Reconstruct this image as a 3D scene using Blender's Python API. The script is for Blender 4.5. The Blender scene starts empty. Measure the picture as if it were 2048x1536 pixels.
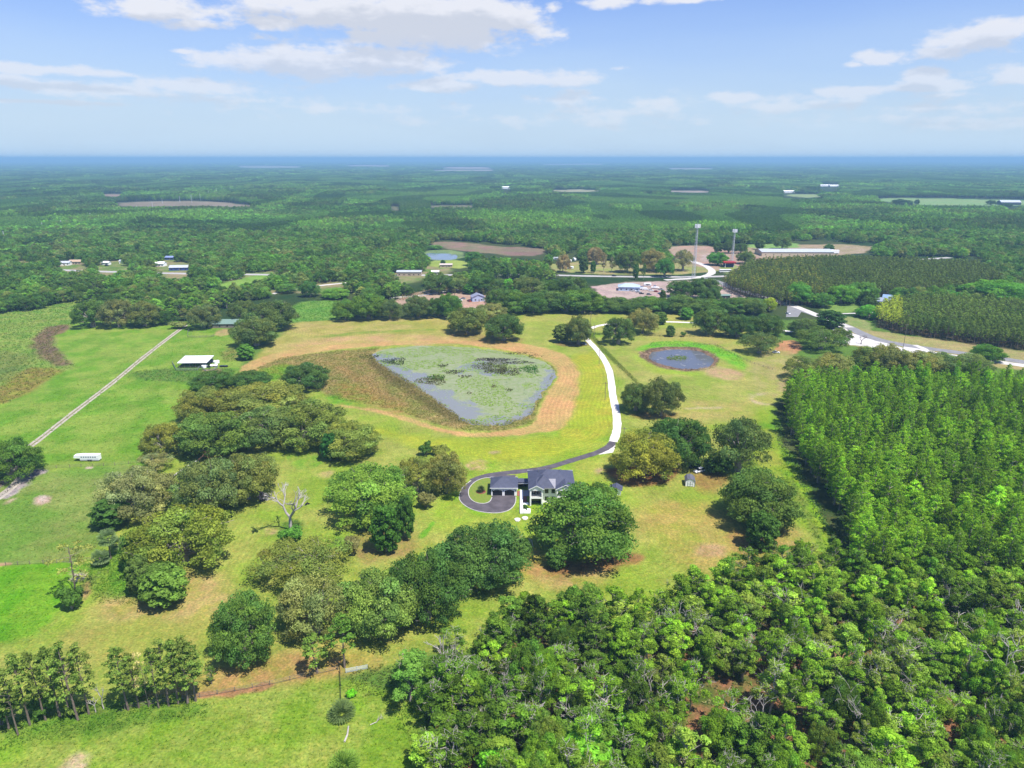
import bpy, bmesh, math, random, sys
import numpy as np
from mathutils import Vector, Matrix
from mathutils.geometry import tessellate_polygon
R_ = math.radians
scene = bpy.context.scene
COL = scene.collection

# ------------------------------------------------------------------ camera
CAM_H = 120.0
PITCH = math.atan(451.0 / 1420.0)            # below the horizontal
F_PX = 1420.0                                # focal length for a frame 2048 wide
cam_d = bpy.data.cameras.new("camera")
cam_d.sensor_width = 36.0
cam_d.lens = 36.0 * F_PX / 2048.0
cam_d.clip_start = 1.0
cam_d.clip_end = 200000.0
cam = bpy.data.objects.new("camera", cam_d)
COL.objects.link(cam)
cam.location = (0, 0, CAM_H)
cam.rotation_euler = (math.pi / 2 - PITCH, 0, 0)
scene.camera = cam

# ------------------------------------------------------------------ sun, exposure
SUN_EL, SUN_AZ = R_(64), R_(131)              # azimuth clockwise from +Y (the view direction)
sun_d = bpy.data.lights.new("sun", 'SUN')
sun_d.energy = 4.1
sun_d.angle = R_(0.6)
sun_d.color = (1.0, 0.955, 0.88)
sun = bpy.data.objects.new("sun", sun_d)
COL.objects.link(sun)
sun_dir = Vector((math.cos(SUN_EL) * math.sin(SUN_AZ), math.cos(SUN_EL) * math.cos(SUN_AZ), math.sin(SUN_EL)))
sun.rotation_euler = (-sun_dir).to_track_quat('-Z', 'Y').to_euler()
scene.view_settings.view_transform = 'Standard'
scene.view_settings.look = 'None'
scene.view_settings.exposure = 0.88
scene.view_settings.gamma = 1.0
scene.cycles.max_bounces = 5
scene.cycles.diffuse_bounces = 3
scene.cycles.transmission_bounces = 2
scene.cycles.glossy_bounces = 2
scene.cycles.transparent_max_bounces = 4
scene.cycles.volume_bounces = 0
scene.cycles.use_denoising = True
scene.cycles.denoiser = 'OPENIMAGEDENOISE'
scene.cycles.denoising_input_passes = 'RGB_ALBEDO_NORMAL'
scene.cycles.denoising_prefilter = 'ACCURATE'
scene.cycles.sample_clamp_indirect = 4.0
scene.cycles.caustics_reflective = False
scene.cycles.caustics_refractive = False


def nd(nt, t, loc=None, **kw):
    n = nt.nodes.new(t)
    for k, v in kw.items():
        setattr(n, k, v)
    return n


def px_dir(x, y):
    dx, dy = (x - 1024) / F_PX, (768 - y) / F_PX
    cp, sp = math.cos(PITCH), math.sin(PITCH)
    return dx, cp + dy * sp, -sp + dy * cp


def P(x, y, z=0.0):
    """world point seen at pixel x, y of the photograph, on the plane at height z"""
    a, b, c = px_dir(x, y)
    t = (z - CAM_H) / c
    return Vector((a * t, b * t, z))


# ------------------------------------------------------------------ sky with clouds (world)
world = bpy.data.worlds.new("World")
scene.world = world
world.use_nodes = True
wt = world.node_tree
wt.nodes.clear()


def cloud_group():
    g = bpy.data.node_groups.new("cloud_field", 'ShaderNodeTree')
    g.interface.new_socket("AE", in_out='INPUT', socket_type='NodeSocketVector')
    g.interface.new_socket("Mask", in_out='OUTPUT', socket_type='NodeSocketFloat')
    gi, go = nd(g, 'NodeGroupInput'), nd(g, 'NodeGroupOutput')
    # pixel-estimated cloud centres turned into azimuth / elevation (radians); sizes too
    C_ = [  # x, y, half width, half height, strength
        (335, 22, 95, 24, 1.25), (390, 48, 72, 14, 1.1), (285, 10, 52, 16, 1.1), (550, -2, 90, 13, .9),
        (555, 44, 42, 18, .85), (525, 76, 34, 9, .5), (363, 103, 18, 5, .65),
        (740, 30, 190, 38, 1.25), (880, 22, 120, 36, 1.3), (990, 38, 85, 34, 1.25), (860, 62, 190, 40, 1.15),
        (680, 30, 120, 22, 1.0),
        (560, 118, 80, 30, 1.05), (640, 128, 190, 28, 1.1), (760, 120, 140, 30, 1.0), (870, 133, 50, 7, .6),
        (60, 138, 130, 13, .95), (180, 146, 110, 9, .8), (15, 160, 46, 15, 1.0), (140, 176, 130, 17, .95),
        (240, 182, 140, 17, .8), (400, 172, 125, 19, .9), (60, 203, 160, 6, .7), (470, 200, 150, 12, .45),
        (880, 172, 90, 13, .85), (1040, 156, 130, 17, 1.0), (1110, 160, 90, 13, .95), (1240, 137, 24, 5, .5),
        (1130, 200, 55, 15, .55), (1210, 5, 50, 12, .9), (1370, 0, 70, 9, .8), (1106, 14, 14, 10, .6),
        (1330, 208, 90, 17, .6), (1240, 225, 110, 18, .5), (1500, 195, 110, 13, .6), (1560, 215, 110, 14, .45), (1130, 240, 200, 16, .4),
        (1940, 80, 78, 30, 1.15), (1990, 66, 62, 26, 1.2), (1890, 103, 52, 14, 1.0), (1765, 116, 46, 17, 1.0), (1705, 129, 26, 6, .6),
        (1848, 150, 34, 18, 1.1), (1830, 176, 150, 14, .85), (1730, 182, 90, 16, .85), (2030, 155, 70, 24, 1.0),
        (1700, 240, 120, 14, .4), (1900, 215, 120, 14, .45), (1980, 250, 130, 12, .35), (620, 215, 220, 12, .35), (1900, 190, 200, 18, .4),
    ]
    nz = nd(g, 'ShaderNodeTexNoise')
    nz.inputs['Scale'].default_value = 17.0
    nz.inputs['Detail'].default_value = 7.0
    nz.inputs['Roughness'].default_value = 0.62
    st = nd(g, 'ShaderNodeMapping')
    st.inputs['Scale'].default_value = (1.0, 2.2, 1.0)
    g.links.new(gi.outputs[0], st.inputs['Vector'])
    g.links.new(st.outputs[0], nz.inputs['Vector'])
    last = None
    for x, y, hw, hh, s in C_:
        a, b, c = px_dir(x, y)
        hyp = math.hypot(a, b)
        az, el = math.atan2(a, b), math.atan2(c, hyp)
        k = 1420.0 / (1 + ((x - 1024) / 1420) ** 2 * .8 + ((768 - y) / 1420) ** 2 * 0.6)
        k = 1420.0 * (1 + ((x - 1024) / 1420.0) ** 2 * .6)
        m = nd(g, 'ShaderNodeMapping', vector_type='TEXTURE')
        m.inputs['Location'].default_value = (az, el, 0)
        m.inputs['Scale'].default_value = (hw / k * 1.25, hh / k * 1.0, 1.0)
        g.links.new(gi.outputs[0], m.inputs['Vector'])
        L = nd(g, 'ShaderNodeVectorMath', operation='LENGTH')
        g.links.new(m.outputs[0], L.inputs[0])
        sb = nd(g, 'ShaderNodeMath', operation='MULTIPLY_ADD')
        g.links.new(L.outputs['Value'], sb.inputs[0])
        sb.inputs[1].default_value = -s
        sb.inputs[2].default_value = s
        if last is None:
            last = sb
        else:
            mx = nd(g, 'ShaderNodeMath', operation='SMOOTH_MAX')
            mx.inputs[2].default_value = 0.12
            g.links.new(last.outputs[0], mx.inputs[0])
            g.links.new(sb.outputs[0], mx.inputs[1])
            last = mx
    n0 = nd(g, 'ShaderNodeMath', operation='MULTIPLY_ADD')
    g.links.new(nz.outputs[0], n0.inputs[0])
    n0.inputs[1].default_value = 2.7
    n0.inputs[2].default_value = -1.27
    ad = nd(g, 'ShaderNodeMath', operation='ADD')
    g.links.new(n0.outputs[0], ad.inputs[0])
    cl = nd(g, 'ShaderNodeMath', operation='MAXIMUM')
    g.links.new(last.outputs[0], cl.inputs[0])
    cl.inputs[1].default_value = -1.2
    g.links.new(cl.outputs[0], ad.inputs[1])
    g.links.new(ad.outputs[0], go.inputs[0])
    return g


def build_world():
    tc = nd(wt, 'ShaderNodeTexCoord')
    sp = nd(wt, 'ShaderNodeSeparateXYZ')
    wt.links.new(tc.outputs['Generated'], sp.inputs[0])

    def M(op, a, b=None, c=None, clamp=False):
        n = nd(wt, 'ShaderNodeMath', operation=op, use_clamp=clamp)
        for i, v in enumerate((a, b, c)):
            if v is None:
                continue
            if isinstance(v, (int, float)):
                n.inputs[i].default_value = v
            else:
                wt.links.new(v, n.inputs[i])
        return n.outputs[0]
    x, y, z = sp.outputs
    az = M('ARCTAN2', x, y)
    hyp = M('SQRT', M('ADD', M('MULTIPLY', x, x), M('MULTIPLY', y, y)))
    el = M('ARCTAN2', z, hyp)
    cb = nd(wt, 'ShaderNodeCombineXYZ')
    wt.links.new(az, cb.inputs[0]); wt.links.new(el, cb.inputs[1])
    cb2 = nd(wt, 'ShaderNodeCombineXYZ')
    wt.links.new(M('ADD', az, 0.006), cb2.inputs[0]); wt.links.new(M('ADD', el, 0.017), cb2.inputs[1])
    grp = cloud_group()
    g1 = nd(wt, 'ShaderNodeGroup', node_tree=grp)
    g2 = nd(wt, 'ShaderNodeGroup', node_tree=grp)
    wt.links.new(cb.outputs[0], g1.inputs[0])
    wt.links.new(cb2.outputs[0], g2.inputs[0])
    sky = nd(wt, 'ShaderNodeTexSky', sky_type='NISHITA')
    sky.sun_disc = False
    sky.sun_elevation = SUN_EL
    sky.sun_rotation = SUN_AZ
    sky.altitude = 100
    sky.air_density = 1.0
    sky.dust_density = 1.0
    sky.ozone_density = 2.0
    # pale veil of high thin cloud that thickens towards the horizon
    vn = nd(wt, 'ShaderNodeTexNoise')
    vn.inputs['Scale'].default_value = 3.0
    vn.inputs['Detail'].default_value = 5.0
    mp = nd(wt, 'ShaderNodeMapping')
    mp.inputs['Scale'].default_value = (1.0, 5.0, 1.0)
    mp.inputs['Rotation'].default_value = (0, 0, 0.12)
    wt.links.new(cb.outputs[0], mp.inputs[0]); wt.links.new(mp.outputs[0], vn.inputs['Vector'])
    ramp = nd(wt, 'ShaderNodeMapRange')
    ramp.inputs['From Min'].default_value = 0.0
    ramp.inputs['From Max'].default_value = 0.215
    ramp.inputs['To Min'].default_value = 1.1
    ramp.inputs['To Max'].default_value = 0.02
    wt.links.new(el, ramp.inputs['Value'])
    veil = M('MULTIPLY', ramp.outputs[0], M('MULTIPLY_ADD', vn.outputs[0], 0.9, 0.55), clamp=True)
    mixv = nd(wt, 'ShaderNodeMix', data_type='RGBA')
    wt.links.new(veil, mixv.inputs['Factor'])
    grade = nd(wt, 'ShaderNodeMix', data_type='RGBA', blend_type='MULTIPLY')
    grade.inputs['Factor'].default_value = 1.0
    wt.links.new(sky.outputs[0], grade.inputs['A'])
    grade.inputs['B'].default_value = (.6, .72, 1.08, 1)
    wt.links.new(grade.outputs['Result'], mixv.inputs['A'])
    mixv.inputs['B'].default_value = (3.6, 4.55, 5.5, 1)
    dens = nd(wt, 'ShaderNodeMapRange', interpolation_type='SMOOTHSTEP')
    dens.inputs['From Min'].default_value = 0.0
    dens.inputs['From Max'].default_value = 0.62
    wt.links.new(g1.outputs[0], dens.inputs['Value'])
    # low clouds far off are paler and thinner
    thin = nd(wt, 'ShaderNodeMapRange')
    thin.inputs['From Min'].default_value = 0.015
    thin.inputs['From Max'].default_value = 0.15
    thin.inputs['To Min'].default_value = 0.25
    thin.inputs['To Max'].default_value = 0.95
    wt.links.new(el, thin.inputs['Value'])
    alpha = M('MULTIPLY', dens.outputs[0], thin.outputs[0])
    under = nd(wt, 'ShaderNodeMapRange', interpolation_type='SMOOTHSTEP')
    under.inputs['From Min'].default_value = 0.05
    under.inputs['From Max'].default_value = 0.75
    wt.links.new(g2.outputs[0], under.inputs['Value'])
    cc = nd(wt, 'ShaderNodeMix', data_type='RGBA')
    wt.links.new(under.outputs[0], cc.inputs['Factor'])
    cc.inputs['A'].default_value = (5.15, 5.25, 5.65, 1)
    cc.inputs['B'].default_value = (3.9, 4.15, 4.75, 1)
    mix = nd(wt, 'ShaderNodeMix', data_type='RGBA')
    wt.links.new(alpha, mix.inputs['Factor'])
    wt.links.new(mixv.outputs['Result'], mix.inputs['A'])
    wt.links.new(cc.outputs['Result'], mix.inputs['B'])
    bg = nd(wt, 'ShaderNodeBackground')
    bg.inputs['Strength'].default_value = 0.09
    wt.links.new(mix.outputs['Result'], bg.inputs['Color'])
    out = nd(wt, 'ShaderNodeOutputWorld')
    wt.links.new(bg.outputs[0], out.inputs[0])
    world.cycles.sampling_method = 'MANUAL'
    world.cycles.sample_map_resolution = 256


build_world()

# ------------------------------------------------------------------ helpers
FEXP = 2.5


def lin(r, g, b, f=FEXP):
    """albedo that comes out near this sRGB colour in full sun"""
    return tuple(((c / 255.0) ** 2.2) / f for c in (r, g, b))


MATS = {}


def mat(name, col, rough=0.8, metal=0.0, var=0.12, scale=1.5, bump=0.0, spec=0.3, col2=None):
    if name in MATS:
        return MATS[name]
    m = bpy.data.materials.new(name)
    m.use_nodes = True
    nt = m.node_tree
    bs = nt.nodes['Principled BSDF']
    bs.inputs['Roughness'].default_value = rough
    bs.inputs['Metallic'].default_value = metal
    bs.inputs['Specular IOR Level'].default_value = spec
    geo = nd(nt, 'ShaderNodeNewGeometry')
    nz = nd(nt, 'ShaderNodeTexNoise')
    nz.inputs['Scale'].default_value = scale
    nz.inputs['Detail'].default_value = 4
    nt.links.new(geo.outputs['Position'], nz.inputs['Vector'])
    mx = nd(nt, 'ShaderNodeMix', data_type='RGBA')
    rr = nd(nt, 'ShaderNodeMapRange')
    rr.inputs['From Min'].default_value = 0.3
    rr.inputs['From Max'].default_value = 0.7
    nt.links.new(nz.outputs[0], rr.inputs['Value'])
    nt.links.new(rr.outputs[0], mx.inputs['Factor'])
    c2 = col2 if col2 else tuple(min(1, c * (1 + var)) for c in col)
    c1 = col if col2 else tuple(c * (1 - var) for c in col)
    mx.inputs['A'].default_value = (*c1, 1)
    mx.inputs['B'].default_value = (*c2, 1)
    nt.links.new(mx.outputs['Result'], bs.inputs['Base Color'])
    if bump:
        bp = nd(nt, 'ShaderNodeBump')
        bp.inputs['Strength'].default_value = bump
        bp.inputs['Distance'].default_value = 0.1
        nt.links.new(nz.outputs[0], bp.inputs['Height'])
        nt.links.new(bp.outputs[0], bs.inputs['Normal'])
    MATS[name] = m
    return m


def tag(o, label=None, cat=None, group=None, kind=None):
    if label: o['label'] = label
    if cat: o['category'] = cat
    if group: o['group'] = group
    if kind: o['kind'] = kind
    return o


def link(name, me, parent=None, loc=(0, 0, 0), rz=0.0, scale=None):
    o = bpy.data.objects.new(name, me)
    COL.objects.link(o)
    o.location = loc
    o.rotation_euler = (0, 0, rz)
    if scale is not None: o.scale = scale
    if parent: o.parent = parent
    return o


def empty(name, loc, rz=0.0, label=None, cat=None, group=None):
    o = link(name, None, None, loc, rz)
    o.empty_display_size = 0.5
    return tag(o, label, cat, group)


class MB:
    """collects shapes, links them as one mesh"""
    def __init__(s):
        s.v, s.f, s.m = [], [], []

    def add(s, vs, fs, mi=0):
        b = len(s.v)
        s.v += [tuple(v) for v in vs]
        s.f += [tuple(b + i for i in f) for f in fs]
        s.m += [mi] * len(fs)

    def box(s, x0, y0, z0, x1, y1, z1, mi=0):
        s.add([(x0, y0, z0), (x1, y0, z0), (x1, y1, z0), (x0, y1, z0), (x0, y0, z1), (x1, y0, z1), (x1, y1, z1), (x0, y1, z1)],
              [(3, 2, 1, 0), (4, 5, 6, 7), (0, 1, 5, 4), (1, 2, 6, 5), (2, 3, 7, 6), (3, 0, 4, 7)], mi)

    def prism(s, poly, z0, z1, mi=0):
        n = len(poly)
        vs = [(x, y, z0) for x, y in poly] + [(x, y, z1) for x, y in poly]
        fs = [tuple(range(n - 1, -1, -1)), tuple(range(n, 2 * n))]
        fs += [(i, (i + 1) % n, n + (i + 1) % n, n + i) for i in range(n)]
        s.add(vs, fs, mi)

    def tube(s, pts, rad, n=6, mi=0, caps=True):
        pts = [Vector(p) for p in pts]
        if isinstance(rad, (int, float)): rad = [rad] * len(pts)
        vs, fs = [], []
        for i, p in enumerate(pts):
            d = (pts[min(i + 1, len(pts) - 1)] - pts[max(i - 1, 0)])
            d = d.normalized() if d.length > 1e-9 else Vector((0, 0, 1))
            a = d.cross(Vector((0, 0, 1)) if abs(d.z) < .9 else Vector((1, 0, 0))).normalized()
            b = d.cross(a)
            for k in range(n):
                t = 2 * math.pi * k / n
                vs.append(p + (a * math.cos(t) + b * math.sin(t)) * rad[i])
        for i in range(len(pts) - 1):
            for k in range(n):
                k2 = (k + 1) % n
                fs.append((i * n + k, i * n + k2, (i + 1) * n + k2, (i + 1) * n + k))
        if caps:
            fs.append(tuple(range(n - 1, -1, -1)))
            fs.append(tuple((len(pts) - 1) * n + k for k in range(n)))
        s.add(vs, fs, mi)

    def mesh(s, name, mats, smooth=False):
        me = bpy.data.meshes.new(name)
        me.from_pydata(s.v, [], s.f)
        for m in (mats if isinstance(mats, (list, tuple)) else [mats]):
            me.materials.append(m)
        me.polygons.foreach_set('material_index', s.m)
        if smooth:
            me.polygons.foreach_set('use_smooth', [True] * len(s.f))
        me.update()
        return me

    def build(s, name, mats, parent=None, loc=(0, 0, 0), rz=0.0, smooth=False):
        return link(name, s.mesh(name, mats, smooth), parent, loc, rz)


def pip(px, py, poly):
    """points inside polygon, numpy"""
    ins = np.zeros(px.shape, bool)
    n = len(poly)
    for i in range(n):
        x0, y0 = poly[i]; x1, y1 = poly[(i + 1) % n]
        if y0 == y1: continue
        c = ((y0 > py) != (y1 > py)) & (px < (x1 - x0) * (py - y0) / (y1 - y0) + x0)
        ins ^= c
    return ins


def seg_dist(px, py, pts, closed=True):
    d = np.full(px.shape, 1e18)
    n = len(pts)
    for i in range(n if closed else n - 1):
        x0, y0 = pts[i]; x1, y1 = pts[(i + 1) % n]
        dx, dy = x1 - x0, y1 - y0
        L = dx * dx + dy * dy + 1e-12
        t = np.clip(((px - x0) * dx + (py - y0) * dy) / L, 0, 1)
        d = np.minimum(d, (px - x0 - t * dx) ** 2 + (py - y0 - t * dy) ** 2)
    return np.sqrt(d)


def sdf(px, py, poly):
    d = seg_dist(px, py, poly)
    return np.where(pip(px, py, poly), d, -d)     # positive inside


def vnoise(x, y, seed=0):
    xi, yi = np.floor(x).astype(np.int64), np.floor(y).astype(np.int64)
    fx, fy = x - xi, y - yi
    fx, fy = fx * fx * (3 - 2 * fx), fy * fy * (3 - 2 * fy)

    def h(a, b):
        n = (a * 374761393 + b * 668265263 + seed * 974634777) & 0xffffffff
        n = ((n ^ (n >> 13)) * 1274126177) & 0xffffffff
        return ((n ^ (n >> 16)) & 0xffff) / 65535.0
    return (h(xi, yi) * (1 - fx) + h(xi + 1, yi) * fx) * (1 - fy) + (h(xi, yi + 1) * (1 - fx) + h(xi + 1, yi + 1) * fx) * fy


def fbm(x, y, s, seed=0, oct=4):
    r, a, t = 0, 1.0, 0
    for i in range(oct):
        r = r + a * vnoise(x / s + 17.3 * i, y / s - 9.1 * i, seed + i)
        t += a; a *= .55; s *= .5
    return r / t


def G(pts):
    """pixel list -> ground xy list"""
    return [(P(x, y).x, P(x, y).y) for x, y in pts]


def smooth_poly(pts, closed=True, it=2):
    for _ in range(it):
        out = []
        n = len(pts)
        rng_ = range(n) if closed else range(n - 1)
        if not closed: out.append(pts[0])
        for i in rng_:
            a, b = pts[i], pts[(i + 1) % n]
            out.append((a[0] * .75 + b[0] * .25, a[1] * .75 + b[1] * .25))
            out.append((a[0] * .25 + b[0] * .75, a[1] * .25 + b[1] * .75))
        if not closed: out.append(pts[-1])
        pts = out
    return pts
# ------------------------------------------------------------------ ground sheet
POND_BIG = [(742, 712), (760, 700), (800, 692), (860, 690), (920, 692), (980, 699), (1040, 708), (1080, 718), (1105, 735), (1108, 755),
            (1095, 772), (1080, 790), (1068, 812), (1055, 832), (1020, 845), (985, 850), (950, 848), (925, 838), (900, 818), (870, 795), (830, 770),
            (790, 748), (765, 730)]
POND_SMALL = [(1298, 708), (1312, 700), (1340, 696), (1375, 697), (1405, 702), (1425, 711), (1432, 722), (1420, 732), (1390, 736), (1350, 735),
              (1318, 726), (1302, 717)]
POND_FAR = [(850, 505), (880, 506), (912, 507), (916, 514), (905, 519), (860, 519), (852, 514)]

YARD = [(480, 745), (560, 680), (590, 640), (700, 636), (880, 632), (1040, 625), (1180, 620), (1400, 622), (1480, 640), (1560, 680), (1580, 780), (1550, 830),
        (1570, 900), (1690, 1130), (1500, 1260), (900, 1300), (700, 1350), (420, 1375), (160, 1430), (0, 1480), (-400, 1520), (-400, 1330), (60, 1285),
        (110, 1235), (180, 1130), (250, 1040), (300, 930), (380, 800)]
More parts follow.
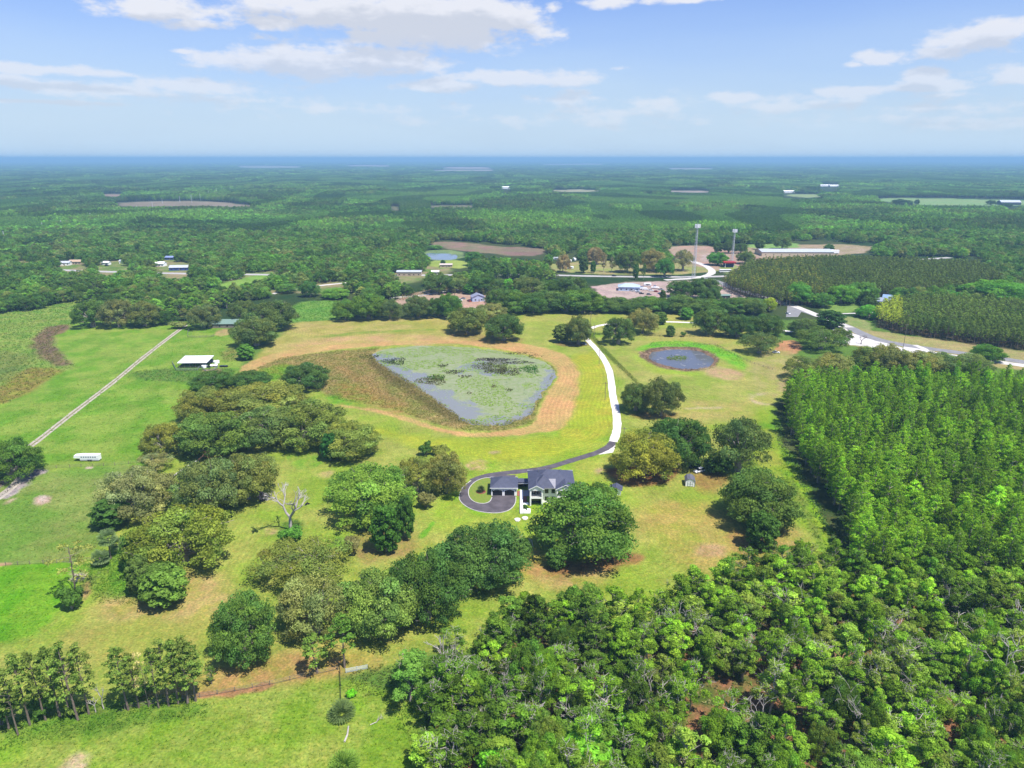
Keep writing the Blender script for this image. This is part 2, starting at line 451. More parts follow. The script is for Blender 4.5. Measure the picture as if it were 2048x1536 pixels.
# (pixels, colour, second colour, patch scale in m, edge softness, edge wander, amount)
PATCHES = [
    # far country
    ([(-1500, 640), (3500, 640), (3500, 330), (-1500, 330)], (52, 84, 40), (84, 100, 54), 40, 5, 3, 1),
    ([(-100, 515), (200, 520), (480, 520), (900, 528), (900, 556), (560, 600), (470, 556), (100, 556), (-100, 545)], (120, 156, 70), (176, 166, 120), 16, 6, 5, 1),
    # bright pasture
    ([(-400, 640), (120, 640), (380, 650), (480, 660), (500, 700), (475, 750), (380, 800), (300, 930), (240, 1040), (190, 1130), (120, 1220), (100, 1270),
      (60, 1290), (-400, 1330)], (120, 174, 48), (154, 186, 74), 11, 2.0, 1.2, 1),
    ([(-400, 935), (60, 950), (170, 935), (285, 925), (240, 1010), (180, 1120), (0, 1130), (-400, 1140)], (122, 166, 62), (150, 172, 84), 14, 2, 1, 1),
    ([(-400, 1136), (0, 1132), (185, 1122), (100, 1250), (60, 1288), (-400, 1330)], (108, 178, 32), (132, 186, 48), 8, 1.0, .6, 1),
    # yard lawn
    (YARD, (150, 184, 62), (180, 190, 90), 14, 2.0, 1.0, 1),
    ([(0, 1470), (160, 1420), (420, 1380), (620, 1352), (700, 1358), (860, 1400), (840, 1480), (930, 1700), (-300, 1700), (-400, 1500)], (138, 180, 52), (166, 190, 80), 7, 1.2, .8, 1),
    # lawn around the house
    ([(900, 880), (1200, 860), (1230, 880), (1200, 930), (1230, 1010), (1180, 1080), (860, 1080), (850, 1000), (930, 930)], (146, 192, 50), (176, 196, 76), 10, 6, 3, 1),
    # dry golden
    ([(250, 1170), (420, 1140), (500, 1200), (470, 1260), (400, 1250), (300, 1240), (190, 1235)], (206, 182, 116), (188, 184, 92), 5, 5, 2.5, .9),
    ([(420, 1350), (560, 1310), (700, 1290), (760, 1330), (690, 1350), (560, 1372), (400, 1395), (240, 1400)], (196, 160, 100), (176, 170, 80), 4, 3, 2, .95),
    ([(130, 1260), (300, 1230), (420, 1240), (400, 1300), (200, 1330), (120, 1320)], (180, 176, 88), (168, 180, 78), 6, 4, 2, .8),
    ([(1270, 1020), (1400, 990), (1480, 1040), (1540, 1130), (1470, 1170), (1330, 1120)], (196, 180, 96), (170, 178, 72), 6, 6, 3, .85),
    ([(1390, 1090), (1440, 1085), (1460, 1110), (1400, 1115)], (214, 178, 130), (196, 170, 110), 3, 2, 1.5, .9),
    ([(1540, 1060), (1590, 1050), (1640, 1090), (1640, 1130), (1560, 1140)], (196, 176, 104), (166, 178, 74), 4, 4, 2, .8),
    ([(1060, 1150), (1140, 1140), (1230, 1130), (1180, 1175), (1100, 1180)], (206, 176, 112), (180, 176, 84), 4, 4, 2, .9),
    ([(985, 1100), (1070, 1090), (1110, 1140), (1070, 1160), (990, 1150)], (196, 158, 98), (176, 172, 76), 4, 3, 2, .9),
    ([(1340, 830), (1430, 850), (1420, 900), (1340, 880)], (196, 180, 96), (176, 182, 84), 6, 6, 3, .8),
    ([(1390, 840), (1560, 800), (1590, 860), (1600, 960), (1500, 930)], (140, 178, 46), (168, 184, 70), 8, 6, 3, .9),
    ([(1500, 780), (1560, 800), (1590, 900), (1560, 900)], (112, 178, 38), (140, 186, 50), 8, 5, 3, .9),
    # ditch strip by the cypress edge
    ([(1560, 890), (1600, 900), (1640, 960), (1690, 1060), (1700, 1140), (1640, 1130), (1600, 1040), (1560, 960)], (136, 190, 40), (156, 190, 52), 5, 3, 2, 1),
    ([(1578, 960), (1590, 962), (1628, 1040), (1665, 1110), (1652, 1112), (1612, 1045)], (122, 150, 62), (140, 160, 70), 3, 1.2, 1, .8),
    # upper field round the ponds
    ([(590, 640), (700, 638), (880, 634), (1040, 626), (1040, 680), (900, 678), (700, 690), (560, 720), (500, 738), (520, 700), (560, 672)], (198, 188, 108), (176, 182, 84), 14, 4, 2, 1),
    ([(600, 680), (750, 668), (900, 672), (1000, 684), (860, 690), (700, 694), (560, 716)], (222, 184, 128), (206, 190, 108), 12, 5, 2, .9),
    ([(620, 672), (740, 662), (870, 657), (870, 661), (740, 667), (630, 677)], (138, 172, 62), (170, 180, 84), 6, 1.2, 1, .9),
    ([(1040, 626), (1180, 622), (1400, 628), (1400, 645), (1180, 660), (1170, 690), (1060, 690)], (164, 188, 74), (186, 190, 94), 16, 5, 3, 1),
    ([(1200, 665), (1400, 672), (1560, 690), (1575, 760), (1540, 830), (1400, 850), (1280, 800), (1230, 730)], (158, 184, 72), (186, 190, 98), 12, 5, 3, 1),
    ([(1280, 660), (1480, 650), (1480, 690), (1300, 690)], (190, 184, 104), (180, 186, 88), 10, 4, 2, .9),
    ([(1290, 800), (1480, 800), (1500, 830), (1360, 850)], (194, 188, 106), (170, 184, 80), 8, 6, 3, .9),
    # track of mown straw round the pond
    ([(478, 746), (486, 728), (560, 702), (660, 690), (760, 684), (860, 680), (960, 680), (1030, 684), (1090, 696), (1140, 712), (1162, 742), (1158, 790), (1146, 830),
      (1130, 858), (1060, 868), (1000, 874), (930, 874), (870, 862), (800, 838), (740, 822), (680, 812), (682, 808), (750, 816), (810, 832), (870, 854), (930, 866), (1000, 864), (1070, 850),
      (1078, 820), (1100, 780), (1118, 750), (1108, 728), (1070, 712), (1000, 698), (920, 688), (860, 686), (780, 690), (680, 697), (580, 712), (516, 740), (500, 756)],
     (226, 184, 118), (210, 186, 112), 8, 1.2, .8, 1),
    ([(1140, 712), (1200, 700), (1222, 780), (1232, 850), (1210, 876), (1130, 880), (1130, 858), (1146, 830), (1158, 790), (1162, 742)], (190, 196, 66), (176, 200, 58), 9, 3, 2, 1),
    ([(700, 850), (900, 880), (1120, 874), (1200, 878), (1180, 905), (960, 930), (800, 880)], (190, 200, 62), (178, 200, 60), 9, 5, 3, .9),
    # marsh grass inside the track
    ([(500, 742), (560, 716), (660, 703), (760, 696), (1000, 702), (1070, 715), (1110, 735), (1104, 760), (1086, 790), (1072, 820), (1068, 846), (1000, 862), (930, 862), (870, 848),
      (810, 826), (740, 808), (670, 800), (640, 780), (560, 760)], (188, 172, 108), (160, 164, 84), 4, 2.0, .8, 1),
    ([(510, 745), (560, 725), (600, 735), (560, 760), (530, 765)], (128, 186, 48), (160, 180, 70), 4, 2, 1.5, .9),
    ([(640, 790), (700, 790), (740, 800), (740, 818), (680, 810)], (112, 184, 44), (150, 178, 60), 4, 2.5, 1.5, .9),
    ([(670, 762), (740, 775), (800, 810), (860, 840), (800, 828), (720, 806), (680, 795)], (172, 176, 82), (190, 160, 92), 4, 3, 2, .9),
    ([(640, 722), (700, 735), (790, 790), (830, 820), (770, 800), (690, 745)], (200, 164, 106), (184, 164, 98), 4, 5, 3, .7),
    ([(742, 712), (770, 732), (840, 776), (900, 822), (940, 850), (900, 842), (830, 800), (760, 752), (735, 725)], (132, 124, 78), (152, 140, 88), 3, 4, 3, .7),
    # round pond collar
    ([(1270, 700), (1300, 684), (1370, 682), (1440, 692), (1480, 712), (1494, 735), (1490, 745), (1450, 718), (1400, 700), (1340, 692), (1290, 700)], (124, 206, 52), (150, 204, 60), 6, 3, 2, 1),
    ([(1272, 706), (1285, 720), (1330, 738), (1400, 744), (1440, 742), (1400, 752), (1330, 750), (1285, 736), (1262, 715)], (176, 200, 70), (160, 200, 60), 6, 4, 2, .9),
    ([(1275, 708), (1295, 697), (1340, 693), (1390, 694), (1428, 704), (1440, 722), (1430, 736), (1395, 742), (1345, 741), (1300, 728)], (176, 150, 118), (128, 108, 86), 2.2, 1.0, 1.6, 1),
    ([(1390, 736), (1420, 728), (1445, 734), (1490, 745), (1492, 752), (1470, 762), (1440, 760), (1418, 748)], (216, 180, 138), (196, 186, 120), 3.5, 3, 3, .85),
    ([(1495, 790), (1520, 782), (1562, 786), (1562, 792), (1520, 790), (1505, 800), (1540, 808), (1562, 806), (1540, 812), (1502, 806)], (214, 200, 160), (186, 184, 120), 3, 1.5, 1, .8),
    ([(1370, 815), (1450, 813), (1450, 817), (1370, 819)], (206, 198, 150), (190, 190, 120), 3, 1, .8, .8),
    ([(1548, 682), (1600, 680), (1605, 706), (1556, 712)], (222, 160, 112), (206, 164, 112), 4, 1.5, 1, 1),
    ([(1500, 700), (1600, 705), (1650, 760), (1560, 800), (1500, 780)], (196, 186, 120), (176, 184, 90), 6, 4, 3, .8),
    ([(1560, 760), (1640, 755), (1660, 790), (1560, 790)], (186, 164, 120), (170, 160, 100), 3, 3, 2, .8),
    # left marsh
    ([(-500, 636), (0, 626), (60, 612), (140, 600), (250, 580), (262, 588), (180, 612), (165, 640), (130, 655), (108, 672), (112, 700), (140, 718), (150, 734), (110, 750), (80, 770), (40, 792), (0, 812), (-500, 880)],
     (134, 180, 70), (164, 188, 88), 7, 2, 3, 1),
    ([(80, 658), (135, 648), (140, 660), (105, 672), (112, 700), (150, 728), (110, 734), (80, 715), (60, 690)], (136, 108, 96), (150, 130, 90), 4, 2.5, 2, .9),
    ([(40, 735), (130, 735), (90, 770), (40, 795), (0, 812), (-100, 830), (-100, 800), (0, 780)], (158, 136, 72), (170, 170, 70), 4, 2.5, 2, .85),
    ([(-500, 690), (60, 700), (70, 740), (0, 770), (-500, 820)], (120, 148, 74), (150, 160, 80), 6, 6, 4, .8),
    ([(560, 642), (588, 606), (640, 600), (700, 604), (690, 640), (600, 644)], (112, 170, 62), (136, 182, 76), 6, 3, 2, 1),
    ([(380, 590), (480, 556), (560, 545), (560, 560), (500, 580), (420, 600)], (150, 196, 84), (136, 188, 72), 10, 3, 2, 1),
    # scruffy ground below the white shed
    ([(260, 745), (320, 738), (400, 738), (480, 735), (470, 752), (400, 764), (280, 762)], (92, 148, 52), (122, 150, 70), 3, 3, 2, .8),
    ([(400, 740), (440, 736), (445, 748), (410, 752)], (206, 168, 136), (170, 160, 90), 3, 1.5, 1, .8),
    ([(440, 700), (500, 690), (500, 720), (440, 726)], (140, 168, 70), (180, 170, 100), 3, 2.5, 2, .8),
    ([(430, 660), (460, 656), (466, 668), (430, 674)], (214, 176, 130), (190, 180, 110), 3, 1.5, 1, .8),
    # sandy spots in the pasture
    ([(66, 998), (85, 990), (108, 991), (102, 1003), (78, 1010)], (224, 208, 188), (206, 180, 150), 2, 1.2, 1.2, 1),
    ([(10, 1003), (25, 996), (30, 1000), (15, 1008)], (214, 196, 160), (190, 180, 130), 2, 1.2, 1, .9),
    ([(40, 938), (90, 938), (96, 945), (70, 952), (40, 985), (5, 1000), (10, 985), (35, 960)], (176, 166, 164), (200, 190, 180), 2, 1.2, 1, 1),
    ([(30, 950), (10, 972), (-30, 1000), (-50, 1010), (-20, 975)], (176, 166, 150), (180, 150, 120), 2, 1.2, 1, 1),
    ([(170, 934), (188, 932), (186, 937), (172, 938)], (230, 216, 196), (220, 200, 170), 2, .5, .5, 1),
    ([(-40, 1127), (20, 1126), (22, 1131), (-40, 1134)], (226, 178, 134), (220, 180, 140), 2, .6, .5, 1),
    ([(140, 1145), (178, 1142), (176, 1152), (160, 1162), (145, 1156)], (232, 220, 206), (216, 190, 160), 2, .8, .8, 1),
    ([(165, 1165), (185, 1150), (190, 1150), (176, 1190), (168, 1200)], (190, 160, 106), (176, 160, 96), 2, 1.2, 1, .9),
    ([(170, 1130), (250, 1100), (300, 1180), (260, 1200), (190, 1200)], (112, 172, 44), (140, 180, 60), 3, 2, 1.5, .9),
    ([(120, 1525), (165, 1508), (180, 1540), (150, 1560), (110, 1560)], (226, 202, 162), (190, 190, 120), 1.2, 1.2, 1, .9),
    ([(150, 1420), (260, 1412), (260, 1428), (160, 1430)], (196, 146, 110), (170, 140, 90), 1.5, .8, .8, .9),
    ([(395, 1398), (470, 1392), (560, 1372), (560, 1362), (470, 1378), (395, 1385)], (190, 140, 104), (170, 130, 90), 2, .7, .7, .9),
    ([(130, 1400), (420, 1400), (410, 1440), (100, 1480), (0, 1490), (0, 1440)], (98, 150, 44), (126, 160, 60), 3, 2, 1.5, .8),
    ([(570, 905), (640, 900), (645, 935), (580, 942)], (132, 184, 58), (160, 184, 76), 4, .8, .5, .9),
    ([(620, 1080), (690, 1070), (690, 1092), (640, 1098)], (118, 176, 46), (130, 180, 50), 4, .8, .5, .9),
    ([(835, 1075), (860, 1045), (872, 1040), (862, 1062), (846, 1076)], (110, 180, 42), (120, 184, 50), 4, .6, .5, .9),
    ([(560, 1045), (600, 1040), (612, 1075), (575, 1090), (556, 1080)], (84, 138, 46), (120, 160, 60), 2, 1.5, 1, .8),
    ([(630, 945), (670, 940), (668, 955), (640, 958)], (214, 190, 130), (190, 190, 100), 2, 2, 1, .8),
    ([(530, 1055), (556, 1055), (556, 1068), (530, 1070)], (214, 186, 136), (180, 184, 90), 2, 1.5, 1, .8),
    ([(935, 925), (965, 918), (978, 930), (960, 942), (935, 938)], (214, 184, 136), (190, 190, 90), 2, 1.5, 1.2, .85),
    ([(975, 902), (1000, 901), (998, 907), (978, 908)], (190, 168, 130), (180, 170, 110), 2, 1, .6, .8),
    ([(1190, 940), (1206, 934), (1204, 944), (1192, 949)], (214, 184, 150), (200, 186, 120), 2, 1, .6, .8),
    ([(1000, 1060), (1045, 1060), (1060, 1115), (1040, 1120), (990, 1090)], (170, 168, 92), (186, 160, 100), 3, 3, 2, .6),
    # leaf litter under oaks
    ([(1215, 930), (1360, 930), (1355, 965), (1290, 978), (1220, 965)], (146, 100, 70), (170, 128, 80), 3, 2, 1.5, .9),
    ([(1090, 1130), (1180, 1115), (1290, 1105), (1290, 1120), (1200, 1145), (1100, 1160)], (150, 110, 76), (176, 134, 84), 3, 2, 1.5, .9),
    ([(1250, 825), (1350, 825), (1350, 842), (1270, 838)], (176, 146, 90), (150, 140, 70), 3, 2, 1.5, .8),
    ([(1370, 940), (1450, 940), (1450, 985), (1390, 985)], (156, 120, 76), (176, 150, 80), 3, 3, 1.5, .8),
    ([(1440, 1060), (1560, 1060), (1580, 1110), (1480, 1115)], (176, 140, 90), (176, 160, 80), 3, 3, 1.5, .8),
    ([(700, 1060), (820, 1050), (840, 1110), (700, 1125)], (180, 150, 98), (166, 160, 80), 3, 3, 1.5, .8),
    ([(1110, 684), (1180, 684), (1180, 693), (1110, 692)], (150, 120, 80), (160, 140, 80), 3, 2, 1, .8),
    ([(900, 665), (1050, 672), (1040, 690), (900, 680)], (176, 150, 96), (180, 170, 90), 3, 3, 1.5, .7),
    # floor of the near woods
    ([(840, 1480), (905, 1335), (960, 1290), (1100, 1262), (1250, 1268), (1330, 1290), (1400, 1230), (1450, 1195), (1560, 1180), (1640, 1160), (1690, 1160), (2300, 1180),
      (2600, 1800), (900, 1800)], (104, 126, 56), (176, 130, 92), 5, 1.5, 1.5, 1),
    ([(1050, 1325), (1090, 1320), (1080, 1350), (1045, 1352)], (196, 128, 88), (176, 120, 84), 2, 1, 1, 1),
    ([(1440, 1400), (1500, 1400), (1500, 1440), (1440, 1440)], (190, 134, 90), (150, 110, 80), 2, 1.5, 1, .9),
    # floor of the cypress stand
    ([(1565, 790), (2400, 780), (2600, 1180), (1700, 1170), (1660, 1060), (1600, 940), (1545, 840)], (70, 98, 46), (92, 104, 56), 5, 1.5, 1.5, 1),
    # sandy lots and far clearings
    ([(780, 600), (850, 580), (900, 572), (1010, 576), (1010, 612), (935, 618), (800, 615)], (214, 178, 150), (206, 190, 160), 8, 2, 2, 1),
    ([(1010, 590), (1200, 590), (1200, 612), (1010, 612)], (190, 164, 140), (150, 150, 100), 6, 2, 2, .9),
    ([(1180, 566), (1440, 560), (1510, 590), (1480, 612), (1330, 612), (1200, 596)], (206, 184, 172), (214, 196, 176), 8, 2, 2, 1),
    ([(1100, 522), (1440, 522), (1440, 550), (1100, 548)], (170, 184, 100), (186, 176, 120), 10, 2, 2, 1),
    ([(1330, 494), (1400, 490), (1470, 502), (1560, 505), (1560, 528), (1470, 545), (1400, 535), (1350, 515)], (206, 170, 146), (196, 180, 150), 10, 3, 3, 1),
    ([(1400, 505), (1460, 508), (1450, 522), (1400, 524)], (214, 196, 180), (200, 176, 150), 8, 2, 2, 1),
    ([(1440, 530), (1470, 528), (1480, 545), (1440, 548)], (150, 180, 96), (170, 180, 100), 8, 2, 2, 1),
    ([(1490, 490), (1760, 488), (1720, 512), (1500, 515)], (196, 178, 150), (180, 170, 120), 10, 3, 3, 1),
    ([(1495, 485), (1600, 485), (1600, 497), (1495, 497)], (140, 190, 96), (150, 190, 100), 10, 3, 3, 1),
    ([(1640, 606), (1710, 604), (1720, 625), (1640, 628)], (136, 176, 80), (150, 186, 90), 8, 2, 2, 1),
    ([(1900, 594), (1925, 594), (1925, 602), (1900, 602)], (130, 190, 84), (140, 190, 84), 8, 2, 2, 1),
    ([(1430, 602), (1500, 606), (1500, 630), (1430, 626)], (170, 186, 96), (180, 180, 110), 8, 2, 2, 1),
    ([(1680, 630), (1740, 640), (1740, 668), (1690, 660)], (146, 176, 92), (170, 176, 110), 8, 2, 2, 1),
    ([(1690, 655), (1800, 668), (2048, 703), (2300, 735), (2300, 765), (2048, 740), (1800, 715), (1720, 692), (1660, 690)], (186, 176, 116), (176, 180, 106), 8, 2, 2, 1),
    ([(1745, 650), (1800, 668), (2048, 703), (2300, 735), (2300, 625), (2048, 615), (1850, 606), (1760, 622)], (104, 92, 66), (84, 92, 56), 6, 2, 2, 1),
    ([(1440, 560), (1480, 592), (1560, 614), (1700, 607), (1960, 584), (2000, 560), (1950, 520), (1650, 514), (1500, 520)], (84, 80, 54), (70, 78, 46), 8, 2, 2, 1),
    ([(850, 486), (900, 482), (1000, 492), (1060, 498), (1050, 512), (1000, 510), (900, 500)], (150, 146, 108), (166, 140, 120), 20, 5, 5, 1),
    ([(1000, 492), (1110, 498), (1080, 512), (1010, 510)], (156, 130, 116), (150, 140, 110), 20, 5, 5, 1),
    ([(856, 521), (930, 520), (948, 528), (940, 536), (860, 536)], (170, 196, 90), (180, 200, 96), 20, 3, 3, 1),
    ([(845, 500), (925, 500), (930, 520), (850, 522)], (126, 158, 100), (150, 176, 110), 10, 3, 3, 1),
    ([(225, 406), (290, 403), (400, 402), (470, 407), (515, 413), (470, 414), (390, 412), (250, 414)], (180, 166, 140), (160, 150, 120), 60, 15, 15, 1),
    ([(204, 388), (252, 388), (248, 393), (206, 393)], (196, 166, 146), (180, 160, 140), 60, 15, 10, 1),
    ([(1562, 388), (1640, 389), (1650, 393), (1600, 396)], (170, 200, 130), (176, 200, 130), 60, 10, 10, 1),
    ([(1750, 397), (1850, 396), (2060, 401), (2300, 404), (2300, 413), (2060, 411), (1870, 412), (1770, 404)], (156, 200, 120), (166, 200, 126), 80, 10, 10, 1),
    ([(1100, 380), (1170, 379), (1215, 382), (1170, 384), (1105, 383)], (206, 214, 160), (190, 190, 150), 60, 10, 10, 1),
    ([(1340, 381), (1420, 382), (1420, 385), (1340, 384)], (206, 190, 170), (190, 180, 160), 60, 10, 10, 1),
    ([(780, 413), (800, 414), (800, 421), (780, 421)], (150, 150, 110), (140, 140, 100), 40, 10, 10, 1),
    ([(860, 411), (950, 410), (950, 415), (860, 416)], (150, 150, 120), (140, 140, 100), 40, 10, 10, 1),
    ([(470, 331), (600, 332), (605, 336), (480, 336)], (196, 196, 170), (186, 190, 160), 200, 60, 60, 1),
    ([(690, 330), (780, 330), (785, 334), (700, 333)], (206, 186, 170), (196, 180, 160), 200, 60, 60, 1),
    ([(880, 334), (980, 334), (985, 338), (890, 338)], (216, 190, 176), (200, 190, 170), 200, 60, 60, 1),
    ([(860, 340), (990, 339), (990, 342), (870, 342)], (206, 200, 176), (200, 190, 170), 200, 60, 60, 1),
    ([(1080, 328), (1210, 327), (1210, 330), (1090, 330)], (206, 206, 196), (200, 190, 180), 200, 60, 60, 1),
    ([(1330, 336), (1430, 336), (1430, 339), (1340, 339)], (196, 196, 170), (180, 180, 160), 200, 60, 60, 1),
    ([(1160, 425), (1400, 425), (1400, 427), (1160, 427)], (120, 150, 90), (120, 150, 90), 40, 10, 10, .0),
]


def build_ground():
    ypx = np.concatenate([np.linspace(1980, 700, 640), np.linspace(698.5, 340, 300), np.linspace(339, 322, 20)])
    dep = (ypx - 768) / F_PX
    ang = np.arctan(dep) + PITCH
    Y = CAM_H / np.tan(ang)
    Y = np.concatenate([[-60, 20], Y, [Y[-1] * 1.4, 60000]])
    Y = np.sort(Y)
    u = np.concatenate([np.linspace(-2.2, -.82, 60), np.linspace(-.815, .815, 1080), np.linspace(.82, 2.2, 60)])
    YY, UU = np.meshgrid(Y, u, indexing='ij')
    XX = UU * (np.maximum(YY, 0) * 1.0 + 40)
    nr, nc = XX.shape
    x, y = XX.ravel(), YY.ravel()
    base = np.array(lin(110, 150, 60))
    col = np.tile(base, (x.size, 1))
    stripe = np.zeros(x.size)
    sphase = np.zeros(x.size)
    for poly, c1, c2, sc, soft, wander, amt in PATCHES:
        g = np.array(G(poly))
        cl = np.array(smooth_poly([tuple(p) for p in g], True, 1))
        pad = soft * 2 + wander * 2
        sel = np.where((x > cl[:, 0].min() - pad) & (x < cl[:, 0].max() + pad) & (y > cl[:, 1].min() - pad) & (y < cl[:, 1].max() + pad))[0]
        if sel.size == 0 or amt == 0: continue
        xs, ys = x[sel], y[sel]
        d = sdf(xs, ys, [tuple(p) for p in cl])
        d = d + (fbm(xs, ys, max(3.0, wander * 5), 3) - .5) * wander * 4
        a = np.clip(d / soft * .5 + .5, 0, 1)
        a = a * a * (3 - 2 * a) * amt
        t = np.clip((fbm(xs, ys, sc, 11 + len(poly), 5) - .5) * 3.2 + .5, 0, 1)[:, None]
        c = np.array(lin(*c1)) * (1 - t) + np.array(lin(*c2)) * t
        col[sel] = col[sel] * (1 - a[:, None]) + c * a[:, None]
    # broad mottling
    near = y < 1500
    global SOIL
    m = 0.98 + .28 * fbm(x[near], y[near], 9, 77, 4)
    col[near] *= m[:, None]
    dry = np.clip((fbm(x[near], y[near], 34, 91, 3) - .55) * 3, 0, .25)[:, None]
    col[near] = col[near] * (1 - dry) + col[near] * np.array((1.35, 1.08, 1.25)) * dry
    SOIL = (Y, u, col.reshape(nr, nc, 3))
    # mowing stripes: where and along which line
    band = G([(1078, 850), (1078, 820), (1100, 780), (1118, 750), (1108, 728), (1070, 712), (1000, 698), (900, 690)])
    sel = np.where((x > -40) & (x < 90) & (y > 250) & (y < 520))[0]
    d = seg_dist(x[sel], y[sel], smooth_poly(band, False, 3), False)
    w = np.clip(1 - (d - 34) / 8, 0, 1) * (1 - pip(x[sel], y[sel], G(POND_BIG)))
    sphase[sel] = d / 2.1; stripe[sel] = w * .9
    yd = pip(x, y, G(YARD)) & (stripe < .05)
    xx, yy = x[yd], y[yd]
    warp = (fbm(xx, yy, 60, 5, 2) - .5) * 30
    hx, hy = P(1175, 1060).x, P(1175, 1060).y
    rad = np.hypot(xx - hx, yy - hy)
    lane = np.where((yy < 235) & (xx > -20), rad * 1.0 + warp * .3, xx * .93 + yy * .22 + warp)
    sphase[yd] = lane / 1.9
    stripe[yd] = np.clip((fbm(xx, yy, 40, 8, 2) - .36) * 3, 0.1, .9) * .75
    # relief: pond basins, slight roll, far hills
    z = np.zeros(x.size)
    for poly, dp, w in ((POND_BIG, 1.1, 7.0), (POND_SMALL, 1.6, 5.0), (POND_FAR, 1.2, 8.0)):
        g = G(poly)
        bb = np.array(g)
        sel = np.where((x > bb[:, 0].min() - 20) & (x < bb[:, 0].max() + 20) & (y > bb[:, 1].min() - 20) & (y < bb[:, 1].max() + 20))[0]
        d = sdf(x[sel], y[sel], smooth_poly(g, True, 2)) + (fbm(x[sel], y[sel], 7, 21, 3) - .5) * 5
        a = np.clip((d + w * .5) / w, 0, 1)
        z[sel] -= dp * a * a * (3 - 2 * a)
    # clods and hummocks in rough ground
    far = (y > 15000)
    z[far] += np.clip((y[far] - 15000) / 12000, 0, 1) * 42 * np.clip(fbm(x[far], y[far], 9000, 51, 3) * 1.6 - .45 + .45 * np.exp(-((x[far] / y[far] + .52) / .2) ** 2), 0, 1.3)
    co = np.stack([x, y, z], 1).astype(np.float32)
    me = bpy.data.meshes.new("ground")
    me.vertices.add(nr * nc)
    me.vertices.foreach_set('co', co.ravel())
    idx = np.arange(nr * nc).reshape(nr, nc)
    q = np.stack([idx[:-1, :-1], idx[:-1, 1:], idx[1:, 1:], idx[1:, :-1]], -1).reshape(-1, 4)
    nq = q.shape[0]
    me.loops.add(nq * 4)
    me.polygons.add(nq)
    me.loops.foreach_set('vertex_index', q.ravel().astype(np.int32))
    me.polygons.foreach_set('loop_start', (np.arange(nq) * 4).astype(np.int32))
    me.polygons.foreach_set('use_smooth', np.ones(nq, bool))
    ca = me.attributes.new('soil', 'FLOAT_COLOR', 'POINT')
    ca.data.foreach_set('color', np.concatenate([np.clip(col, 0, 1), np.ones((x.size, 1))], 1).astype(np.float32).ravel())
    for nm, arr in (('lane', sphase), ('mown', stripe)):
        at = me.attributes.new(nm, 'FLOAT', 'POINT')
        at.data.foreach_set('value', arr.astype(np.float32))
    me.update(calc_edges=True)
    m = bpy.data.materials.new("ground_soil_and_grass")
    m.use_nodes = True
    nt = m.node_tree
    bs = nt.nodes['Principled BSDF']
    bs.inputs['Roughness'].default_value = 0.95
    bs.inputs['Specular IOR Level'].default_value = 0.1

    def Mth(op, a, b=None, c=None):
        n = nd(nt, 'ShaderNodeMath', operation=op)
        for i, v in enumerate((a, b, c)):
            if v is None: continue
            if isinstance(v, (int, float)): n.inputs[i].default_value = v
            else: nt.links.new(v, n.inputs[i])
        return n.outputs[0]
    at = nd(nt, 'ShaderNodeAttribute', attribute_name='soil')
    la = nd(nt, 'ShaderNodeAttribute', attribute_name='lane')
    mo = nd(nt, 'ShaderNodeAttribute', attribute_name='mown')
    geo = nd(nt, 'ShaderNodeNewGeometry')
    fac = None
    for sc_, am, nm in ((1.6, .75, 3), (.35, .5, 5), (.06, .28, 3)):
        nz = nd(nt, 'ShaderNodeTexNoise')
        nz.inputs['Scale'].default_value = sc_
        nz.inputs['Detail'].default_value = nm
        nz.inputs['Roughness'].default_value = .65
        nt.links.new(geo.outputs['Position'], nz.inputs['Vector'])
        t = Mth('MULTIPLY_ADD', nz.outputs[0], am * 2, 1 - am)
        fac = t if fac is None else Mth('MULTIPLY', fac, t)
        if nm == 3 and sc_ > 1: fine = nz
    sn = Mth('SINE', Mth('MULTIPLY', la.outputs['Fac'], 6.2832))
    sfac = Mth('MULTIPLY_ADD', Mth('MULTIPLY', sn, mo.outputs['Fac']), .085, 1.0)
    fac = Mth('MULTIPLY', fac, sfac)
    vm = nd(nt, 'ShaderNodeVectorMath', operation='SCALE')
    nt.links.new(at.outputs['Color'], vm.inputs[0]); nt.links.new(fac, vm.inputs['Scale'])
    # drier, yellower tips on the pale side of the stripes
    mx = nd(nt, 'ShaderNodeMix', data_type='RGBA', blend_type='MULTIPLY')
    hue = nd(nt, 'ShaderNodeTexNoise'); hue.inputs['Scale'].default_value = .8; hue.inputs['Detail'].default_value = 3
    nt.links.new(geo.outputs['Position'], hue.inputs['Vector'])
    hr = nd(nt, 'ShaderNodeMapRange'); hr.inputs['From Min'].default_value = .45; hr.inputs['From Max'].default_value = .7
    nt.links.new(hue.outputs[0], hr.inputs['Value'])
    nt.links.new(hr.outputs[0], mx.inputs['Factor'])
    nt.links.new(vm.outputs[0], mx.inputs['A']); mx.inputs['B'].default_value = (1.28, 1.04, 1.15, 1)
    nt.links.new(mx.outputs['Result'], bs.inputs['Base Color'])
    bp = nd(nt, 'ShaderNodeBump'); bp.inputs['Strength'].default_value = .7; bp.inputs['Distance'].default_value = .25
    nt.links.new(fine.outputs[0], bp.inputs['Height']); nt.links.new(bp.outputs[0], bs.inputs['Normal'])
    me.materials.append(m)
    o = link("ground", me)
    tag(o, kind='structure')
    return o


build_ground()


def soil_at(X, Y_):
    ys, us, c = SOIL
    i = np.clip(np.searchsorted(ys, Y_), 0, len(ys) - 1)
    j = np.clip(np.searchsorted(us, X / (np.maximum(Y_, 0) + 40)), 0, len(us) - 1)
    return c[i, j]


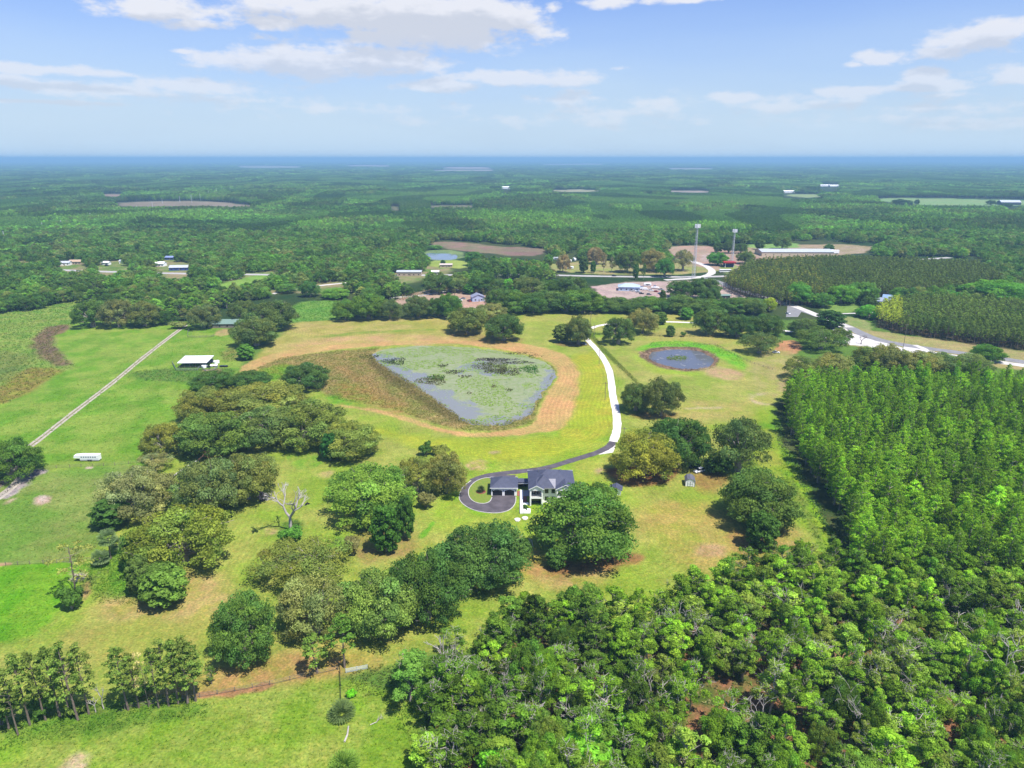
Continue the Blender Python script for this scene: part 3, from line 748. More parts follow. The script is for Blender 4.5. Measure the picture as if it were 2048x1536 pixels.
# ------------------------------------------------------------------ water
def sheet(name, pts, z, m, kind='structure', z1=None, it=0, closed=True):
    """a flat sheet (or a slab when z1 is given) over ground points"""
    pts = smooth_poly(pts, True, it) if it else pts
    tris = tessellate_polygon([[Vector((p[0], p[1], 0)) for p in pts]])
    b = MB()
    n = len(pts)
    area = sum(pts[i][0] * pts[(i + 1) % n][1] - pts[(i + 1) % n][0] * pts[i][1] for i in range(n))
    ccw = area > 0
    top = z if z1 is None else z1
    vs = [(p[0], p[1], top) for p in pts]
    fs = []
    for t in tris:
        a, b_, c = [Vector(vs[i]) for i in t]
        fs.append(tuple(t) if (b_ - a).cross(c - a).z > 0 else tuple(reversed(t)))
    b.add(vs, fs)
    if z1 is not None:
        vs2 = [(p[0], p[1], z) for p in pts] + vs
        b.add(vs2, [((i, (i + 1) % n, n + (i + 1) % n, n + i) if ccw else ((i + 1) % n, i, n + i, n + (i + 1) % n)) for i in range(n)])
    o = b.build(name, m)
    if kind: tag(o, kind=kind)
    return o


def water_mat(name, deep, film, cover, scale=.12, film2=None, rough=.08):
    m = bpy.data.materials.new(name)
    m.use_nodes = True
    nt = m.node_tree
    bs = nt.nodes['Principled BSDF']
    geo = nd(nt, 'ShaderNodeNewGeometry')
    a = nd(nt, 'ShaderNodeTexNoise'); a.inputs['Scale'].default_value = scale * .35; a.inputs['Detail'].default_value = 9; a.inputs['Roughness'].default_value = .68
    nt.links.new(geo.outputs['Position'], a.inputs['Vector'])
    fa = nd(nt, 'ShaderNodeAttribute', attribute_name='film')
    ma = nd(nt, 'ShaderNodeMath', operation='ADD')
    nt.links.new(a.outputs[0], ma.inputs[0]); nt.links.new(fa.outputs['Fac'], ma.inputs[1])
    r = nd(nt, 'ShaderNodeMapRange', interpolation_type='SMOOTHSTEP')
    r.inputs['From Min'].default_value = .52 - cover; r.inputs['From Max'].default_value = .62 - cover
    nt.links.new(ma.outputs[0], r.inputs['Value'])
    b = nd(nt, 'ShaderNodeTexNoise'); b.inputs['Scale'].default_value = scale * 3; b.inputs['Detail'].default_value = 6
    nt.links.new(geo.outputs['Position'], b.inputs['Vector'])
    fm = nd(nt, 'ShaderNodeMix', data_type='RGBA')
    br = nd(nt, 'ShaderNodeMapRange'); br.inputs['From Min'].default_value = .4; br.inputs['From Max'].default_value = .62
    nt.links.new(b.outputs[0], br.inputs['Value'])
    nt.links.new(br.outputs[0], fm.inputs['Factor'])
    fm.inputs['A'].default_value = (*film, 1); fm.inputs['B'].default_value = (*(film2 or film), 1)
    mx = nd(nt, 'ShaderNodeMix', data_type='RGBA')
    nt.links.new(r.outputs[0], mx.inputs['Factor'])
    mx.inputs['A'].default_value = (*deep, 1); nt.links.new(fm.outputs['Result'], mx.inputs['B'])
    nt.links.new(mx.outputs['Result'], bs.inputs['Base Color'])
    rr = nd(nt, 'ShaderNodeMapRange'); rr.inputs['To Min'].default_value = rough; rr.inputs['To Max'].default_value = .42
    nt.links.new(r.outputs[0], rr.inputs['Value']); nt.links.new(rr.outputs[0], bs.inputs['Roughness'])
    bs.inputs['IOR'].default_value = 1.33
    sl = nd(nt, 'ShaderNodeMapRange'); sl.inputs['To Min'].default_value = .6; sl.inputs['To Max'].default_value = .12
    nt.links.new(r.outputs[0], sl.inputs['Value']); nt.links.new(sl.outputs[0], bs.inputs['Specular IOR Level'])
    wv = nd(nt, 'ShaderNodeTexNoise'); wv.inputs['Scale'].default_value = 2.5; wv.inputs['Detail'].default_value = 3
    nt.links.new(geo.outputs['Position'], wv.inputs['Vector'])
    bp = nd(nt, 'ShaderNodeBump'); bp.inputs['Strength'].default_value = .12; bp.inputs['Distance'].default_value = .05
    nt.links.new(wv.outputs[0], bp.inputs['Height']); nt.links.new(bp.outputs[0], bs.inputs['Normal'])
    return m


def grow(pts, d):
    n = len(pts)
    cx, cy = sum(p[0] for p in pts) / n, sum(p[1] for p in pts) / n
    return [(p[0] + (p[0] - cx) / math.hypot(p[0] - cx, p[1] - cy) * d, p[1] + (p[1] - cy) / math.hypot(p[0] - cx, p[1] - cy) * d) for p in pts]


def pond_surface():
    g = grow(G(POND_BIG), 7); a = np.array(g)
    gx = np.arange(a[:, 0].min(), a[:, 0].max() + 2, 2.0); gy = np.arange(a[:, 1].min(), a[:, 1].max() + 2, 2.0)
    YY, XX = np.meshgrid(gy, gx, indexing='ij'); x, y = XX.ravel(), YY.ravel()
    shore = seg_dist(x, y, G([(742, 712), (765, 730), (790, 748), (830, 770), (870, 795), (900, 818), (925, 838), (960, 850), (1020, 848)]), False)
    rim = seg_dist(x, y, G([(1040, 845), (1068, 812), (1080, 790), (1100, 765), (1106, 745)]), False)
    isl = sdf(x, y, G([(900, 738), (960, 716), (1040, 716), (1060, 728), (1040, 742), (980, 752), (920, 752)]))
    f = np.clip((shore - 3) / 16, 0, 1) * .34 - .17
    f = np.minimum(f, np.clip((rim - 1) / 10, 0, 1) * .34 - .12)
    f = np.where(isl > 0, np.minimum(f, .02), f)
    co = np.stack([x, y, np.full(x.size, -.45)], 1)
    nr, nc = XX.shape; idx = np.arange(nr * nc).reshape(nr, nc)
    q = np.stack([idx[:-1, :-1], idx[:-1, 1:], idx[1:, 1:], idx[1:, :-1]], -1).reshape(-1, 4)
    cen = co[q].mean(1); q = q[pip(cen[:, 0], cen[:, 1], smooth_poly(g, True, 2))]
    me = bpy.data.meshes.new("pond_water"); me.from_pydata(co.tolist(), [], q.tolist())
    at = me.attributes.new('film', 'FLOAT', 'POINT'); at.data.foreach_set('value', f.astype(np.float32))
    me.materials.append(water_mat("pond_algae_water", (.19, .195, .18), lin(184, 200, 136), .06, .12, lin(200, 208, 160)))
    me.update()
    tag(link("pond_water", me), kind='structure')


pond_surface()
w2 = sheet("pond_water", smooth_poly(grow(G(POND_SMALL), 5), True, 2), -.75, water_mat("clear_pond_water", (.10, .105, .12), (.17, .17, .17), -.03, .5))
w3 = sheet("pond_water", smooth_poly(grow(G(POND_FAR), 6), True, 2), -.5, water_mat("far_pond_water", (.10, .15, .22), lin(150, 170, 140), .0, .08))
# ------------------------------------------------------------------ roads
M_CONC = mat("pale_concrete", (.60, .56, .52), .85, var=.12, scale=.4)
M_ASPH = mat("new_asphalt", (.085, .073, .082), .8, var=.28, scale=.35, bump=.2)
M_OLDASPH = mat("old_grey_asphalt", (.20, .195, .20), .85, var=.15, scale=.3)
M_DIRT = mat("pale_dirt", lin(240, 226, 206), .95, var=.18, scale=.35, bump=.4)
M_SAND = mat("white_lime_rock", (.50, .47, .44), .95, var=.2, scale=.12, bump=.3)
M_WHITE = mat("white_paint", (.86, .86, .85), .6, var=.04, scale=.8)
M_WALL = mat("white_stucco", (.90, .89, .88), .8, var=.05, scale=.7)
M_DARK = mat("dark_glass", (.012, .014, .02), .12, var=.1, spec=.6)
M_BLACK = mat("black_metal", (.015, .015, .018), .45, var=.2)
M_GREY = mat("grey_steel", (.33, .34, .36), .45, metal=.6, var=.1)
M_GALV = mat("galvanised_roof", (.62, .64, .67), .38, metal=.35, var=.08, scale=.3)
M_WOOD = mat("weathered_wood", (.20, .165, .13), .9, var=.25, scale=2.0)
M_BARK = mat("oak_bark", (.27, .235, .20), .95, var=.3, scale=1.2, bump=.4)
M_PBARK = mat("pine_bark", (.17, .13, .105), .95, var=.3, scale=1.5, bump=.4)
M_PALE = mat("bare_dead_wood", (.40, .36, .33), .9, var=.22, scale=1.0)
M_SLATE = mat("slate_blue_shingles", (.062, .068, .105), .7, var=.14, scale=.9, bump=.2)
M_BRICK = mat("red_pavers", (.24, .085, .06), .85, var=.3, scale=2.0)
M_RUBBER = mat("tyre_rubber", (.02, .02, .02), .8)
M_GREENROOF = mat("green_metal_roof", (.16, .24, .20), .5, var=.1)
M_TAN = mat("tan_siding", (.42, .33, .24), .8)
M_RED = mat("red_paint", (.35, .03, .03), .5)


def strip(name, pts, w, z, m, kind='structure', it=2, w_end=None):
    pts = smooth_poly(pts, False, it)
    n = len(pts)
    vs, fs = [], []
    for i, p in enumerate(pts):
        a = Vector(pts[max(i - 1, 0)]); b = Vector(pts[min(i + 1, n - 1)])
        d = (b - a).normalized(); nn = Vector((-d.y, d.x))
        t = i / (n - 1)
        hw = (w if w_end is None else w * (1 - t) + w_end * t) / 2
        hw *= 1 + .05 * math.sin(i * 2.3) + .04 * math.sin(i * 5.1)
        p = Vector(p)
        vs += [(*(p - nn * hw), z), (*(p + nn * hw), z)]
    for i in range(n - 1):
        fs.append((2 * i, 2 * i + 2, 2 * i + 3, 2 * i + 1))
    b = MB(); b.add(vs, fs)
    o = b.build(name, m)
    if kind: tag(o, kind=kind)
    return o


strip("concrete_driveway", G([(1226, 884), (1233, 866), (1235, 845), (1231, 815), (1225, 790), (1223, 765), (1219, 740), (1208, 718), (1193, 698), (1180, 685), (1172, 676),
                              (1168, 668), (1174, 660), (1190, 653), (1215, 648), (1260, 645), (1330, 643), (1400, 646), (1480, 650), (1560, 660), (1640, 672), (1690, 690)]), 3.9, .03, M_CONC)
strip("asphalt_driveway", G([(1226.5, 883.5), (1220, 892), (1208, 899), (1190, 907), (1160, 916), (1130, 925), (1095, 936), (1050, 942), (1000, 947), (966, 953), (945, 962)]), 3.6, .05, M_ASPH)
sheet("concrete_apron", G([(1229, 886), (1231, 893), (1226, 905), (1200, 909), (1182, 907), (1205, 899), (1220, 892)]), .026, M_CONC)
pad = G([(984, 950), (962, 953), (942, 962), (926, 974), (919, 988), (919, 1000), (928, 1010), (944, 1019), (965, 1024), (990, 1026), (1008, 1024), (1022, 1018), (1031, 1006), (1031, 990), (1031, 950)])
sheet("asphalt_parking_pad", pad[:1] + smooth_poly(pad[1:-3], False, 2) + pad[-3:], .044, M_ASPH)
isl = G([(981, 955), (964, 957), (949, 964), (938, 976), (936, 988), (941, 999), (952, 1006), (968, 1008), (980, 1004), (984, 993), (986, 975)])
M_LAWN = mat("island_lawn", lin(140, 182, 60), .95, var=.35, scale=1.2, bump=.5, col2=lin(180, 186, 84))
sheet("lawn_island", smooth_poly(isl, True, 2), .044, M_LAWN, 'structure', .13)
KERB = mat("pale_kerb", (.5, .48, .46), .8)


def kerb(pts, w=.22, h=.1, z=.05):
    pts = smooth_poly(pts, False, 2)
    n = len(pts); b = MB(); vs = []
    for i, p in enumerate(pts):
        a = Vector(pts[max(i - 1, 0)]); c = Vector(pts[min(i + 1, n - 1)])
        d = (c - a).normalized(); nn = Vector((-d.y, d.x)) * w / 2; p = Vector(p)
        vs += [(*(p - nn), z - .05), (*(p + nn), z - .05), (*(p + nn), z + h), (*(p - nn), z + h)]
    fs = []
    for i in range(n - 1):
        for k in range(4):
            fs.append((4 * i + k, 4 * i + 4 + k, 4 * i + 4 + (k + 1) % 4, 4 * i + (k + 1) % 4))
    b.add(vs, fs)
    tag(b.build("kerb", KERB), kind='structure')


kerb(G([(942, 961.5), (926, 973), (918.3, 988), (918.3, 1000), (928, 1010.6), (944, 1019.6), (965, 1024.8), (990, 1026.8), (1008, 1024.6), (1022.5, 1018.6), (1031.7, 1006), (1031.7, 994)]))
kerb(G([(981, 955), (964, 957), (949, 964), (938, 976), (936, 988), (941, 999), (952, 1006), (968, 1008), (980, 1004), (984, 995)]), z=.07)
# farm track: two wheel lines
trk = G([(372, 650), (330, 681), (280, 720), (230, 762), (180, 800), (130, 838), (66, 889), (20, 920)])
strip("farm_track", trk, 3.2, .02, M_DIRT, it=2)
mid = mat("track_crown_grass", lin(150, 156, 90), .95, var=.35, scale=.5, col2=lin(196, 178, 140))
strip("track_crown", trk, .8, .034, mid, it=2)
strip("farm_track", G([(60, 930), (40, 960), (0, 995), (-60, 1030)]), 3.5, .02, M_DIRT)
# county roads
strip("county_road", G([(2500, 790), (2300, 760), (2160, 742), (2048, 724), (1960, 711), (1870, 699), (1800, 689), (1740, 676), (1700, 655), (1660, 640), (1610, 622), (1560, 604), (1520, 592), (1460, 575), (1430, 560), (1390, 554)]), 9.0, .05, M_OLDASPH)
strip("road_shoulder", G([(2048, 731), (1960, 719), (1870, 707), (1810, 700), (1760, 694), (1720, 690), (1690, 682), (1676, 666), (1690, 652)]), 8, .03, M_SAND)
sheet("lime_rock_lot", G([(1664, 655), (1690, 648), (1700, 665), (1735, 676), (1790, 690), (1830, 705), (1780, 702), (1730, 692), (1700, 690), (1672, 680)]), .026, M_SAND)
sheet("lime_rock_lot", G([(1806, 692), (1870, 703), (1855, 712), (1806, 702)]), .028, M_SAND)
strip("lime_rock_road", G([(1700, 655), (1660, 640), (1630, 629), (1600, 616), (1560, 603), (1520, 592)]), 7, .07, M_SAND)
sheet("parking_lot", G([(1575, 612), (1604, 622), (1596, 634), (1572, 634)]), .06, M_OLDASPH)
strip("highway", G([(-300, 520), (0, 534), (120, 540), (200, 543), (300, 546), (420, 548), (520, 549), (640, 552), (760, 551), (900, 550), (1050, 548.5), (1130, 551), (1250, 553.5), (1390, 554),
                    (1470, 552), (1560, 545), (1700, 530), (1900, 515)]), 9.5, .04, M_CONC if False else mat("bleached_asphalt", (.36, .34, .33), .9, var=.1, scale=.1))
strip("lime_rock_road", G([(545, 588), (570, 581), (600, 576), (640, 571), (690, 566), (760, 557)]), 5, .05, M_SAND)
strip("lime_rock_road", G([(780, 596), (850, 590), (900, 581), (960, 577)]), 5, .06, M_SAND)
strip("lime_rock_road", G([(1330, 560), (1400, 556), (1430, 545), (1410, 530), (1375, 520)]), 8, .06, M_SAND)
strip("lime_rock_road", G([(1830, 690), (1860, 703), (1830, 712), (1800, 706)]), 4, .06, M_SAND)
strip("lime_rock_road", G([(1640, 628), (1700, 627), (1760, 625)]), 3, .06, M_SAND)
strip("lime_rock_road", G([(100, 560), (135, 553), (150, 545)]), 5, .06, M_SAND)


# ------------------------------------------------------------------ main house
def hip(b, x0, y0, x1, y1, z, rise, over=.5, mi=0, th=.16):
    """hip roof slab with eave thickness"""
    x0 -= over; y0 -= over; x1 += over; y1 += over
    w, d = x1 - x0, y1 - y0
    if w > d:
        r0, r1 = (x0 + d / 2, (y0 + y1) / 2), (x1 - d / 2, (y0 + y1) / 2)
    else:
        r0, r1 = ((x0 + x1) / 2, y0 + w / 2), ((x0 + x1) / 2, y1 - w / 2)
    vs = [(x0, y0, z), (x1, y0, z), (x1, y1, z), (x0, y1, z), (x0, y0, z + th), (x1, y0, z + th), (x1, y1, z + th), (x0, y1, z + th),
          (*r0, z + th + rise), (*r1, z + th + rise)]
    fs = [(3, 2, 1, 0), (0, 1, 5, 4), (1, 2, 6, 5), (2, 3, 7, 6), (3, 0, 4, 7)]
    if w > d:
        fs += [(4, 5, 9, 8), (6, 7, 8, 9), (7, 4, 8), (5, 6, 9)]
    else:
        fs += [(4, 5, 8), (5, 6, 9, 8), (6, 7, 9), (7, 4, 8, 9)]
    b.add(vs, fs, mi)


def gable(b, x0, y0, x1, y1, z, rise, mi=0, th=.16, axis='y'):
    """open gable roof, ridge along y (or x)"""
    if axis == 'y':
        xm = (x0 + x1) / 2
        vs = [(x0, y0, z), (xm, y0, z + rise), (x1, y0, z), (x0, y1, z), (xm, y1, z + rise), (x1, y1, z)]
    else:
        ym = (y0 + y1) / 2
        vs = [(x1, y0, z), (x1, ym, z + rise), (x1, y1, z), (x0, y0, z), (x0, ym, z + rise), (x0, y1, z)]
    vs += [(a, c, d + th) for a, c, d in vs]
    fs = [(0, 3, 4, 1), (1, 4, 5, 2), (6, 7, 10, 9), (7, 8, 11, 10), (0, 1, 7, 6), (1, 2, 8, 7), (3, 9, 10, 4), (4, 10, 11, 5), (0, 6, 9, 3), (2, 5, 11, 8)]
    b.add(vs, fs, mi)


def house():
    # garage: front wall foot at y = 991.5 px
    a, c = P(982.5, 991.5), P(1033.5, 991.5)
    gx0, gx1, gy = a.x, c.x, a.y
    gd = 8.6; gh = 3.2
    g = empty("garage", ((gx0 + gx1) / 2, gy, 0), 0, "white two-door garage with slate hip roof beside the asphalt loop", "garage")
    hw = (gx1 - gx0) / 2
    b = MB()
    cx_ = (-hw * .52, hw * .43)
    dw, dh = 1.8, 2.35
    # front wall pieces round the door openings (0.25 thick)
    xs = [-hw, cx_[0] - dw, cx_[0] + dw, cx_[1] - dw, cx_[1] + dw, hw]
    for i in (0, 2, 4):
        b.box(xs[i], 0, 0, xs[i + 1], .3, gh)
    for i in (1, 3):
        # arched lintel
        x0, x1 = xs[i], xs[i + 1]; n = 10; pts = [(x0, gh), (x0, dh - .35)]
        arch = [(x0 + (x1 - x0) * k / n, dh - .35 + .45 * math.sin(math.pi * k / n)) for k in range(n + 1)]
        vs = []; fs = []
        for (ax, az) in arch:
            vs += [(ax, 0, az), (ax, 0, gh), (ax, .3, az), (ax, .3, gh)]
        for k in range(n):
            o = 4 * k
            fs += [(o, o + 4, o + 5, o + 1), (o + 2, o + 3, o + 7, o + 6), (o, o + 2, o + 6, o + 4)]
        b.add(vs, fs)
    b.box(-hw, .3, 0, -hw + .25, gd, gh); b.box(hw - .25, .3, 0, hw, gd, gh); b.box(-hw + .25, gd - .25, 0, hw - .25, gd, gh)
    b.build("wall", M_WALL, g)
    b = MB(); hip(b, -hw, 0, hw, gd, gh, 2.6, .45); b.build("roof", M_SLATE, g)
    b = MB(); b.box(-hw - .5, -.52, gh + .0, hw + .5, -.46, gh + .2); b.build("fascia", M_WHITE, g)
    b = MB(); b.box(-hw - .5, gd + .46, gh + .05, hw + .5, gd + .56, gh + .22); b.build("fascia", M_WHITE, g)
    for c0 in cx_:
        b = MB(); b.box(c0 - dw, .22, .02, c0 + dw, .28, dh + .1)
        for k in range(1, 4): b.box(c0 - dw, .19, dh * k / 4, c0 + dw, .215, dh * k / 4 + .04)
        tag(b.build("garage_door", M_DARK, g), "black arched garage door")
    for lx in (-hw + .45, (cx_[0] + cx_[1]) / 2, hw - .4):
        b = MB(); b.box(lx - .1, -.16, 1.9, lx + .1, -.003, 2.35); b.box(lx - .14, -.2, 2.35, lx + .14, -.003, 2.42); b.build("wall_lamp", M_BLACK, g)
    # main house
    hx0, hx1 = P(1059.5, 1009).x, P(1147.5, 1009).x
    hy = P(1059, 1012).y
    H = 6.6
    h = empty("house", ((hx0 + hx1) / 2, hy, 0), 0, "large white two-storey house with slate hip roofs, balcony and twin front gables", "house")
    w = (hx1 - hx0) / 2
    D = 15.5
    bw = 4.7                     # bay width
    xl1 = -w + bw; xr0 = w - 6.4
    b = MB()
    # recessed core walls
    b.box(-w + .1, 2.6, 0, w - .1, D, H)
    b.build("wall", M_WALL, h)
    # bays: piers, floor band and gable heads
    for nm, x0, x1, open_ in (("bay", -w, xl1, 1), ("bay", xr0, w, 1)):
        q = MB()
        pw = .5
        q.box(x0, 0, 0, x0 + pw, 2.597, H - .5); q.box(x1 - pw, 0, 0, x1, 2.597, H - .5)
        q.box(x0 + pw, 0, 2.9, x1 - pw, 2.597, 3.5)
        q.box(x0, 0, H - .5, x1, 2.597, H)
        xm = (x0 + x1) / 2
        q.add([(x0, 0, H), (x1, 0, H), (xm, 0, H + 1.15), (x0, .25, H), (x1, .25, H), (xm, .25, H + 1.15)],
              [(0, 1, 2), (5, 4, 3), (0, 2, 5, 3), (2, 1, 4, 5)])
        o = q.build("bay", M_WALL, h)
        # door glass behind both openings
        q = MB(); q.box(x0 + pw + .3, 2.5, 3.55, x1 - pw - .3, 2.55, 5.7); q.box(x0 + pw + .2, 2.45, .1, x1 - pw - .2, 2.5, 2.7); q.build("window", M_DARK, h)
        for k in range(3):
            xx = x0 + pw + .3 + (x1 - x0 - 2 * pw - .6) * (k + .5) / 3
            q = MB(); q.box(xx - .05, 2.42, 3.6, xx + .05, 2.448, 5.6); q.build("mullion", M_WHITE, h)
        q = MB()
        q.box(x0 + pw, .08, 4.45, x1 - pw, .16, 4.53); q.box(x0 + pw, .08, 3.6, x1 - pw, .16, 3.66)
        n = 22
        for k in range(n):
            xx = x0 + pw + (x1 - x0 - 2 * pw) * (k + .5) / n
            q.box(xx - .025, .1, 3.5, xx + .025, .14, 4.45)
        q.build("balcony_railing", M_BLACK, h)
    # windows in the recess
    for x0, z0, z1 in ((xl1 + .8, 3.8, 5.4), (xl1 + 3.2, 3.8, 5.4), (xl1 + .8, .9, 2.5), (xl1 + 3.2, .9, 2.5)):
        q = MB(); q.box(x0, 2.54, z0, x0 + 1.3, 2.597, z1); f = q.build("window", M_DARK, h)
    for y0 in (4.2, 7.2, 10.5, 13):
        for z0 in (1.0, 4.0):
            q = MB(); q.box(w - .1, y0, z0, w - .04, y0 + 1.3, z0 + 1.5); q.build("window", M_DARK, h)
    # roofs
    b = MB()
    hip(b, -w, 2.6, w, D, H, 3.6, .55)
    b.build("roof", M_SLATE, h)
    b = MB()
    hip(b, -w + 1.5, 1.2, -w + 8.6, 9.0, H + .02, 3.3, .2)
    b.build("roof", M_SLATE, h)
    b = MB()
    gable(b, -w - .4, -.35, xl1 + .4, 7.0, H, 1.5); b.build("gable_roof", M_SLATE, h)
    b = MB()
    gable(b, xr0 - .4, -.35, w + .4, 8.5, H, 1.75); b.build("gable_roof", M_SLATE, h)
    for x0, x1, r in ((-w - .45, xl1 + .45, 1.5), (xr0 - .45, w + .45, 1.75)):
        xm = (x0 + x1) / 2
        b = MB()
        for xa, xb in ((x0, xm), (x1, xm)):
            b.add([(xa, -.42, H - .1), (xb, -.42, H + r - .1), (xb, -.42, H + r + .14), (xa, -.42, H + .14), (xa, -.36, H - .1), (xb, -.36, H + r - .1), (xb, -.36, H + r + .14), (xa, -.36, H + .14)],
                  [(0, 1, 2, 3), (7, 6, 5, 4), (0, 4, 5, 1), (3, 2, 6, 7), (0, 3, 7, 4), (1, 5, 6, 2)])
        b.build("rake_board", M_WHITE, h)
    b = MB()   # paler low-pitched metal roof between the gables
    xa, xb = xl1 + .4, xr0 - .4
    b.add([(xa, .9, H + .05), (xb, .9, H + .05), (xb + .3, 5.0, H + 1.85), (xa - .3, 5.0, H + 1.85), (xa, .9, H - .15), (xb, .9, H - .15), (xb, 5, H - .15), (xa, 5, H - .15)],
          [(0, 1, 2, 3), (0, 4, 5, 1), (1, 5, 6, 2), (3, 7, 4, 0), (4, 7, 6, 5)])
    tag(b.build("porch_roof", mat("pale_grey_metal_roof", (.26, .255, .28), .45, var=.1), h), "pale grey low metal roof")
    b = MB(); b.box(-w - .6, D + .56, H + .05, w + .6, D + .64, H + .25); b.build("gutter", M_WHITE, h)
    b = MB(); b.box(-w + 5, D, 0, w - 1.5, D + 3.6, 3.2); b.build("rear_wing", M_WALL, h)
    b = MB(); hip(b, -w + 5, D - 2.5, w - 1.5, D + 3.6, H - 2.2, 1.7, .4); b.build("rear_roof", M_SLATE, h)
    for (vx, vy, vz) in ((-w + 3.4, 10.8, 2.6), (-w + 6, 10.5, 2.8), (w - 4.5, 10.5, 2.7)):
        b = MB(); b.tube([(vx, vy, H + vz - 1.2), (vx, vy, H + vz + .4)], .14, 8); b.tube([(vx, vy, H + vz + .4), (vx, vy, H + vz + .5)], .2, 8); b.build("vent_pipe", M_GREY, h)
    # breezeway between the two
    br = empty("breezeway", ((gx1 + hx0) / 2, gy + 5, 0), 0, "covered breezeway linking the garage to the white house", "breezeway")
    L = (hx0 - gx1) / 2 - .05
    b = MB(); b.box(-L, -.2, 3.1, L, 3.2, 3.3); b.box(-L, -.3, 2.85, L, -.203, 3.32); b.build("roof", M_SLATE, br)
    b = MB()
    for xx in (-L + .15, L - .15): b.box(xx - .12, -.2, 0, xx + .12, .05, 3.1)
    b.box(-L + .03, -.25, 2.6, L - .03, -.203, 2.85)
    b.build("post", M_WHITE, br)
    b = MB(); b.box(-L + .3, 2.8, 0, L - .3, 2.9, 3.05); b.build("dark_panel", M_DARK, br)  # plain dark panel across the back of the breezeway
    # entry court
    def slab(name, px, z, m, label, cat):
        o = sheet(name, G(px), 0.0, m, None, z); return tag(o, label, cat)
    slab("court_wall", [(1040, 983), (1046, 983), (1046, 1028), (1040, 1028)], .7, M_WHITE, "long low white wall running out from the front entry", "wall")
    slab("garden_wall", [(1046.6, 1021), (1051, 1021), (1051, 1024), (1054, 1024), (1054, 1020), (1061, 1020), (1061, 1027.5), (1046.6, 1027.5)], .6, M_WHITE, "stepped white garden wall below the planting bed", "wall")
    slab("brick_landing", [(1046.6, 993), (1053.5, 993), (1053.5, 1006), (1046.6, 1006)], .14, M_BRICK, "red paver landing beside the white entry wall", "landing")
    slab("brick_path", [(1034.5, 982), (1039.5, 982), (1039.5, 992), (1034.5, 992)], .06, M_BRICK, "red paver path squeezed against the garage corner", "path")
    slab("entry_terrace", [(1046.6, 981), (1058, 981), (1058, 992.4), (1046.6, 992.4)], .12, mat("grey_terrace", (.3, .3, .32), .8), "grey terrace at the front entry under the breezeway", "terrace")
    slab("entry_step", [(1046.6, 1006.5), (1057, 1006.5), (1057, 1010), (1046.6, 1010)], .3, M_WHITE, "white step below the red paver landing", "step")
    # railing of the landing
    p0 = P(1054, 1005); rl = empty("entry_railing", p0, 0, "black metal railing beside the brick landing", "railing")
    b = MB()
    b.box(-.03, 0, .9, .03, 2.8, .96)
    for k in range(12): b.box(-.02, k * .24, 0, .02, k * .24 + .04, .9)
    b.build("rail", M_BLACK, rl)
    return gx0, gx1, gy


house()


def shed_small():
    p = P(1231, 990)
    s = empty("pump_shed", p, R_(-12), "small white shed with slate gable roof behind the huge oak", "shed")
    b = MB(); b.box(-1.9, 0, 0, 1.9, 3.2, 2.2)
    b.add([(-1.9, 0, 2.2), (1.9, 0, 2.2), (0, 0, 3.15), (-1.9, 3.2, 2.2), (1.9, 3.2, 2.2), (0, 3.2, 3.15)], [(0, 1, 2), (5, 4, 3)])
    b.build("wall", M_WALL, s)
    b = MB(); gable(b, -2.4, -.45, 2.4, 3.7, 2.0, 1.2); b.build("roof", M_SLATE, s)
    b = MB(); b.box(-.6, -.06, 0, .6, -.003, 1.9); b.build("door", M_DARK, s)
    # garden shed, double doors
    p = P(1380, 973)
    s = empty("garden_shed", p, R_(-9), "white barn-roofed garden shed with dark-trimmed double doors in front of parked cars", "shed")
    w, d, h = 1.75, 4.6, 2.1
    prof = [(-w, 0), (w, 0), (w, h), (w * .62, h + .65), (0, h + .95), (-w * .62, h + .65), (-w, h)]
    b = MB()
    vs = [(x, 0, z) for x, z in prof] + [(x, d, z) for x, z in prof]
    n = len(prof)
    b.add(vs, [tuple(range(n)), tuple(range(2 * n - 1, n - 1, -1))] + [(i, n + i, n + (i + 1) % n, (i + 1) % n) for i in (1, 6)])
    b.build("wall", M_WALL, s)
    b = MB()
    rp = [(w + .2, h - .12), (w * .66, h + .72), (0, h + 1.05), (-w * .66, h + .72), (-w - .2, h - .12)]
    for i in range(4):
        (x0, z0), (x1, z1) = rp[i], rp[i + 1]
        b.add([(x0, -.18, z0), (x1, -.18, z1), (x1, d + .18, z1), (x0, d + .18, z0), (x0, -.18, z0 + .1), (x1, -.18, z1 + .1), (x1, d + .18, z1 + .1), (x0, d + .18, z0 + .1)],
              [(0, 1, 2, 3), (7, 6, 5, 4), (0, 4, 5, 1), (2, 6, 7, 3), (0, 3, 7, 4)])
    b.build("roof", mat("grey_shingles", (.11, .11, .14), .75), s)
    for sx in (-1, 1):
        b = MB(); b.box(min(0, sx * .95) + .02, -.06, .12, max(0, sx * .95) - .02, -.003, 1.95); d_ = b.build("door", M_WHITE, s)
        q = MB()
        x0, x1 = (min(0, sx * 1.0), max(0, sx * 1.0))
        for (a0, b0, a1, b1) in ((x0, .08, x0 + .06, 2.05), (x1 - .06, .08, x1, 2.05), (x0 + .06, 1.99, x1 - .06, 2.05), (x0 + .06, .08, x1 - .06, .14), (x0 + .06, 1.05, x1 - .06, 1.1)):
            q.box(a0, -.1, b0, a1, -.063, b1)
        q.build("door_trim", M_BLACK, d_)
    for xx in (-w - .1, w + .003):
        b = MB(); b.box(xx, -.12, 0, xx + .097, .1, h); b.build("corner_board", M_BLACK, s)


shed_small()


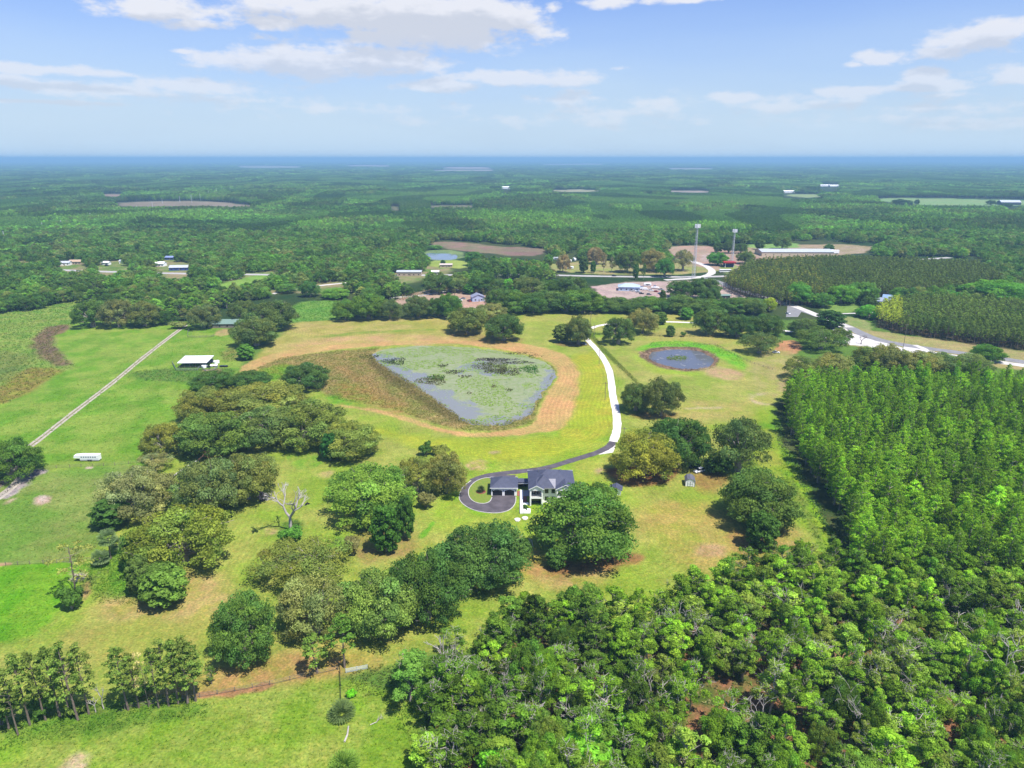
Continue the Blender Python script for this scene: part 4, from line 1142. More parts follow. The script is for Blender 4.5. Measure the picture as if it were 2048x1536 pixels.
# ------------------------------------------------------------------ vehicles
def loft_car(secs, n_side=8):
    """secs: list of (y, half width, z_low, z_top, roof half width) along the length"""
    vs, fs = [], []
    for (y, hw, z0, zt, rw) in secs:
        zb = z0 + (zt - z0) * .45
        vs += [(-hw * .9, y, z0), (hw * .9, y, z0), (hw, y, zb), (rw, y, zt), (-rw, y, zt), (-hw, y, zb)]
    n = len(secs)
    for i in range(n - 1):
        for k in range(6):
            k2 = (k + 1) % 6
            fs.append((i * 6 + k, (i + 1) * 6 + k, (i + 1) * 6 + k2, i * 6 + k2))
    fs.append(tuple(range(6))); fs.append(tuple((n - 1) * 6 + k for k in range(5, -1, -1)))
    return vs, fs


def wheel(parent, x, y, r=.36, w=.24):
    b = MB(); b.tube([(x - w / 2, y, r), (x + w / 2, y, r)], r, 14); t = b.build("wheel", M_RUBBER, parent)
    b = MB(); b.tube([(x - w / 2 - .01, y, r), (x + w / 2 + .01, y, r)], r * .55, 10); b.build("rim", M_GREY, t)


def car(loc, rz, paint, label, kind="car", group=None):
    nm = {"car": "parked_car", "pickup": "pickup_truck", "suv": "parked_car", "van": "delivery_van"}[kind]
    r = empty(nm, loc, rz, label, {"car": "car", "pickup": "pickup", "suv": "car", "van": "van"}[kind], group)
    L = {"car": 4.5, "pickup": 5.6, "suv": 4.8, "van": 6.0}[kind]; hw = .92; l = L / 2
    b = MB()
    secs = [(-l, hw * .85, .35, .72, hw * .75), (-l + .25, hw, .28, .85, hw * .86), (-l * .2, hw, .25, .98, hw * .92), (l * .3, hw, .25, 1.0, hw * .92), (l - .2, hw, .28, .95, hw * .86), (l, hw * .9, .4, .85, hw * .8)]
    if kind == "van":
        secs = [(-l, .95, .35, 1.0, .8), (-l + 1.0, 1.0, .3, 1.3, .9), (-l + 1.5, 1.0, .3, 2.4, .92), (l, 1.0, .35, 2.5, .92)]
    b.add(*loft_car(secs)); b.build("body", paint, r)
    if kind != "van":
        cab = {"car": (-.95, -.3, .95, 1.7), "suv": (-1.0, -.4, 1.7, 2.3), "pickup": (-1.1, -.5, .6, .9)}[kind]
        top = {"car": 1.45, "suv": 1.72, "pickup": 1.78}[kind]
        b = MB()
        b.add(*loft_car([(cab[0], .8, .96, .99, .78), (cab[1], .82, .96, top, .66), (cab[2], .82, .96, top, .66), (cab[3], .8, .96, 1.0, .76)])); c = b.build("windows", M_DARK, r)
        c.name = "cabin_glass"
        b = MB(); b.box(-.66, cab[1] + .05, top + .003, .66, cab[2] - .05, top + .05); b.build("roof", paint, r)
    if kind == "pickup":
        b = MB(); b.box(-.72, 1.0, 1.003, .72, 2.6, 1.03); b.build("bed_cover", M_BLACK, r)
    for sx in (-1, 1):
        for sy in (-.62, .62): wheel(r, sx * .82, sy * l)
        b = MB(); b.box(sx * .62 - .14, -l + .02, .6, sx * .62 + .14, -l + .12, .74); b.build("headlight", M_GREY, r)
        b = MB(); b.box(sx * .66 - .1, l - .08, .62, sx * .66 + .1, l + .01, .8); b.build("taillight", M_RED, r)
    return r


PW = mat("car_white", (.75, .76, .78), .3, var=.02); PS = mat("car_silver", (.45, .47, .5), .3, metal=.5); PK = mat("car_black", (.02, .02, .025), .25); PB = mat("car_blue", (.05, .09, .2), .3)
PG = mat("car_grey", (.16, .17, .18), .3); PR = mat("car_red", (.3, .04, .03), .3)
car(P(1168, 689), R_(28), PS, "silver pickup parked at the roadside under the pair of oaks", "pickup")
car(P(1398, 944), R_(-62), PW, "white hatchback parked in oak shade behind the garden shed", "suv")
car(P(1388, 935), R_(-70), PK, "black car parked beside the white hatchback in deep oak shade", "suv")


def horse_trailer():
    p = P(176, 921)
    k = (P(202, 921).x - P(152, 921).x)
    r = empty("horse_trailer", p, 0, "long white gooseneck horse trailer standing alone in the bright pasture", "trailer")
    x0, x1 = -k / 2 + 2.6, k / 2
    b = MB(); b.box(x0, -1.05, .55, x1, 1.05, 2.75); b.build("body", M_WHITE, r)
    b = MB()
    b.add([(-k / 2, -1.0, 1.5), (x0 - .003, -1.0, 1.35), (x0 - .003, 1.0, 1.35), (-k / 2, 1.0, 1.5), (-k / 2 + .3, -1.0, 2.6), (x0 - .003, -1.0, 2.75), (x0 - .003, 1.0, 2.75), (-k / 2 + .3, 1.0, 2.6)],
          [(3, 2, 1, 0), (4, 5, 6, 7), (0, 1, 5, 4), (1, 2, 6, 5), (2, 3, 7, 6), (3, 0, 4, 7)])
    b.build("gooseneck", M_WHITE, r)
    b = MB(); b.box(x0 - .05, -1.1, 2.753, x1 + .05, 1.1, 2.83); b.build("roof", M_WHITE, r)
    for i in range(7):
        b = MB(); b.box(x0 + .5 + i * .95, -1.09, 1.75, x0 + 1.1 + i * .95, -1.053, 2.2); b.build("window", mat("tinted_window", (.12, .16, .24), .3), r)
    b = MB(); b.box(x0 + .1, -1.075, 1.05, x1 - .1, -1.053, 1.2); b.build("side_stripe", mat("blue_grey_stripe", (.22, .28, .4), .5), r)
    for xx in (.9, 1.85):
        for sy in (-1, 1):
            b = MB(); b.tube([(xx, sy * 1.05 - .12 * sy, .38), (xx, sy * 1.12, .38)], .38, 14); b.build("wheel", M_RUBBER, r)
    b = MB(); b.box(.4, -1.2, .72, 2.4, -1.053, .85); b.build("fender", M_GREY, r)
    b = MB(); b.tube([(-k / 2 + .7, 0, 0.02), (-k / 2 + .7, 0, 1.5)], .07, 6); b.build("jack_stand", M_GREY, r)


horse_trailer()


def person_free(): pass


# ------------------------------------------------------------------ farm buildings
def pole_barn():
    a, c = P(358.5, 736), P(413, 736)
    W = c.x - a.x; H = 3.4; D = 11.0
    r = empty("pole_barn", (a.x, a.y, 0), R_(2), "open pole barn with bright white metal roof in the bright pasture", "barn")
    b = MB()
    b.add([(-.6, -.8, H - .2), (W + .6, -.8, H - .2), (W + .6, D + .8, H + .9), (-.6, D + .8, H + .9), (-.6, -.8, H - .06), (W + .6, -.8, H - .06), (W + .6, D + .8, H + 1.04), (-.6, D + .8, H + 1.04)],
          [(3, 2, 1, 0), (4, 5, 6, 7), (0, 1, 5, 4), (1, 2, 6, 5), (2, 3, 7, 6), (3, 0, 4, 7)])
    for i in range(1, int(W)): b.box(i - .04, -.8, H + .003 - .06, i + .04, -.7, H - .02)
    b.build("roof", mat("white_metal_roof", (.72, .74, .78), .35, var=.05), r)
    n = 6
    for i in range(n):
        x = W * i / (n - 1)
        for y in (0, D * .5, D):
            b = MB(); b.box(x - .1, y - .1, 0, x + .1, y + .1, H - .15 + y / D * 1.0); b.build("post", M_WOOD, r)
    b = MB(); b.box(0, D - .12, 0, W, D - .1, 2.6); b.box(-.02, 1, .4, 0, D, 1.2); b.build("back_wall", mat("blue_shade_wall", (.12, .13, .24), .7), r)  # wall colour carries the blue shade under the roof
    b = MB()
    for k in range(3): b.box(.1, .02, .5 + k * .4, W - .1, .06, .6 + k * .4)
    b.build("rail", M_WOOD, r)


pole_barn()


def corral(name, px, label, m, h=1.4, post_gap=3.0, rails=4, cat="fence", closed=False, group=None, wire=.03, post=.06):
    pts = [Vector((*q, 0)) for q in (G(px) if not isinstance(px[0], Vector) else [(p.x, p.y) for p in px])]
    if closed: pts.append(pts[0])
    root = empty(name, pts[0], 0, label, cat, group)
    o = pts[0]
    b = MB(); posts = []
    for a, c in zip(pts[:-1], pts[1:]):
        L = (c - a).length; n = max(1, int(L / post_gap))
        d = (c - a) / L; nn = Vector((-d.y, d.x, 0)) * wire
        for k in range(n): posts.append(a + d * (L * k / n))
        for q in range(rails):
            z = h * (q + .8) / (rails)
            z = min(z, h - .05)
            A, B = a - o, c - o
            b.add([A - nn + Vector((0, 0, z - wire)), B - nn + Vector((0, 0, z - wire)), B + nn + Vector((0, 0, z - wire)), A + nn + Vector((0, 0, z - wire)),
                   A - nn + Vector((0, 0, z + wire)), B - nn + Vector((0, 0, z + wire)), B + nn + Vector((0, 0, z + wire)), A + nn + Vector((0, 0, z + wire))],
                  [(3, 2, 1, 0), (4, 5, 6, 7), (0, 1, 5, 4), (1, 2, 6, 5), (2, 3, 7, 6), (3, 0, 4, 7)])
    if not closed: posts.append(pts[-1])
    b.build("rail", m, root)
    q = MB(); q.box(-post, -post, 0, post, post, h + .1)
    pm = q.mesh("post", m)
    for p in posts[:100]:
        link("post", pm, root, p - o)
    return root


corral("corral_panels", [(345, 727), (352, 741), (395, 741), (402, 733), (402, 729)], "grey pipe corral panels in front of the white-roofed pole barn", M_GREY, 1.5, 3.0, 5, wire=.04)
corral("corral_panels", [(402, 736), (412, 744), (428, 742), (436, 734)], "grey pipe corral panels round the white feed tanks", M_GREY, 1.5, 3.0, 5, wire=.04)
corral("corral_panels", [(376, 674.5), (376, 664), (380, 658)], "grey side panels of the pen beside the oak shade", M_GREY, 1.4, 3, 4)
corral("board_fence", [(376, 675), (400, 675.5), (424, 674), (428, 672)], "grey board fence of the pen below the green-roofed house", M_WOOD, 1.4, 3, 3, wire=.05)


def ground_house(px, w, d, h, rise, wallm, roofm, label, rz=0.0, cat="house", name="farm_house", style='gable', group=None, axis='x', wins=4):
    p = P(*px)
    r = empty(name, p, rz, label, cat, group)
    hw = w / 2
    b = MB(); b.box(-hw, 0, 0, hw, d, h)
    if style == 'gable' and axis == 'x':
        b.add([(-hw, 0, h), (-hw, d, h), (-hw, d / 2, h + rise), (hw, 0, h), (hw, d, h), (hw, d / 2, h + rise)], [(0, 2, 1), (3, 4, 5)])
    elif style == 'gable':
        b.add([(-hw, 0, h), (hw, 0, h), (0, 0, h + rise), (-hw, d, h), (hw, d, h), (0, d, h + rise)], [(0, 1, 2), (5, 4, 3)])
    b.build("wall", wallm, r)
    b = MB()
    if style == 'hip': hip(b, -hw, 0, hw, d, h, rise, .6)
    elif style == 'flat': b.box(-hw - .1, -.1, h + .003, hw + .1, d + .1, h + .15)
    else: gable(b, -hw - .5, -.5, hw + .5, d + .5, h - .05, rise + .15, axis=axis)
    b.build("roof", roofm, r)
    for k in range(wins):
        x = -hw + w * (k + .5) / wins
        q = MB(); q.box(x - .6, -.05, .9, x + .6, -.003, min(h - .3, 2.1)); q.build("window", M_DARK, r)
    if wins: 
        q = MB(); q.box(hw * .1 - .45, -.07, 0, hw * .1 + .45, -.052, 2.0); q.build("door", M_WOOD, r)
    return r


ground_house((447, 656), 22, 12, 3.0, 2.2, M_WOOD, M_GREENROOF, "farmhouse with a green metal roof half hidden between oaks", R_(3))
# feed tanks and stock tanks by the pole barn
def tank(px, r, h, m, label, name="water_tank"):
    p = P(*px); e = empty(name, p, 0, label, "tank")
    b = MB(); n = 16
    b.tube([(0, 0, 0), (0, 0, h * .8), (0, 0, h * .93), (0, 0, h)], [r, r, r * .8, r * .3], n); b.build("body", m, e, smooth=False)
    b = MB(); b.tube([(0, 0, h), (0, 0, h + .12)], r * .22, 8); b.build("lid", M_BLACK, e)


tank((409, 735), 1.7, 1.8, M_WHITE, "white feed tank nearest the corner of the pole barn pen")
tank((433, 726), 1.8, 1.7, M_WHITE, "white feed tank standing farthest from the camera beside the barn")
for px, rz, lb in (((444, 734), 0, "black round-ended stock tank beside the white feed tanks"), ((451, 734), .1, "black round-ended stock tank last in the row, out in the open"), ((416, 735), .05, "black stock tank between two white feed tanks")):
    p = P(*px); e = empty("stock_tank", p, rz, lb, "tank")
    b = MB(); b.prism([(1.5 * math.cos(t) * (1 if abs(math.cos(t)) < .9 else 1), .8 * math.sin(t)) for t in [i * math.pi / 8 for i in range(16)]], 0, .95); b.build("tub", M_BLACK, e)
    b = MB(); b.prism([(1.38 * math.cos(t), .68 * math.sin(t)) for t in [i * math.pi / 8 for i in range(16)]], .953, .96); b.build("water", M_DARK, e)
ft = empty("flatbed_trailer", P(428, 733), .3, "small white flatbed trailer between the white feed tanks", "trailer")
b = MB(); b.box(-2.1, -1.0, .55, 2.1, 1.0, .75); b.box(-2.1, .9, .753, 2.1, 1.0, 1.3); b.build("deck", M_WHITE, ft)
for s in (-1, 1):
    b = MB(); b.tube([(0, s * 1.0, .35), (0, s * 1.2, .35)], .35, 12); b.build("wheel", M_RUBBER, ft)
b = MB(); b.tube([(-2.1, -.6, .6), (-3.3, 0, .5), (-2.1, .6, .6)], .05, 5); b.build("hitch", M_GREY, ft)

# buildings farther off
ground_house((1768, 611), 20, 11, 3.2, 2.4, mat("navy_wall", (.05, .07, .16), .8), mat("blue_grey_metal_roof", (.34, .38, .46), .4, metal=.3), "house with blue-grey metal roof in the trees above the pine stand", R_(-32))
ground_house((1777, 604), 10, 8, 3.6, 2.0, M_WHITE, mat("pale_blue_metal_roof", (.22, .32, .5), .4), "small wing with pale blue roof behind the blue-grey roofed house", R_(-32), "shed", "farm_shed")
ground_house((1595, 512), 92, 30, 5.0, 2.2, mat("cream_wall", (.55, .45, .32), .8), M_GALV, "long low warehouse with pale metal roof behind the pine plantation", R_(-1), "warehouse", "warehouse", wins=9)
for i, (x, y, w_, lb) in enumerate(((1655, 507, 15, "white box truck body parked beyond the end of the warehouse"), (1668, 508, 12, "second white box trailer in the yard beyond the warehouse"), (1640, 510, 12, "white box trailer parked against the warehouse end"))):
    e = empty("box_trailer", P(x, y), .1 * i, lb, "trailer")
    b = MB(); b.box(-w_ / 2, -1.5, 1.1, w_ / 2, 1.5, 5.2); b.build("box", M_WHITE, e)
    b = MB(); b.box(-w_ / 2 + .4, -.6, .7, w_ / 2 - .4, .6, 1.097); b.build("chassis", M_BLACK, e)
    for s in (-1, 1):
        b = MB(); b.tube([(w_ / 2 - 1.5, s * 1.1, .5), (w_ / 2 - 1.5, s * 1.45, .5)], .5, 10); b.build("wheel", M_RUBBER, e)
ground_house((818, 552), 26, 9, 4.2, 1.2, M_TAN, M_GALV, "long tan shed with pale flat roof beside the highway", 0, "shed", "roadside_shed", wins=5)
ground_house((957, 603), 11, 10, 3.6, 2.4, mat("pale_blue_wall", (.4, .45, .62), .8), mat("blue_grey_shingle", (.22, .23, .30), .7), "blue-grey cottage in the sandy palm nursery", R_(12), axis='y', wins=2)
ground_house((991, 606), 12, 7, 2.8, 1.4, M_WHITE, M_GALV, "white canopy shed at the end of the palm nursery", R_(-6), "shed", "nursery_shed", wins=2)
ground_house((1258, 582), 20, 13, 3.6, 2.6, mat("blue_white_wall", (.45, .55, .7), .8), mat("pale_blue_roof", (.38, .46, .56), .45), "roadside shop with pale blue hip roof facing the crowded lot", R_(-8), "shop", "roadside_shop", style='hip', wins=4)
ground_house((1157, 592), 9, 6, 4.5, 1.0, M_WHITE, M_WHITE, "white building glimpsed through a gap in the dark oak row", 0, "building", "white_building", wins=2)
ground_house((1033, 610), 8, 6, 3, 1.0, M_WHITE, M_GALV, "small white shed glimpsed behind the oak row by the nursery", 0, "shed", "small_shed", wins=1)
ground_house((357, 541), 20, 10, 3.2, 2.0, mat("deep_blue_wall", (.05, .08, .3), .7), M_GALV, "blue-walled house with pale roof beside the highway", R_(6))
ground_house((317, 533), 12, 8, 3.2, 1.8, M_WHITE, M_WHITE, "white house next to the blue-walled one", R_(-5))
ground_house((338, 520), 10, 7, 3, 1.4, PB, mat("faded_blue_roof", (.2, .25, .45), .6), "blue-roofed shed in the cluttered yard behind the blue-walled house", 0, "shed", "yard_shed", wins=1)
ground_house((150, 529), 13, 8, 3.2, 1.8, M_TAN, mat("rusty_tan_roof", (.42, .30, .2), .7), "house with rusty tan roof in the trees by the highway bend", R_(4))
ground_house((128, 531), 12, 8, 3.0, 1.6, M_WHITE, M_GALV, "white mobile home beside the rusty-roofed house", R_(8), wins=3)
ground_house((210, 530), 9, 5, 2.8, 1.2, M_WHITE, M_WHITE, "white camper-sized cabin next to a dark car in the trees", R_(-8), "cabin", "white_cabin", wins=2)
ground_house((248, 527), 11, 6, 2.8, 1.2, M_WALL, M_GALV, "low pale-roofed cabin half lost in the trees by the highway", R_(3), "cabin", "white_cabin", wins=2)
ground_house((2, 528), 16, 8, 3, 1.6, M_WALL, M_GALV, "pale-roofed house cut by the edge of the woods by the highway", R_(3))
ground_house((438, 541), 8, 5, 2.6, 1.2, M_WALL, M_GALV, "tiny grey cottage set back from the highway verge", 0, "cottage", "small_cottage", wins=1)
ground_house((870, 549), 8, 5, 3, 1.0, M_WHITE, M_WHITE, "little white kiosk at the far end of the long tan shed", 0, "kiosk", "white_kiosk", wins=1)
ground_house((892, 535), 14, 7, 3, 1.0, M_TAN, mat("pale_pink_roof", (.5, .42, .38), .7), "pale shed on the far side of the highway below the far pond", 0, "shed", "roadside_shed", wins=2)
ground_house((2022, 410), 50, 26, 7, 5, mat("dark_barn_wall", (.06, .07, .10), .8), M_GALV, "distant barn with grey metal roof at the edge of the pale field", R_(-8), "barn", "field_barn", wins=0)
ground_house((1576, 386), 60, 20, 6, 3, M_WHITE, M_WHITE, "long white shed at the corner of the far pale green field", 0, "shed", "poultry_shed", wins=0)
ground_house((1012, 378), 50, 20, 7, 3, M_WHITE, M_WHITE, "tiny white building alone in the distant forest", 0, "building", "remote_building", wins=0)
ground_house((1647, 373), 60, 20, 5, 3, M_WHITE, M_WHITE, "first of two pale sheds in the distant forest", 0, "shed", "poultry_shed", wins=0)
ground_house((1671, 373.5), 50, 20, 5, 3, M_WHITE, M_WHITE, "second of two pale sheds in the distant forest, nearer the pale field", 0, "shed", "poultry_shed", wins=0)
ground_house((1450, 598), 9, 6, 3, .6, mat("dark_green_wall", (.05, .07, .06), .8), M_GREENROOF, "dark low shed among tall trees beside the lot", 0, "shed", "lot_shed", wins=1)
ground_house((1437, 627), 9, 5, 2.8, 1.2, M_WALL, M_GALV, "white cottage at the edge of the small mown paddock", 0, "cottage", "small_cottage", wins=1)
ground_house((1485, 610), 9, 6, 2.8, 1.2, M_WALL, mat("light_blue_metal", (.45, .52, .6), .5), "cottage with light metal roof behind the lone paddock tree", R_(-20), "cottage", "small_cottage", wins=1)
ground_house((1800, 738), 7, 5, 2.8, 1.2, M_WALL, M_WALL, "white cottage hidden in the mossy trees by the county road", 0, "cottage", "small_cottage", wins=1)
# red and blue gas station sign block
gs = empty("filling_station", P(1457, 534), 0, "red and dark filling station canopy behind the tall mast", "filling station")
b = MB(); b.box(-7, -5, 5, 7, 5, 6.3); b.build("canopy", M_RED, gs)
b = MB(); b.box(-5, 0, 0, 6, 4.9, 4.99); b.build("shop", mat("dark_blue_wall", (.04, .05, .16), .7), gs)
for sx in (-5, 5):
    b = MB(); b.box(sx - .25, -4, 0, sx + .25, -3.5, 4.99); b.build("post", M_WHITE, gs)
e = empty("coach", P(1450, 545), .1, "long white coach parked in front of the filling station", "coach")
b = MB(); b.box(-6.5, -1.3, .7, 6.5, 1.3, 3.5); b.build("body", M_WHITE, e)
b = MB(); b.box(-6.2, -1.36, 1.9, 6.2, -1.303, 2.8); b.build("window", M_DARK, e)
for s in (-4, 4):
    b = MB(); b.tube([(s, -1.35, .5), (s, -1.0, .5)], .5, 12); b.build("wheel", M_RUBBER, e)

# parked vehicles of the crowded lot, the campground and the highway
rnd = random.Random(5)
lot = [((1268, 583), PW, 'suv', "white car nearest the pale blue shop roof"), ((1276, 585), PS, 'car', "silver car in the lot beside the white one"), ((1283, 588), PK, 'car', "black car in the crowded lot"),
       ((1290, 580), PW, 'van', "white van in the second line of the crowded lot"), ((1298, 590), PG, 'suv', "dark grey car at the near corner of the crowded lot"), ((1302, 582), PW, 'suv', "white car parked between the van and a red car"),
       ((1312, 584), PR, 'car', "red car in the crowded lot"), ((1322, 580), PS, 'pickup', "silver pickup at the open end of the crowded lot"), ((1279, 576), PW, 'pickup', "white pickup close to the highway verge in the lot"),
       ((1320, 588), PB, 'car', "blue car at the open end of the crowded lot"), ((1292, 596), PS, 'pickup', "silver pickup pulled up behind the oak row"), ((1307, 597), PK, 'pickup', "black pickup pulled up behind the oak row"),
       ((1336, 584), PW, 'car', "white car alone on bare sand east of the lot")]
for px, pm, kd, lb in lot:
    car(P(*px), rnd.uniform(-.4, .4) + 1.3, pm, lb, kd)
car(P(1228, 552.5), R_(88), PK, "dark car driving along the highway past the campground lawn", "suv")
car(P(1308, 553), R_(90), PG, "dark grey pickup on the highway beside two roadside trees", "pickup")
car(P(1490, 551), R_(80), PW, "white van on the road by the filling station", "van")
car(P(920, 601), R_(60), PW, "white car in front of the nursery cottage", "suv"); car(P(938, 603), R_(30), PR, "red pickup beside the nursery cottage", "pickup"); car(P(927, 598), R_(70), PS, "silver car behind the white one at the nursery", "car")
car(P(214, 532), R_(85), PK, "black car by the white cabin near the highway", "suv")
car(P(1576, 628), R_(20), PW, "white car on the asphalt lot below the lime rock road", "car")
car(P(1552, 706), R_(80), PW, "white car at the edge of the bare red paddock", "car"); 
car(P(1594, 758), R_(60), PW, "white pickup half under the olive tree by the cypress stand", "pickup")


def camper(px, rz, label):
    e = empty("camper", P(*px), rz, label, "camper")
    b = MB(); b.add(*loft_car([(-3.6, 1.15, .6, 2.4, 1.0), (-3.2, 1.2, .5, 3.0, 1.1), (3.4, 1.2, .5, 3.0, 1.1), (3.7, 1.15, .6, 2.7, 1.0)])); b.build("body", M_WHITE, e)
    b = MB(); b.box(1.203, -2, 1.4, 1.24, 2, 2.2); b.box(-1.24, -2, 1.4, -1.203, 2, 2.2); b.build("window", M_DARK, e)
    for s in (-1, 1):
        b = MB(); b.tube([(s * 1.0, .5, .35), (s * 1.22, .5, .35)], .35, 12); b.build("wheel", M_RUBBER, e)


camper((1149, 521), .2, "white camper nearest the mossy grey tree on the campground lawn")
camper((1137, 524), 1.2, "white camper half behind the mossy grey tree")
camper((1165, 519), .4, "white camper between two trees on the campground lawn")
camper((1130, 520), .1, "white camper deepest behind the mossy grey tree")
camper((1112, 519), 1.5, "white camper at the wood's edge of the campground")
camper((1141, 538), 1.5, "cream camper alone out on the open campground lawn")
camper((1295, 572), 1.5, "long white camper parked broadside in the crowded lot")


def boat(px, rz, label):
    e = empty("motor_boat", P(*px), rz, label, "boat")
    secs = [(-4, .2, .8, 1.7, .1), (-2.6, 1.0, .6, 1.7, 1.0), (0, 1.3, .5, 1.6, 1.25), (3.6, 1.25, .5, 1.5, 1.2)]
    b = MB(); b.add(*loft_car(secs)); b.build("hull", M_WHITE, e)
    b = MB(); b.box(-.8, -.8, 1.62, .8, 1.2, 3.0); b.build("cabin", M_WHITE, e)
    b = MB(); b.box(-1, -1, 3.003, 1, 1.6, 3.1); b.build("canopy", PB, e)


boat((1310, 577), 1.4, "white cabin boat on a stand beside the highway verge"); boat((1284, 579), 1.5, "white cabin boat between the shop and the parked cars")


# ------------------------------------------------------------------ masts, poles
def lattice_tower(px_base, px_top, label):
    p = P(*px_base); 
    d = px_dir(*px_top)
    H = CAM_H + p.y / d[1] * d[2]
    X = p.y / d[1] * d[0]
    r = empty("lattice_mast", p, 0, label, "mast")
    b = MB(); k = 3
    base, top = 1.9, .9
    def leg(i, z):
        t = z / H; rr = base * (1 - t) + top * t; a = i * 2 * math.pi / 3 + .4
        return (rr * math.cos(a), rr * math.sin(a), z)
    for i in range(3): b.tube([leg(i, 0), leg(i, H)], [.22, .16], 5)
    b.build("leg", mat("galvanised_mast", (.42, .44, .47), .6), r)
    b = MB(); n = 18
    for j in range(n):
        z0, z1 = H * j / n, H * (j + 1) / n
        for i in range(3):
            b.tube([leg(i, z0), leg((i + 1) % 3, z1)], .09, 4); b.tube([leg(i, z1), leg((i + 1) % 3, z1)], .08, 4)
    b.build("bracing", MATS["galvanised_mast"], r)
    b = MB()
    b.tube([(0, 0, H - 4), (0, 0, H + 1.5)], .25, 6)
    for i in range(3):
        a = i * 2 * math.pi / 3; a2 = a + 2 * math.pi / 3
        for z in (H - 3, H - .5): b.tube([(3.4 * math.cos(a), 3.4 * math.sin(a), z), (3.4 * math.cos(a2), 3.4 * math.sin(a2), z)], .1, 4)
        b.tube([(0, 0, H - 2), (3.4 * math.cos(a), 3.4 * math.sin(a), H - 2)], .1, 4)
    b.build("platform", MATS["galvanised_mast"], r)
    for i in range(3):
        for t in (.15, .4, .6, .85):
            a = i * 2 * math.pi / 3; a2 = a + 2 * math.pi / 3
            x = 3.5 * (math.cos(a) * (1 - t) + math.cos(a2) * t); y = 3.5 * (math.sin(a) * (1 - t) + math.sin(a2) * t)
            b = MB(); b.box(x - .28, y - .2, H - 3.4, x + .28, y + .2, H + .3); b.build("panel_antenna", M_WHITE, r)


lattice_tower((1387, 556), (1396, 449), "tall grey lattice phone mast with white antenna panels beside the highway")
lattice_tower((1464, 522), (1467, 459), "shorter phone mast behind the filling station")


def pole(px, h, label, m=M_WOOD, group=None, cross=True, r=.16):
    e = empty("utility_pole", P(*px), 0, label, "utility pole", group)
    b = MB(); b.tube([(0, 0, 0), (0, 0, h)], [r, r * .7], 7); b.build("pole", m, e)
    if cross:
        b = MB(); b.box(-1.2, -.07, h - .9, 1.2, .07, h - .75); b.build("crossarm", m, e)
    return e


for px, h, lb in (((1181, 652), 11, "wooden pole at the far bend of the white drive"), ((1188, 677), 10, "wooden pole where the hedge fence turns"), ((1198, 731), 10, "wooden pole beside the white drive level with the round pond"),
                  ((1210, 800), 10, "wooden pole beside the white drive level with the straw track"), ((1247, 890), 8.5, "wooden pole behind the golden oak near the asphalt joint"),
                  ((1360, 640), 9, "wooden pole by the lone round bush"), ((1460, 622), 14, "wooden pole in the small paddock"), ((1803, 715), 22, "tall pole beside the county road junction"),
                  ((1812, 660), 12, "pole in the verge below the pine stand"), ((1051, 541), 14, "pole at the highway before the campground"), ((966, 540), 12, "pole standing over the long dark oak row"),
                  ((808, 545), 16, "pole behind the long tan shed"), ((283, 652), 9, "pole at the pasture edge before the dark thicket"), ((804, 590), 10, "pole beside the nursery hedge"), ((1392, 555), 12, "pole close beside the lattice mast"), ((1450, 523), 12, "pole beside the shorter phone mast"), ((666, 530), 14, "pale pole among trees behind the lime rock bend")):
    pole(px, h, lb)
for (x, y0, y1) in ((10, 462, 480), (86, 445, 458), (124, 440, 454), (145, 460, 470), (183, 426, 442), (231, 418, 434), (276, 411, 425), (306, 403, 416), (325, 396, 404), (360, 392, 402), (384, 389, 403), (401, 387, 398), (418, 381, 392), (434, 376, 387), (449, 375, 385), (461, 374, 382)):
    p = P(x, y1 + 3); d = px_dir(x, y0); H = CAM_H + p.y / d[1] * d[2]
    pole((x, y1 + 3), H, "pale steel transmission pole rising from the forest in a long line", mat("weathered_steel_pole", (.55, .56, .58), .6), "transmission poles crossing the forest", r=.5)


def wire(name, pts, label, sag=1.2, r=.03):
    b = MB()
    for a, c in zip(pts[:-1], pts[1:]):
        a, c = Vector(a), Vector(c)
        b.tube([a.lerp(c, t / 8) - Vector((0, 0, sag * 4 * (t / 8) * (1 - t / 8))) for t in range(9)], r, 3, caps=False)
    tag(b.build(name, M_BLACK), label, "cable")


wire("power_line", [P(1181, 652) + Vector((0, 0, 10.5)), P(1188, 677) + Vector((0, 0, 9.6)), P(1198, 731) + Vector((0, 0, 9.6)), P(1210, 800) + Vector((0, 0, 9.6)), P(1247, 890) + Vector((0, 0, 8.2))], "thin black power line strung along the white drive")

# ------------------------------------------------------------------ fences
FEN = [([(-60, 1134), (60, 1129), (140, 1124), (188, 1121)], "wire fence between the two bright pastures", .5), ([(86, 938), (140, 935), (230, 931), (285, 924)], "wire fence running behind the horse trailer", .5),
       ([(0, 995), (30, 972), (50, 958), (66, 948)], "wire fence beside the sandy shade of the lone oak", .5),
       ([(1190, 669), (1240, 671), (1290, 672), (1400, 673), (1480, 674)], "dark wire fence along the far side of the round pond field", 1),
       ([(250, 1419), (300, 1410), (400, 1395), (470, 1383), (540, 1370), (620, 1352), (676, 1340)], "wire fence along the bare red bank in the lower field", .5),
       ([(1300, 722 - 30), (1430, 690), (1500, 725), (1545, 740)], "thin wire fence round the back of the round pond", .4), ([(682, 1400), (680, 1345)], "dark broken fence stretch running down from the farm gate", 1)]
for px, lb, th in FEN:
    corral("wire_fence", px, lb, M_WOOD if th < 1 else M_BLACK, 1.25, 3.5, 3, wire=.018 + .01 * th, post=.07)
corral("farm_gate", [(692, 1346), (714, 1342), (735, 1338)], "pale metal farm gate at the corner of the lower field", mat("pale_gate_metal", (.5, .56, .54), .5), 1.3, 2.6, 5, cat="gate", wire=.035)
